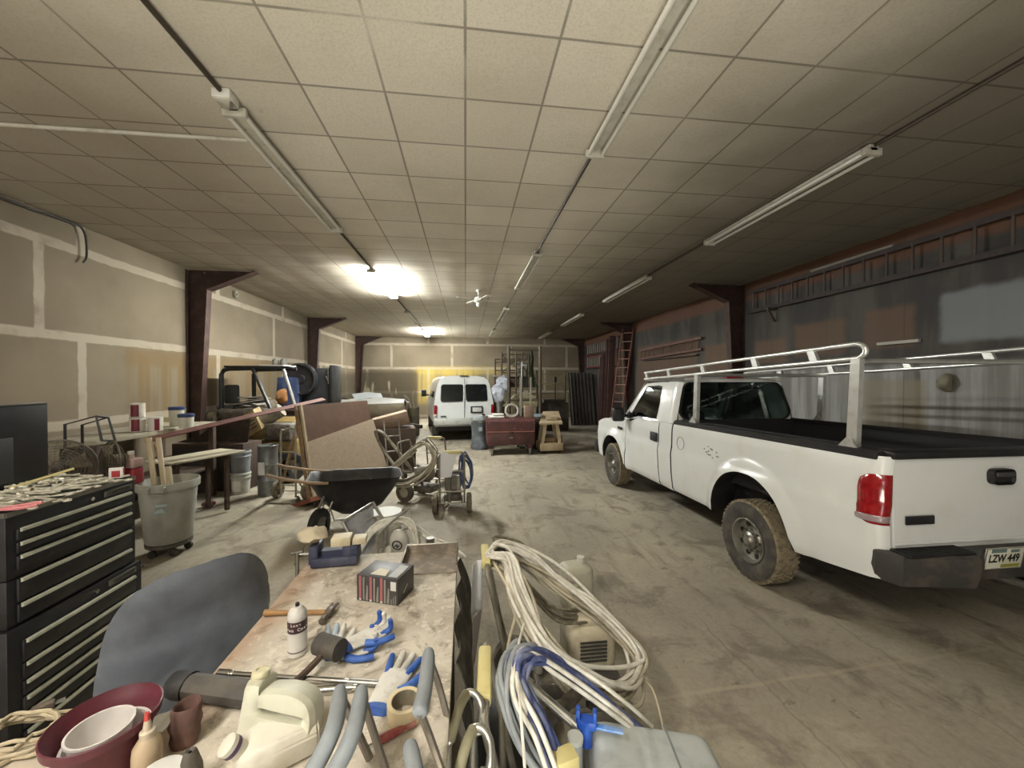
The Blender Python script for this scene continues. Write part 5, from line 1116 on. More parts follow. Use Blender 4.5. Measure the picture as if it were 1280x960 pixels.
# tall bench along the wall with paint cans
t = thing('wall_bench', 'tall dusty bench along the tan wall holding the paint cans', 'bench', (-4.75, 6.15, 0))
m = M(); m.box((0, 0, 1.255), (.9, 2.2, .05), bev=.004); m.build('benchtop', mt('#8b8472', .75, 0, '#a59c86', 5, .1, .6), t)
for xx in (-.4, .4):
    for yy in (-1.05, 1.05): m = M(); m.box((xx, yy, .615), (.08, .08, 1.23)); m.build('leg', K['dkwood'], t)
m = M(); m.box((0, 0, .5), (.8, 2.1, .03)); m.build('shelf', K['dkwood'], t)
CW = mt('#cfcabf', .45, 0, '#b3ab9a', 8, 0, .4)
def pcan(loc, band, label, rz=0, lid='#c9c9c4', h=.19, r=.084, grp=None, bandw=.5):
    t = thing('paint_can', label, 'paint can', loc, rz, grp)
    m = M(); m.lathe([(0, 0), (r, 0), (r, h), (r+.003, h+.002), (r-.006, h+.006), (r-.01, h), (0, h)], n=24); m.build('can', CW, t)
    m = M(); m.grid(lambda u, v: ((r+.001)*math.cos(-PI/2-.55+1.1*u*bandw*2), (r+.001)*math.sin(-PI/2-.55+1.1*u*bandw*2), h*.06+h*.86*v), 8, 2); m.build('label', band, t)
    m = M(); m.cyl((0, 0, h-.003), (0, 0, h+.004), r-.012, n=20); m.build('lid', mt(lid, .4, .3), t); return t
p = W(172, 536, Y=5.95); DR_ = mt('#6e1f2c', .5, 0, '#54161f', 8, 0, .4)
pcan((p.x, 5.95, 1.28), DR_, 'lower white paint can of the dark red labelled stack on the wall bench', 20)
pcan((p.x, 5.95, 1.48), DR_, 'upper white paint can of the dark red labelled stack on the wall bench', 15)
pcan((p.x+.19, 6.0, 1.28), DR_, 'white paint can with a small dark red mark beside the stacked cans', 60, bandw=.3)
for px, py, Y, l in ((213, 536, 6.35, 'white tub with a dark blue lid behind the other blue lidded tub'), (225, 538, 6.1, 'white tub with a dark blue lid, lower one by the brown column')):
    p = W(px, py, Y=Y); t = thing('joint_compound_tub', l, 'tub', (p.x-.05, Y+.2, 1.28)); hh = .26 if Y > 6.2 else .17
    m = M(); m.lathe([(0, 0), (.085, 0), (.095, hh)], n=24, c1=True); m.build('body', mt('#bfbcab', .5), t); m = M(); m.lathe([(.1, hh-.005), (.102, hh+.035), (.09, hh+.045), (0, hh+.045)], n=24); m.build('lid', mt('#27365e', .45), t)
# plank shelf in front, dark sheet, clutter below
pl0, pl1 = W(205, 578, Y=5.35), W(296, 562, Y=6.9)
t = thing('plank_table', 'makeshift table of a pale plank with black scribbles on trestles behind the trash can', 'table', (0, 0, 0))
zt = .90; PA, PB = W(200, 580, Z=zt), W(296, 563, Z=zt); d = (PB-PA); d.z = 0; q = T(*((PA+PB)/2+Vector((-.12, .12, 0)))) @ rot(0, 0, math.degrees(math.atan2(d.y, d.x)))
m = M(); m.box((0, 0, -.012), (d.length, .55, .024), q, bev=.002); m.build('plank', mt('#b5ad96', .7, 0, '#978d76', 4, .05, .5), t)
m = M(); m.tube([(-.55, -.2765, -.008), (-.48, -.2765, -.016), (-.45, -.2765, -.006), (-.38, -.2765, -.016), (-.3, -.2765, -.008)], .003, 4); m.xf(q); m.build('scribble', K['black'], t)
for xx in (-.4, .26):
    m = M(); m.box((d.length*xx, -.2, -.024-.42), (.05, .05, .84), q); m.box((d.length*xx, .2, -.024-.42), (.05, .05, .84), q); m.box((d.length*xx, 0, -.06), (.05, .5, .06), q); m.build('trestle', K['dkwood'], t)
p = W(250, 545, Y=7.15); m = M(); m.prism([(-.75, 0, 0), (.55, 0, 0), (.62, 0, .42), (.1, 0, .42), (-.35, 0, .12)], (0, .02, 0)); solo('dark_sheet', m, K['dkmetal'], 'dark sheet metal offcut standing behind the plank table', 'sheet metal', (p.x, 7.62, .0 + .86), -8)
t = thing('cabinet', 'dark cabinet under the dark sheet metal offcut', 'cabinet', (p.x-.05, 7.72, 0), -8); m = M(); m.box((0, 0, .43), (1.3, .5, .85), bev=.01); m.build('body', K['dkwood'], t); m = M(); m.box((-.3, -.256, .45), (.55, .015, .7)); m.build('door', mt('#3a322b', .7), t); m = M(); m.box((.3, -.256, .45), (.55, .015, .7)); m.build('door', mt('#3a322b', .7), t)
# red-brown steel angle resting on top
a, b = W(192, 548, Y=5.5), W(408, 498, Y=7.9); d = b-a
m = M(); L = d.length; m.box((0, 0, L/2), (.09, .012, L)); m.box((-.04, .035, L/2), (.012, .08, L)); o = solo('steel_angle', m, mt('#553229', .65, .1, '#6d4537', 6, .1, .5), 'long red primed steel angle sloping up over the plank table to the wooden panel', 'steel bar', a - d*.02); o.rotation_euler = d.to_track_quat('Z', 'Y').to_euler()
o.rotation_euler = Vector((0, 0, 1)).rotation_difference(d).to_euler()
# buckets
def bucket(loc, label, h=.37, r=.15, mat=None, lidmat=None, labelled=True, rz=0):
    t = thing('bucket', label, 'bucket', loc, rz); mat = mat or mt('#b9b9ae', .5, 0, '#8f8e82', 5, .05, .6)
    m = M(); m.lathe([(0, 0), (r*.86, 0), (r*.88, .01), (r*.97, h*.72), (r*1.03, h*.73), (r*1.03, h*.78), (r*.98, h*.79), (r, h*.9), (r*1.05, h*.91), (r*1.05, h*.95), (r, h), (r*.96, h), (r*.95, h*.9), (r*.9, h*.85), (0, h*.84)], n=28); m.build('body', mat, t)
    m = M(); m.tor(r*1.05, .004, T(0, 0, h*.80) @ rot(62, 0, 0), 24, 5, PI, 2*PI); m.build('handle', K['steel'], t)
    if labelled: m = M(); m.grid(lambda u, v: ((r*.93+.03*r*v)*math.cos(-2.2+1.1*u), (r*.93+.03*r*v)*math.sin(-2.2+1.1*u), h*(.15+.5*v)), 8, 3); m.build('label', K['white'], t)
    if lidmat: m = M(); m.cyl((0, 0, h*.99), (0, 0, h*1.05), r*1.06, n=28); m.build('lid', lidmat, t)
    return t
p = W(297, 618, Z=0); bucket((p.x, p.y+.1, 0), 'white bucket with a label at the bottom of the stack under the plank end'); bucket((p.x, p.y+.1, .335), 'grey bucket nested on the labelled bucket under the plank end', .42, .155, mt('#8f9496', .5, 0, '#6f7274', 5, 0, .5), labelled=False)
p = W(268, 608, Z=0); t = thing('gas_cylinder', 'dark red dusty cylinder with a neck next to the stacked buckets', 'gas cylinder', (p.x+.12, p.y-.1, 0)); m = M(); m.lathe([(0, 0), (.10, 0), (.11, .02), (.11, .58), (.09, .66), (.05, .70), (.035, .72)], n=24, c1=True); m.build('body', mt('#6b3a3c', .6, .1, '#8a6a66', 7, .1, .6), t); m = M(); m.cyl((0, 0, .71), (0, 0, .78), .03); m.cyl((-.03, 0, .77), (.05, 0, .77), .012); m.build('valve', K['steel'], t)
p = W(262, 634, Z=0); m = M(); m.sph((0, 0, .055), .075, (1.3, 1, .7), 12); m.jit(.03, 12); solo('crushed_can', m, mt('#6a3a36', .6, 0, '#9a8a84', 14, .2, .6), 'crumpled reddish can on the floor next to the trash can', 'can', (p.x, p.y, 0))
p = W(245, 605, Z=0); m = M(); m.box((0, 0, .18), (.5, .4, .36), bev=.02); m.box((0, 0, .405), (.42, .34, .09), bev=.02); solo('carton', m, K['dkwood'], 'dark carton on the floor under the plank table', 'box', (p.x+.35, p.y-.5, 0), 15)
# grey ribbed drum
p = W(328, 621, Z=0); t = thing('metal_drum', 'tall grey metal drum behind the hand truck wheels', 'drum', (p.x+.02, p.y+.15, 0)); m = M(); m.lathe([(0, 0), (.15, 0), (.155, .01), (.155, .25), (.163, .265), (.155, .28), (.155, .52), (.163, .535), (.155, .55), (.155, .84), (.165, .86), (.15, .87), (.145, .84), (0, .84)], n=28); m.build('body', mt('#8b8f90', .4, .6, '#62625d', 6, .1, .6), t)
m = M(); m.cyl((.06, -.02, .84), (.06, -.02, .88), .03); m.build('bung', K['steel'], t); m = M(); m.box((-.03, -.158, .48), (.1, .006, .22)); m.build('label', K['paper'], t)
# hand truck
p = W(358, 628, Z=0); HT = mt('#9a927e', .45, .3, '#6e6656', 8, 0, .5)
t = thing('hand_truck', 'pale hand truck with two spoked wheels standing before the grey drum', 'hand truck', (p.x-.02, p.y+.12, 0), -12)
m = M()
m.tube([(-.13, 0, .05), (-.13, 0, 1.08), (-.10, .03, 1.16), (0, .06, 1.19), (.10, .03, 1.16), (.13, 0, 1.08), (.13, 0, .05)], .016, 8, res=2)
for z in (.25, .52, .8): m.cyl((-.13, 0, z), (.13, 0, z), .012)
m.build('frame', HT, t); m = M(); m.box((0, -.10, .02), (.36, .22, .012)); m.build('toe_plate', HT, t)
m = M(); m.cyl((-.26, .10, .125), (.26, .10, .125), .011)
for s in (-1, 1): m.cyl((s*.13, .0, .38), (s*.22, .10, .13), .013); m.cyl((s*.13, 0, .12), (s*.2, .1, .125), .013)
m.build('axle', HT, t)
for s in (-1, 1):
    q = T(s*.26, .10, .14) @ rot(0, 90*s, 0); m = M(); m.lathe([(.08, -.035), (.12, -.04), (.14, -.02), (.14, .02), (.12, .04), (.08, .035)], q, 26); w = m.build('wheel', mt('#77705f', .9, 0, '#4f483c', 10, .2, .6), t); m = M(); m.lathe([(.085, .035), (.075, .02), (.03, .028), (.025, .045), (0, .045)], q, 20); m.build('rim', mt('#c9c3ae', .5), w)
# tyre behind the hand truck
p = W(365, 600, Z=0); m = M(); q = T(0, 0, .29) @ rot(78, 0, 0); m.lathe([(.17, -.09), (.2, -.1), (.27, -.1), (.29, -.07), (.295, 0), (.29, .07), (.27, .1), (.2, .1), (.17, .09), (.17, -.09)], q, 36); solo('tyre', m, K['black'], 'black tyre leaning in the shade behind the wooden panel cart', 'tyre', (p.x+.02, p.y-.15, 0), 20)
# wooden panels on a cart
BL, TL, TR = W(390, 628, Y=6.35), W(373, 507, Y=6.75), W(459, 499, Y=8.0)
BL.z = .13; up_ = TL-BL; ac = TR-TL; ac.z = .0 + ac.z*.4
nrm = ac.cross(up_).normalized(); nrm = nrm if nrm.y < 0 else -nrm
def panel(m, s0, s1, t0, t1, off, th): m.prism([BL+ac*s0+up_*t0+nrm*off, BL+ac*s1+up_*t0+nrm*off, BL+ac*s1+up_*t1+nrm*off, BL+ac*s0+up_*t1+nrm*off], nrm*-th)
m = M(); panel(m, 0, 1.0, 0.02, 1.0, 0, .02); solo('hardboard_sheet', m, mt('#5f483b', .6, 0, '#6d5446', 5, 0, .5), 'brown hardboard sheet leaning on the cart behind the chipboard', 'board')
n = N('chipboard'); v = n.vor(38); cc_ = n.mix(n.math('MULTIPLY', n.math('ADD', v['Distance'], n.noise(14, 4)), .6), hx('#bcab97'), hx('#9c8b76')); n.bump(n.noise(50), .2, .003); OSB = n.out(cc_, .8)
m = M(); e = [BL+ac*.04+up_*.02+nrm*.03, BL+ac*1.12+up_*.02+nrm*.03, BL+ac*1.02+up_*.745+nrm*.03, BL+ac*.02+up_*.585+nrm*.03]; m.prism(e, nrm*-.02); solo('chipboard_sheet', m, OSB, 'pale chipboard sheet leaning on the brown hardboard', 'board')
t = thing('panel_cart', 'wooden panel cart with upright battens carrying the leaning sheets', 'cart')
m = M()
for s, o in ((-.035, .0), (.005, .045)): 
    m.prism([BL+ac*s+up_*-.03+nrm*o, BL+ac*(s+.022)+up_*-.03+nrm*o, BL+ac*(s+.022)+up_*1.0+nrm*o, BL+ac*s+up_*1.0+nrm*o], nrm*-.045)
    m.build('batten', K['pine'] if s > 0 else K['wood'], t); m = M()
m.prism([BL+ac*-.05+up_*-.03+nrm*.06, BL+ac*1.1+up_*-.03+nrm*.06, BL+ac*1.1+up_*.015+nrm*.06, BL+ac*-.05+up_*.015+nrm*.06], nrm*-.5); m.build('deck', K['rust'], t)
back = Vector((-nrm.x, -nrm.y, 0)).normalized()
for s in (0.02, .98):
    m = M(); a = BL+ac*s+up_*.9+back*.03; m.cyl(a, Vector((a.x, a.y, .12))+back*.52, .03, n=6); m.build('prop', K['wood'], t)
for s in (.02, 1.0):
    for o in (.04, -.40):
        c = BL+ac*s+nrm*o; m = M(); m.cyl((c.x-.018, c.y, .05), (c.x+.018, c.y, .05), .05, n=16); m.cyl((c.x, c.y, .06), (c.x, c.y, .12), .014); m.build('caster', K['rubber'], t)
# wheelbarrow
wb = W(455, 660, Z=0); t = thing('wheelbarrow', 'black wheelbarrow with wooden handles tipped beside the wooden panels', 'wheelbarrow', (-1.52, 5.50, 0), 14)
TUB = mt('#202022', .5, 0, '#4a4640', 6, .05, .4)
def tr(w0, w1, l0, l1, z, r=.10, n=5, zt=0):
    o = []
    for cx, cy, a in ((l1-r, w1-r, 0), (l0+r, w0-r, PI/2), (l0+r, -w0+r, PI), (l1-r, -w1+r, 1.5*PI)):
        for i in range(n+1): 
            x = cx+r*math.cos(a+PI/2*i/n); o.append((x, cy+r*math.sin(a+PI/2*i/n), z+zt*x))
    return o
m = M(); m.loft([tr(.12, .12, -.18, .22, .20), tr(.2, .2, -.3, .36, .30), tr(.27, .26, -.44, .5, .50, zt=.0), tr(.33, .31, -.55, .60, .70, .12, zt=-.03), tr(.35, .33, -.57, .62, .705, .12, zt=-.03), tr(.32, .30, -.54, .59, .69, .12, zt=-.03), tr(.25, .24, -.42, .48, .50), tr(.18, .18, -.28, .34, .31)], True, True, True); m.build('tub', TUB, t, ang=60)
for s in (-1, 1):
    m = M(); m.tube([(-.30, s*.335, .69), (-.5, s*.345, .715), (-.85, s*.32, .80), (-.98, s*.30, .85)], .020, 8, res=3); m.build('handle', K['wood'], t)
    m = M(); m.tube([(-.40, s*.22, .56), (-.36, s*.26, .3), (-.28, s*.27, .015), (-.1, s*.27, .015), (.08, s*.22, .26)], .013, 8, smooth=False); m.build('leg', K['alu'], t)
q = T(-.62, -.12, .20) @ rot(0, 0, 10) @ rot(90, 0, 0)
m = M(); q = T(-.40, -.40, .20) @ rot(0, 0, 62) @ rot(90, 0, 0)
m.lathe([(.10, -.04), (.16, -.05), (.195, -.03), (.2, 0), (.195, .03), (.16, .05), (.10, .04)], q, 28); w = m.build('wheel', K['black'], t); m = M(); m.lathe([(.1, .03), (.03, .035), (0, .05)], q, 16); m.lathe([(.1, -.03), (.03, -.035), (0, -.05)], q, 16); m.build('rim', K['steel'], w)
for s in (-.1, .05):
    m = M(); m.cyl((-.40+s*.9, -.40+s, .20), (-.22+s*.9, -.14+s*.3, .62), .016); m.build('strut', K['steel'], t)
m = M(); m.grid(lambda u, v: (-.25+.5*u, -.12+.24*v, .55+.06*math.sin(u*9)*math.cos(v*7)), 8, 6); m.thick(.02); solo('rubble', m, mt('#b9b29c', .8, 0, '#8f8770', 12, .3, .5), 'pale scraps lying in the black wheelbarrow', 'scrap', (-1.50, 5.51, .0), 14)
# sprayer carts in the middle of the floor
sprayer('grey paint sprayer cart with white papers on its handle, on the open floor', (-.20, 5.62, 0), 90, '#6f6c64', 0, True, .15)
m = M(); m.grid(lambda u, v: (-.14+.24*u-.09*u*v, -.02-.01*math.sin(u*5)-.03*v, .96-.36*v), 8, 6); m.thick(.002); solo('paper_sheets', m, K['paper'], 'white paper sheet hanging on the handle of the sprayer on the open floor', 'paper', (-.22, 5.62, 0))
hose('spray_hose', [(-.05, 5.72, .86), (.02, 5.82, .84), (.08, 5.95, .7), (.09, 6.0, .5), (.05, 6.05, .33), (-.02, 6.0, .38), (-.04, 5.88, .62)], 8, .05, .013, K['hoseb'], 'blue grey hose coiled on the far side of the sprayer with the white papers', 31, True)
sprayer('dusty paint sprayer cart with hoses lying over it, beside the wheelbarrow tub', (-1.05, 6.75, 0), -28, '#7d786b', 1, False, .16)
SP = [W(px, py, Y=Y) for px, py, Y in ((533, 556, 6.5), (543, 575, 6.35), (528, 595, 6.2), (505, 607, 6.1), (488, 603, 6.2), (490, 590, 6.3), (506, 573, 6.4), (520, 560, 6.5))]
hose('spray_hose', SP, 6, .05, .014, K['hose'], 'thick dusty hose coiled over the sprayer cart behind the wheelbarrow', 33, True)
hose('spray_hose', [p+Vector((.03, .1, .05)) for p in SP], 4, .07, .010, K['hosedk'], 'thin dark hose tangled behind the thick dusty coil', 34, True)
sprayer('small upright paint sprayer standing behind the dusty hose coil', (-.55, 7.1, 0), 75, '#8a857a', 1, True, .14)
SQ = [W(px, py, Y=Y) for px, py, Y in ((470, 540, 7.3), (482, 545, 7.3), (505, 575, 7.1), (515, 590, 7.0), (500, 588, 7.0), (480, 565, 7.2))]
hose('spray_hose', SQ, 5, .05, .012, K['hosedk'], 'dark hose bundle hanging between the chipboard and the dusty hose coil', 36, True)
t = thing('hand_truck', 'grey hand truck leaning behind the dusty hose coil with a tipped nose plate', 'hand truck', (-1.35, 7.75, 0), 30, None, -14)
m = M(); m.tube([(-.15, 0, .03), (-.15, 0, 1.2), (.15, 0, 1.2), (.15, 0, .03)], .016, 8, smooth=False)
for z in (.3, .6, .9): m.cyl((-.15, 0, z), (.15, 0, z), .012)
m.build('frame', K['steel'], t); m = M(); m.box((0, -.08, .03), (.36, .18, .012)); m.build('toe_plate', K['steel'], t)
for s in (-1, 1): m = M(); m.cyl((s*.17, .08, .1), (s*.22, .08, .1), .1, n=18); m.build('wheel', K['rubber'], t)
p = W(487, 520, Y=8.6); m = M(); m.box((0, 0, 0), (.75, .5, .28), bev=.01, m=rot(0, -14, 0)); solo('carton', m, mt('#7d6858', .8, 0, '#927e6b', 4, .05, .5), 'brown cardboard carton lying behind the chipboard edge', 'box', (p.x, 8.75, p.z-.12), 12)
m = M(); m.box((0, 0, 0), (1.0, .7, .95), bev=.01); solo('crate', m, K['dkwood'], 'dark crate under the brown cardboard carton', 'crate', (p.x, 8.8, .475), 12)
# machine behind the far end of the table
t = sprayer('pale paint sprayer cart just past the end of the work table', (-.95, 4.05, 0), -35, '#c4c0b2', 1, False, .14, '#b9b6aa'); t.scale = (.62,)*3
a = W(485, 675, Y=3.75); t = thing('motor_cover', 'white oval motor cover with a round mark beyond the metal pan', 'cover', (-.60, 3.58, .52), -12, None, 12)
m = M(); m.sph((0, 0, 0), .105, (.85, .55, 1.25), 22); m.build('shell', mt('#c9c7bf', .45, 0, '#a3a095', 8, 0, .5), t, ang=80); m = M(); m.tor(.042, .006, T(0, -.056, .01) @ rot(90, 0, 0), 22, 6); m.tube([(-.02, -.06, .0), (.0, -.062, .02), (.0, -.062, -.01), (.02, -.06, .012)], .005, 5); m.build('mark', K['plug'], t); m = M(); m.cyl((0, .02, -.10), (0, .02, -.5), .05); m.build('stand', K['grease'], t)
CP = [W(px, py, Y=Y) for px, py, Y in ((448, 700, 3.8), (462, 668, 3.85), (485, 653, 3.9), (508, 653, 3.95), (520, 668, 3.8), (520, 700, 3.7), (500, 705, 3.7), (470, 706, 3.75))]
hose('spray_hose', CP, 8, .05, .013, K['hose2'], 'pale hose coil wound around the white oval motor cover', 41, True)
hose('spray_hose', [W(505, 655, Y=4.0), W(530, 668, Y=3.95), W(555, 682, Y=3.8), W(575, 700, Y=3.6)], 5, .05, .012, K['hose2'], 'pale hoses running from the coil towards the metal pan', 42)
t = thing('folding_stool', 'tilted silver tube frame with a grey fabric panel past the end of the table', 'frame', (0, 0, 0))
F = [W(428, 650, Y=3.9), W(463, 628, Y=4.1), W(474, 630, Y=4.1), W(484, 648, Y=4.0), W(462, 690, Y=3.7), W(430, 656, Y=3.9)]
Fq = [W(428, 652, Y=3.8), W(466, 628, Y=4.15), W(482, 655, Y=4.1), W(455, 700, Y=3.75)]
m = M(); m.tube([Fq[3], Fq[0], (Fq[0]*.9+Fq[1]*.1), (Fq[0]*.1+Fq[1]*.9), Fq[1], Fq[2]], .016, 8, smooth=False); m.build('frame', K['alu'], t)
m = M(); m.grid(lambda u, v: tuple((Fq[0]*(1-u)+Fq[1]*u)*(1-v) + (Fq[3]*(1-u)+(Fq[3]+(Fq[2]-Fq[3])*.5)*u)*v + Vector((0, .01*math.sin(u*9), -.02))), 10, 8); m.thick(.004); m.build('panel', mt('#9b9ca0', .8, 0, '#6f7074', 8, .1, .6), t)
for P_ in (Fq[3], Fq[2]): m = M(); m.cyl(P_, (P_.x, P_.y-.02, 0.0), .014); m.build('leg', K['alu'], t)
Fr = [W(472, 668, Y=3.7), W(492, 650, Y=3.9), W(512, 634, Y=4.0), W(514, 658, Y=3.95), W(490, 668, Y=3.7)]
m = M(); m.tube([Fr[0], Fr[1], Fr[2], Fr[3], Fr[4], (Fr[4].x, Fr[4].y, .02)], .011, 8, smooth=False); m.cyl(Fr[0], (Fr[0].x, Fr[0].y, 0), .011); solo('tube_loop', m, K['alu'], 'bent silver tube sticking up over the pale hose coil', 'tube')
p = W(482, 640, Y=4.3); t = bucket((p.x, 4.3, 0), 'white lidded bucket behind the tilted silver frame', p.z-.02, .16, K['white'], mt('#d3d2c8', .5), False)
p = W(538, 675, Y=3.4); m = M(); m.cyl((0, 0, 0), (0, 0, p.z-.05), .025); m.cyl((0, 0, p.z-.05), (0, 0, p.z+.02), .035); m.box((0, 0, .02), (.2, .2, .04)); solo('pump_tube', m, K['steel'], 'steel tube standing up behind the metal pan', 'pipe', (p.x, 3.4, 0))
# ================================================================ SKID STEER, BLACK CABINET, BOAT
YEL = mt('#80693a', .55, 0, '#564a30', 5, .1, .6)
Yk = 8.7
S = lambda px, py, Y=Yk: W(px, py, Y=Y)
t = thing('skid_steer', 'old yellow skid steer loader with a black roll cage beside the tan wall', 'loader', (0, 0, 0))
xl, xr = S(277, 500).x, S(352, 500).x; zr_ = S(300, 461).z; zb = S(277, 530).z
CG = K['black']
m = M(); m.tube([(xl, Yk, .7), (xl, Yk, zr_-.12), (xl+.05, Yk, zr_-.03), (xl+.16, Yk, zr_), (xr-.1, Yk, zr_+.02)], .045, 8, smooth=False)
m.tube([(xl+.25, Yk+.75, .7), (xl+.25, Yk+.75, zr_-.1), (xl+.33, Yk+.75, zr_), (xr, Yk+.75, zr_+.02)], .045, 8, smooth=False); m.build('roll_cage', CG, t)
m = M(); m.tube([(xl+.62, Yk-.02, zr_), (S(350, 517).x, Yk-.3, S(350, 517).z)], .035, 8, smooth=False); m.build('cage_strut', CG, t)
m = M(); m.tube([(xr-.05, Yk+.2, zr_), (S(368, 507).x, Yk+.1, S(368, 507).z-.1)], .035, 8, smooth=False); m.build('cage_strut', K['alu'], t)
m = M(); m.box(((xl+xr)/2+.02, Yk+.38, zr_+.045), (xr-xl-.1, .86, .04), bev=.01); m.build('roof', CG, t); m = M(); m.box((xr-.2, Yk+.3, zr_+.075), (.5, .6, .02)); m.build('roof_panel', K['white'], t)
m = M(); m.box(((xl+xr)/2+.1, Yk+.35, .78), (xr-xl+.45, 1.0, .75), bev=.08); m.build('body', YEL, t)
gp = [S(288, 529, 8.15), S(316, 512, 8.15), S(327, 536, 8.0), S(300, 553, 8.0)]
m = M(); m.prism(gp, (0, .25, .05)); g_ = m.build('grille', mt('#94825a', .5, 0, '#756644', 8, 0, .5), t); m = M()
for k in range(5):
    f = .14+.16*k; a = gp[0].lerp(gp[3], f); b = gp[1].lerp(gp[2], f); a, b = a.lerp(b, .12), a.lerp(b, .88); m.prism([a+Vector((0, -.006, 0)), b+Vector((0, -.006, 0)), b+Vector((0, -.006, .022)), a+Vector((0, -.006, .022))], (0, .02, 0))
m.build('louver', K['plug'], g_)
a, b = S(322, 530, 8.25), S(352, 512, 8.3); m = M(); m.cyl(a, b, .14, n=18); m.build('engine', K['dust'], t)
a, b = S(335, 548, 8.3), S(370, 530, 8.3); m = M(); m.box((a+b)/2, (.5, .4, .35), bev=.05); m.sub(1); m.jit(.03, 6); m.build('engine_block', K['grease'], t)
m = M(); m.box(((a+b)/2.0 + Vector((-.1, .1, -.38))), (.8, .5, .4), bev=.05); m.build('bumper', YEL, t)
for x in (xl+.15, xr+.25):
    for y in (Yk-.25, Yk+1.05):
        q = T(x, y, .36) @ rot(0, 90, 0); m = M(); m.lathe([(.16, -.12), (.3, -.14), (.36, -.1), (.36, .1), (.3, .14), (.16, .12)], q, 24); w = m.build('wheel', K['black'], t); m = M(); m.lathe([(.17, .08), (.05, .09), (0, .1)], q, 16); m.lathe([(.17, -.08), (.05, -.09), (0, -.1)], q, 16); m.build('rim', YEL, w)
p = S(271, 522); m = M(); m.cyl((p.x-.06, Yk-.1, p.z), (p.x+.06, Yk-.1, p.z), .13, n=20); m.cyl((p.x, Yk-.1, p.z), (xl, Yk, p.z), .03); m.build('lamp', mt('#5a5240', .6, 0, '#2f2a24', 8, 0, .5), t)
p = S(290, 490, 9.1); m = M(); m.box((p.x, 9.1, p.z-.05), (.30, .1, .42), bev=.05); m.box((p.x+.05, 8.95, p.z-.32), (.34, .4, .1), bev=.03); m.build('seat', mt('#4f5250', .8), t)
rs = random.Random(4)
for i in range(7):
    p = S(rs.uniform(300, 330), rs.uniform(503, 512), 8.75); q = rot(rs.uniform(-12, 12), rs.uniform(-10, 10), rs.uniform(-40, 40)); m = M(); m.box((0, 0, 0), (rs.uniform(.35, .6), rs.uniform(.25, .4), .012), q); m.sub(2); m.jit(.02, 5)
    solo('cardboard_piece', m, mt('#8f8a80', .8, 0, '#6f6a60', 6, 0, .5), 'flat grey cardboard piece in the pile on the skid steer', 'cardboard', (p.x, 8.9, 1.42+.035*i), 0, 'cardboard pieces on the skid steer')
p = S(310, 520, 8.7); m = M(); m.box((0, 0, 0), (1.0, .5, .26), bev=.05); m.sub(2); m.jit(.05, 5); solo('tarp', m, K['grease'], 'crumpled dark tarp under the cardboard pile on the skid steer', 'tarp', (p.x-.02, 8.85, 1.27))
p = S(350, 490, 9.6); m = M(); m.box((0, 0, 0), (.5, .25, .9), bev=.03); m.sub(2); m.jit(.03, 5); solo('blue_bag', m, mt('#22304f', .7, 0, '#3c4a6c', 8, .1, .5), 'dark blue bag hanging behind the sloping cage strut', 'bag', (p.x-.02, 10.15, p.z-.1)); m = M(); m.sph((0, 0, 0), .14, (1, .4, 1.3), 14); m.jit(.07, 9); solo('orange_rag', m, mt('#96683a', .8, 0, '#75583a', 8, .1, .5), 'orange rag in front of the dark blue bag', 'rag', (p.x-.08, 9.9, p.z-.12))
t = thing('shelf_unit', 'dark shelf unit behind the skid steer under the blue bag', 'shelf', (p.x-.12, 10.2, 0)); m = M(); m.box((0, 0, .62), (.7, .6, 1.24), bev=.01); m.build('body', K['dkwood'], t); m = M(); m.box((0, -.02, 1.26), (.76, .66, .04)); m.build('shelf_top', K['dkwood'], t)
# black speaker cabinet with a round front
c = W(378, 475, Y=9.7); t = thing('blower_cabinet', 'big black blower cabinet with a round drum standing behind the skid steer', 'machine', (c.x+.10, 10.32, 0), -6)
m = M(); m.box((0.0, .25, 1.2), (.76, .6, 2.2), bev=.03); m.build('cabinet', mt('#17171a', .6, 0, '#2c2b2a', 5, 0, .5), t)
m = M(); q = T(-.27, -.16, 2.02) @ rot(90, 0, 0); m.lathe([(0, 0), (.38, 0), (.40, .03), (.40, .16), (.36, .17), (.34, .12), (.12, .10), (.1, .14), (0, .14)], q, 40); m.build('drum', mt('#1d1d20', .5, 0, '#35332f', 9, 0, .5), t)
m = M(); m.box((.43, .1, 1.9), (.10, .5, .95), bev=.02); m.build('side_panel', K['black'], t); m = M(); m.cyl((.33, -.08, 1.9), (.33, -.08, 2.3), .02); m.cyl((.33, -.08, 1.95), (.27, -.08, 2.1), .015); m.build('latch', K['steel'], t)
m = M(); m.box((-.75, .2, 2.36), (.35, .3, .16), bev=.02); solo('radio', m, K['dkmetal'], 'small dark box on the shelf left of the round black drum', 'box', (c.x+.22-.1, 10.25, -.06+.0), -6) if False else m.bm.free()
for i, (px, l) in enumerate(((346, 'small silver canister on top of the cage roof, left one'), (356, 'small silver canister on top of the cage roof, right one'))):
    p = W(px, 460, Y=9.15); m = M(); m.cyl((0, 0, 0), (0, 0, .13), .07, n=16); m.cyl((0, 0, .13), (0, 0, .16), .03); solo('canister', m, K['steel'], l, 'canister', (p.x, 9.1, zr_+.085))
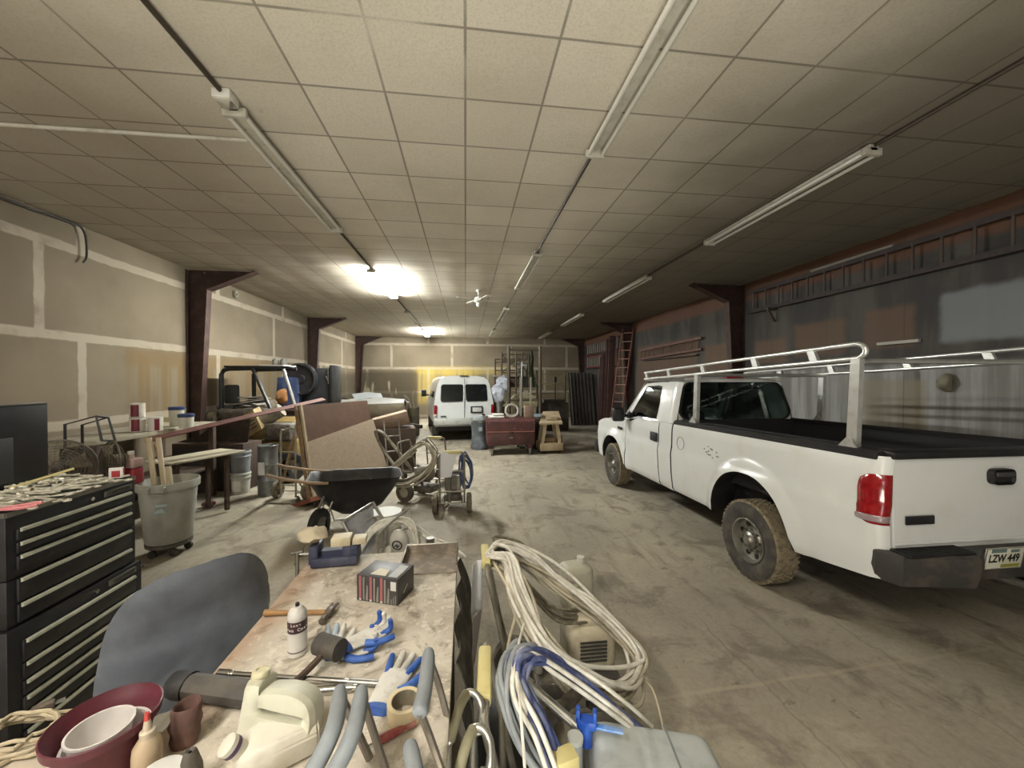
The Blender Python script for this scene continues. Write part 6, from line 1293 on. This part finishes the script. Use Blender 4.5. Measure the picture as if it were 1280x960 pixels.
# boat on its trailer
t = thing('motor_boat', 'white open motor boat on a trailer by the far tan wall', 'boat', (-3.3, 14.0, 0), -48)
HB = mt('#8f8471', .4, 0, '#6f6656', 4, 0, .5); DK = mt('#e2e2de', .35, 0, '#c4c4be', 4, 0, .4)
def bsec(x, w, z0, zt, k=1): return [(x, -w, zt), (x, -w*.93, (z0+zt)/2), (x, -w*.55*k, z0+.12), (x, 0, z0), (x, w*.55*k, z0+.12), (x, w*.93, (z0+zt)/2), (x, w, zt)]
m = M(); secs = [(-2.3, .82, .62, 1.28), (-1.2, .92, .6, 1.30), (0, .95, .6, 1.34), (1.0, .85, .66, 1.40), (1.7, .60, .80, 1.44), (2.15, .28, 1.02, 1.46), (2.38, .03, 1.28, 1.47)]
m.loft([bsec(*s_) for s_ in secs], False); m.bm.faces.new([m.bm.verts.new(p) for p in bsec(*secs[0])]); m.build('hull', HB, t, ang=60)
m = M(); top_ = [(x, w, zt) for x, w, z0, zt in secs]; m.loft([[(x, -w-.02, zt-.03), (x, -w-.03, zt), (x, -w*.7, zt+.07), (x, -w*.45, zt+(.16 if x < 1.2 else .12)), (x, 0, zt+(.20 if -.2 < x < 1.5 else .10)), (x, w*.45, zt+(.16 if x < 1.2 else .12)), (x, w*.7, zt+.07), (x, w+.03, zt), (x, w+.02, zt-.03)] for x, w, zt in top_], False); m.build('deck', DK, t, ang=50)
m = M(); m.loft([[(-.1, -.6, 1.50), (-.1, 0, 1.56), (-.1, .6, 1.50)], [(-.35, -.62, 1.72), (-.35, 0, 1.78), (-.35, .62, 1.72)]], False); m.thick(.01); m.build('windscreen', mt('#c9ced0', .15), t)
m = M(); m.box((-2.42, 0, 1.2), (.2, .3, .6), bev=.05); m.build('outboard_motor', K['dkmetal'], t); t.scale = (.88,)*3
tr_ = thing('boat_trailer', 'trailer with white wheel fenders under the white boat', 'trailer', (-3.3, 14.0, 0), -48)
m = M(); m.box((0, -.55, .48), (4.4, .08, .12)); m.box((0, .55, .48), (4.4, .08, .12)); m.box((-1.5, 0, .48), (.08, 1.1, .1)); m.box((1.4, 0, .5), (.08, 1.1, .1)); m.box((2.1, 0, .48), (.6, .1, .1)); m.box((0, .35, .57), (2.0, .1, .06)); m.box((0, -.35, .57), (2.0, .1, .06)); m.cyl((2.3, 0, .48), (2.3, 0, 0), .03); m.build('frame', K['dkmetal'], tr_)
for s in (-1, 1):
    q = T(-.4, s*.98, .32) @ rot(90, 0, 0); m = M(); m.lathe([(.14, -.08), (.29, -.09), (.32, 0), (.29, .09), (.14, .08)], q, 24); w = m.build('wheel', K['rubber'], tr_); m = M(); m.lathe([(.15, .06), (.03, .05), (0, .06)], q, 16); m.lathe([(.15, -.06), (.03, -.05), (0, -.06)], q, 16); m.build('rim', K['white'], w)
    m = M(); m.loft([[(-.4+.4*math.cos(a), s*.86, .34+.4*math.sin(a)), (-.4+.4*math.cos(a), s*1.12, .34+.4*math.sin(a))] for a in rng(.1, PI-.1, 14)], False); m.thick(.012); m.build('fender', K['white'], tr_)
p = W(493, 519, Y=11.6); t = thing('trailer_jack_cover', 'white rounded fender standing alone in front of the boat bow', 'fender', (p.x, 11.6, 0)); m = M(); m.loft([[(-.13, .34*math.cos(a), .62+.34*math.sin(a)), (.13, .34*math.cos(a), .62+.34*math.sin(a))] for a in rng(-.25, PI+.25, 16)], False); m.thick(.012); m.build('shell', K['white'], t); m = M(); q = T(0, 0, .34) @ rot(0, 90, 0); m.lathe([(.12, -.1), (.3, -.1), (.34, 0), (.3, .1), (.12, .1)], q, 24); m.build('wheel', K['black'], t); m = M(); m.box((0, 0, .5), (.06, .06, .9)); m.build('stay', K['dkmetal'], t)
# dark drum and plants of clutter by the van
p = W(514, 530, Y=14.2); t = thing('steel_barrel', 'dark barrel with scraps on top between the boat and the van', 'barrel', (p.x, 14.2, 0)); m = M(); m.lathe([(0, 0), (.28, 0), (.29, .02), (.29, .3), (.30, .31), (.29, .32), (.29, .62), (.30, .63), (.29, .64), (.29, 1.0), (.3, 1.02), (.27, 1.02), (.26, .95), (0, .95)], n=28); m.build('body', mt('#57503f', .7, .1, '#3e382d', 5, .1, .6), t)
m = M(); m.tube([(0, .05, .95), (-.1, .05, 1.3), (-.25, .05, 1.45)], .03, 6); m.tube([(.1, 0, .95), (.05, 0, 1.4), (.12, 0, 1.6)], .025, 6); solo('scrap_wood', m, K['dust'], 'crooked scraps sticking out of the dark barrel by the van', 'scrap', (p.x, 14.2, 0.005))

# ================================================================ CENTRE BACK: RED CHEST, STAND, SCAFFOLD
RC = mt('#6a2420', .55, .1, '#4a1c1a', 4, .05, .6); 
n = N('red_chest'); c = n.mix(n.ss(n.noise(4, 6, .65), .4, .65), hx('#522b28'), hx('#3a2220')); c = n.mix(n.math('MULTIPLY', n.ss(n.noise(16, 5, .75), .62, .67), .8), c, hx('#b59a92')); RC = n.out(c, .55)
x0, x1 = W(609, 560, Y=10.1).x, W(668, 560, Y=10.1).x; ww = x1-x0
t = thing('job_site_chest', 'scuffed dark red job site chest on casters in front of the scaffold', 'chest', ((x0+x1)/2, 10.45, 0), 0)
m = M(); m.box((0, 0, .45), (ww, .75, .36), bev=.008); m.build('body', RC, t); m = M(); m.prism([(-ww/2-.01, -.385, .64), (-ww/2-.01, .385, .64), (-ww/2-.01, .385, .98), (-ww/2-.01, -.30, .98), (-ww/2-.01, -.385, .90)], (ww+.02, 0, 0)); l_ = m.build('lid', RC, t)
m = M(); m.box((0, -.386, .632), (ww, .012, .018)); m.build('lid_edge', mt('#a06a5c', .5), t); m = M(); m.box((0, -.387, .60), (.14, .02, .07), bev=.008); m.build('hasp', K['dkmetal'], t)
m = M(); m.box((.0, -.3775, .47), (.10, .008, .03)); m.build('handle', K['steel'], t)
for sx in (-1, 1):
    m = M(); m.box((sx*(ww/2-.12), 0, .225), (.12, .7, .09)); m.build('skid', RC, t)
    for sy in (-1, 1): m = M(); m.cyl((sx*(ww/2-.12)-.02, sy*.3, .075), (sx*(ww/2-.12)+.02, sy*.3, .075), .075, n=16); m.box((sx*(ww/2-.12), sy*.3, .14), (.06, .1, .08)); m.build('caster', K['steel'], t)
xc = (x0+x1)/2
p = W(640, 520, Y=10.4); m = M(); m.tor(.17, .035, T(0, 0, 0) @ rot(72, 0, 0), 28, 8); m.box((0, .06, -.13), (.3, .2, .05)); solo('saw_guard', m, mt('#9b968a', .5, .2, '#6c675c', 8, 0, .5), 'round grey saw guard standing on the red chest', 'saw', (p.x, 10.4, 1.16))
p = W(618, 524, Y=10.3); m = M(); m.box((0, 0, 0), (.42, .3, .05), bev=.01); m.box((.05, 0, .06), (.3, .25, .04), bev=.01); solo('tool_case', m, K['white'], 'flat white tool case on the end of the red chest next to the van', 'case', (p.x+.05, 10.35, 1.01))
p = W(662, 523, Y=10.15); m = M(); m.box((0, 0, .16), (.24, .2, .32), bev=.004); solo('carton', m, mt('#7d6656', .8, 0, '#917a68', 5, 0, .5), 'brown cardboard carton on the corner of the red chest next to the wooden stand', 'box', (p.x, 10.3, .985))
t = bucket((W(675, 540, Y=10.9).x, 11.05, 0), 'grey lidded bin standing between the red chest and the wooden stand', .95, .2, K['dkmetal'], mt('#8a949c', .4), False)
t = thing('hand_truck', 'upright beige hand truck standing behind the red chest', 'hand truck', (W(657, 500, Y=11.3).x, 11.3, 0)); m = M(); hz = W(657, 472, Y=11.3).z
for s in (-1, 1): m.box((s*.15, 0, hz/2+.06), (.05, .04, hz-.1))
for z in (.4, .8, 1.2, 1.6): m.box((0, 0, z), (.3, .03, .05))
m.build('frame', mt('#8a8374', .6, .1), t); m = M(); m.tube([(-.1, .05, .12), (-.1, .1, hz+.3), (-.06, .1, hz+.36), (.05, .1, hz+.36)], .025, 6); m.build('crank', K['grey'], t)
for s in (-1, 1): m = M(); m.cyl((s*.2, .08, .13), (s*.25, .08, .13), .13, n=18); m.build('wheel', K['rubber'], t)
m = M(); m.box((0, -.12, .015), (.4, .24, .015)); m.build('toe_plate', K['dkmetal'], t)
# grey bag lined bin
p = W(597, 562, Z=0); t = thing('trash_bin', 'grey bin wrapped in a dark plastic bag between the van and the red chest', 'bin', (p.x+.06, p.y+.15, 0)); m = M(); m.lathe([(0, 0), (.25, 0), (.27, .08), (.22, .2), (.23, .5), (.25, .80), (.27, .84), (.24, .85), (.2, .75), (0, .7)], n=20); m.jit(.02, 7); m.build('bag', mt('#4e5356', .5, 0, '#70757a', 6, .1, .5), t)
m = M(); m.lathe([(.24, .76), (.27, .85), (.265, .88), (.23, .88), (.22, .8)], n=20); m.build('rim', mt('#8d8f88', .6), t); m = M(); m.box((.02, -.255, .60), (.1, .008, .12)); m.build('label', K['grey'], t)
m = M(); m.sph((0, 0, 0), .2, (1, .8, .5), 12); m.jit(.05, 9); solo('scrap', m, K['grey'], 'grey scraps heaped in the bag lined bin', 'scrap', (p.x+.06, p.y+.15, .86))
# wooden stand on a dolly
p0, p1 = W(676, 569, Z=0), W(706, 569, Z=0); w = p1.x-p0.x; t = thing('wooden_stand', 'plywood machine stand with slanted top on a wheeled base beside the red chest', 'stand', ((p0.x+p1.x)/2, p0.y+.4, 0), 0)
PN = mt('#a8977a', .65, 0, '#8c7654', 5, .05, .5)
m = M(); m.box((0, 0, .19), (w, .6, .20), bev=.004); m.build('base', PN, t)
for s in (-1, 1):
    for y in (-.22, .22): m = M(); m.prism([(s*(w/2-.03), y-.04, .29), (s*(w/2-.12), y-.04, .29), (s*(w/2-.20), y-.04, .80), (s*(w/2-.11), y-.04, .80)], (0, .05, 0)); m.build('leg', PN, t)
    for y in (-.22, .22): m = M(); m.cyl((s*(w/2-.06)-.02, y, .045), (s*(w/2-.06)+.02, y, .045), .045, n=14); m.build('caster', K['rubber'], t)
m = M(); m.prism([(-w/2-.02, -.3, .80), (w/2-.02, -.3, .80), (w/2+.02, .3, 1.06), (-w/2+.2, .3, 1.06)], (0, 0, .05)); m.box((.05, -.1, .95), (w*.5, .2, .10), bev=.01, m=T(0, 0, 0)); m.build('top', PN, t)
m = M(); m.box((w*.45, -.02, .33), (.03, .5, .3)); m.build('side_rail', K['dkwood'], t)
m = M(); m.box((0, 0, .36), (w*.45, .3, .12), bev=.01); solo('timber_block', m, K['wood'], 'short timber block lying in the base of the plywood stand', 'block', ((p0.x+p1.x)/2, p0.y+.4, .0))
# scaffold
SC = mt('#5b5142', .6, .3, '#3c342b', 6, 0, .5)
def frame(px0, px1, Y, pt, label, rungs, brace=False, thick_=.03, grp='scaffold frames'):
    a, b = W(px0, 500, Y=Y).x, W(px1, 500, Y=Y).x; zt = W(px0, pt, Y=Y).z; t = thing('scaffold', label, 'scaffold', (0, Y, 0))
    for x in (a, b): m = M(); m.cyl((x, 0, 0), (x, 0, zt), thick_, n=10); m.build('upright', SC, t)
    for py in rungs: z = W(px0, py, Y=Y).z; m = M(); m.cyl((a, 0, z), (b, 0, z), thick_*.7, n=8); m.build('rung', SC, t)
    if brace: z0, z1 = W(px0, rungs[0], Y=Y).z, W(px0, rungs[-1], Y=Y).z; m = M(); m.cyl((a, .03, z0), (b, .03, z1), .018, n=6); m.cyl((b, .05, z0), (a, .05, z1), .018, n=6); m.build('brace', SC, t)
frame(636, 675, 12.6, 433, 'tall front scaffold frame with two wide posts behind the red chest', (437, 500), False, .055)
frame(627, 653, 13.6, 440, 'scaffold frame with cross bracing behind the front posts', (443, 451, 466), True)
frame(619, 645, 14.6, 449, 'lowest scaffold frame nearest the van', (449, 453, 463, 490))
frame(645, 661, 13.2, 441, 'narrow scaffold frame with close rungs', (443, 449, 455, 461, 470), True, .022)
p0, p1 = W(617, 470, Y=13.9), W(660, 464, Y=13.9); m = M(); m.box(((p0.x+p1.x)/2, 13.9, p0.z), (p1.x-p0.x, .9, .06)); solo('scaffold_plank', m, K['dust'], 'pale plank laid across the scaffold behind the white bags', 'plank')
p = W(652, 476, Y=13.9); m = M(); m.box((p.x, 13.9, p.z-.03), (.9, .7, .4), bev=.08); m.sub(2); m.jit(.06, 4); solo('tarp_bundle', m, K['dkwood'], 'dark bundled tarp on the shelf of the scaffold', 'tarp')
t = thing('storage_rack', 'dark metal storage rack standing inside the scaffold', 'rack', (W(655, 500, Y=13.9).x, 13.9, 0)); zz = W(655, 482, Y=13.9).z
for x in (-.55, .55):
    for y in (-.35, .35): m = M(); m.box((x, y, zz/2), (.05, .05, zz)); m.build('post', SC, t)
for z in (.5, 1.1, zz-.02): m = M(); m.box((0, 0, z), (1.2, .8, .04)); m.build('shelf', SC, t)
m = M(); m.prism([(-.65, 0, 0), (.55, 0, 0), (.5, 0, .34), (.1, 0, .45), (-.2, 0, .38)], (0, .5, 0)); bmesh.ops.subdivide_edges(m.bm, edges=m.bm.edges[:], cuts=2); m.jit(.06, 5); p = W(652, 500, Y=12.9); solo('rubble_bag', m, mt('#8f8768', .8, 0, '#5f5a44', 9, .2, .6), 'pile of yellowish scrap sacks behind the red chest', 'sack', (p.x, 12.95, p.z-.22))
m = M(); m.box((0, 0, .4), (1.1, .6, .8), bev=.02); m.xf(T(p.x, 13.2, 0)); o = solo('crate', m, K['black'], 'black crate under the yellowish scrap sacks', 'crate')
for i, (px, py, Y, r, l) in enumerate(((629, 480, 13.2, .24, 'white plastic bag hanging on the scaffold, upper one'), (622, 492, 13.0, .27, 'white plastic bag hanging on the scaffold beside the van tail light, lower one'))):
    p = W(px, py, Y=Y); m = M(); m.sph((0, 0, 0), r, (1, .8, 1.15), 16); m.jit(.10, 7); solo('plastic_bag', m, mt('#c9ccd6', .4, 0, '#8f95a5', 9, .2, .5), l, 'bag', p)
p = W(622, 514, Y=12.9); t = thing('steel_drum', 'shiny steel drum under the white bags beside the van', 'drum', (p.x+.05, 13.1, 0)); m = M(); m.lathe([(0, 0), (.19, 0), (.2, .02), (.2, .5), (.21, .52), (.2, .54), (.2, 1.25), (.15, 1.3), (0, 1.3)], n=24); m.build('body', K['steel'], t); m = M(); m.cyl((0, 0, 1.29), (0, 0, 1.36), .05); m.build('cap', K['dkmetal'], t)
# green hanging cloth and grey clutter right of the scaffold
p = W(662, 450, Y=13.4); m = M(); m.grid(lambda u, v: (.28*(u-.5)*(.4+v)+.03*math.sin(v*8), .06*math.sin(u*9), -1.3*v), 10, 14); m.thick(.03); solo('green_tarp', m, mt('#3f4a36', .8, 0, '#2c3328', 5, .1, .5), 'dark green tarp hanging from the scaffold top', 'tarp', (p.x+.02, 13.3, 3.05))
p = W(690, 500, Y=15); m = M(); m.box((0, 0, .55), (1.3, .7, 1.1), bev=.03); m.box((.1, 0, 1.15), (.9, .5, .14), bev=.03); solo('machine', m, mt('#4a453c', .7, .1, '#2e2a25', 5, .1, .6), 'dark machine standing between the scaffold and the leaning steel sheets', 'machine', (p.x, 15.2, 0))
m = M(); z1, z2 = W(690, 468, Y=15.9).z, W(690, 480, Y=15.9).z; x_a, x_b = W(672, 480, Y=15.9).x, W(708, 480, Y=15.9).x
t = thing('pipe_rack', 'rack of pale pipes against the far wall right of the scaffold', 'rack', (0, 16.1, 0))
for x in (x_a, x_b): m2 = M(); m2.box((x, 0, 1.2), (.06, .06, 2.4)); m2.build('post', SC, t)
for z in (z1, z2, z2-.4): m2 = M(); m2.cyl((x_a-.2, -.05, z), (x_b+.1, -.05, z), .022); m2.build('pipe', mt('#8a7f63', .6), t)
m.bm.free()
p = W(694, 478, Y=15.2); m = M(); m.cyl((0, 0, 1.22), (0, 0, 2.05), .02); m.box((0, 0, 2.02), (.12, .1, .2), bev=.02); solo('drill_press', m, K['black'], 'black drill post standing on the dark machine', 'drill', (p.x, 15.2, 0))

# ================================================================ RIGHT WALL: LEANING SHEETS AND LADDERS
CORR = mt('#4b4743', .7, .2, '#322e2b', 6, .1, .5)
t = thing('steel_sheets', 'dark corrugated steel sheets leaning against the far end of the dark wall', 'sheet metal', (0, 0, 0))
a, b = W(714, 532, Z=0), W(746, 532, Z=0); zt = W(716, 466, Y=a.y+.5).z
def corr(x0, x1, y, zt, lean, name, mat, amp=.03, per=.16):
    m = M(); nn = int((x1-x0)/per*6); m.grid(lambda u, v: (x0+(x1-x0)*u, y+lean*v+amp*math.sin(2*PI*(x1-x0)*u/per), zt*v+.005), nn, 3); m.thick(.004); return m
corr(a.x, b.x, a.y, zt, .55, '', CORR).build('sheet', CORR, t); corr(a.x+.25, b.x+.25, a.y+.12, zt*.97, .5, '', CORR).build('sheet', CORR, t)
BR = mt('#4a2f2c', .7, .1, '#2f2220', 5, .1, .6)
DW = mt('#4f3530', .75, .1, '#352624', 5, .1, .6)
specs = ((752, 528, 757, 447, 16.4), (758, 527, 762, 444, 16.2), (764, 526, 768, 442, 16.0), (769, 525, 775, 424, 15.6), (775, 524, 780, 420, 15.3))
for i, (x0, y0, x1, y1, Y) in enumerate(specs):
    a = W(x0, y0, Y=Y); a.z = 0.0; b = W(x1, y1, Y=Y); b.x = min(b.x, XR-.32); a.x = min(a.x, XR-.45); d = b-a; m = M(); m.box((0, 0, d.length/2), (.26, .06, d.length), bev=.004); o = solo('timber_plank', m, DW, ('dark plank leaning on the wall next to the corrugated sheets', 'dark plank leaning second from the corrugated sheets', 'dark plank leaning third from the corrugated sheets', 'tall dark plank leaning second from the upright ladder', 'tall dark plank leaning right beside the upright ladder')[i], 'plank', a, 0, 'dark planks leaning by the ladder'); o.rotation_euler = Vector((0, 0, 1)).rotation_difference(d).to_euler()
LW = mt('#7a4a3c', .6, 0, '#9a6a55', 8, 0, .5); LD = mt('#2e2421', .7, .1, '#40332d', 8, 0, .5)
def ladder(label, a, b, wv, n_, mat, rmat=None, thick_=.03, grp=None):
    t = thing('ladder', label, 'ladder', (0, 0, 0), 0, grp); a, b, wv = Vector(a), Vector(b), Vector(wv)
    for s in (-.5, .5):
        m = M(); d = b-a; q = T(*(a+wv*s)) @ Vector((0, 0, 1)).rotation_difference(d).to_matrix().to_4x4(); m.box((0, 0, d.length/2), (thick_, thick_*2.2, d.length), q); m.build('rail', mat, t)
    for k in range(n_):
        c = a.lerp(b, (k+.5)/n_); m = M(); m.cyl(c-wv*.5, c+wv*.5, thick_*.55, n=8); m.build('rung', rmat or mat, t)
    return t
ladder('upright reddish wooden ladder leaning beside the middle column of the dark wall', (5.72, 14.3, 0.02), (6.12, 13.95, 3.95), (.32, -.25, 0), 12, mt('#6a3b30', .6, 0, '#8a5a48', 8, 0, .5), mt('#b08a78', .6))
xw = XR-.09
ladder('long dark ladder hung high on the dark wall above the pickup', (xw, 7.9, 3.72), (xw, 1.2, 3.72), (0, 0, .42), 20, LD, mt('#43372f', .6), .035)
ladder('short brown ladder hung on the dark wall between the two columns', (xw, 13.3, 2.90), (xw, 9.6, 2.98), (0, 0, .30), 12, mt('#5a3a2e', .6, 0, '#7a5a48', 8, 0, .5))
ladder('pale ladder hung on the dark wall near the far corner, upper one', (xw, 19.4, 3.55), (xw, 15.2, 3.55), (0, 0, .5), 14, mt('#4a2e2a', .6), mt('#9a9282', .5))
ladder('pale ladder hung on the dark wall near the far corner, lower one', (xw, 19.4, 2.9), (xw, 15.9, 2.9), (0, 0, .5), 12, mt('#6a2c2c', .6), mt('#9a9282', .5))
a = W(1040, 322, X=xw); m = M(); m.cyl((xw-.02, 4.95, 3.98), (xw-.02, 6.3, 3.98), .022); solo('pipe', m, mt('#7a746a', .5), 'pale pipe stored above the long hung ladder', 'pipe')
for y, l in ((7.2, 'wooden bracket holding the long hung ladder at the column end'), (2.6, 'wooden bracket holding the long hung ladder near the edge of the view')):
    m = M(); m.prism([(XR-.01, y, 3.44), (XR-.2, y, 3.44), (XR-.2, y, 3.49), (XR-.01, y, 3.49)], (0, .06, 0)); m.prism([(XR-.01, y, 3.2), (XR-.05, y, 3.2), (XR-.2, y, 3.44), (XR-.15, y, 3.44)], (0, .04, 0)); solo('wall_bracket', m, K['dkwood'], l, 'bracket')
for y0, y1, zz, l in ((9.8, 13.0, 2.69, 'steel hook rail carrying the short brown ladder'), (15.4, 19.2, 2.58, 'steel hook rail carrying the ladders in the far corner')):
    m = M(); m.box((XR-.06, (y0+y1)/2, zz), (.12, y1-y0, .03)); solo('hook_rail', m, K['dkmetal'], l, 'rail')
m = M(); m.sph((0, 0, 0), .08, (.7, 1, 1.6), 12); m.jit(.04, 9); p = W(1182, 478, X=XR-.06); solo('hanging_rags', m, mt('#7c7764', .8, 0, '#5a5444', 8, .2, .5), 'small bundle of pale rags hanging on the grey wall boards behind the truck bed', 'rag', p)
m = M(); q0 = W(1120, 428, X=XR-.05); m.box((XR-.02, q0.y, q0.z), (.05, .55, .045)); solo('wall_batten', m, mt('#a5a296', .7), 'short white batten fixed to the dark wall above the truck bed', 'batten')
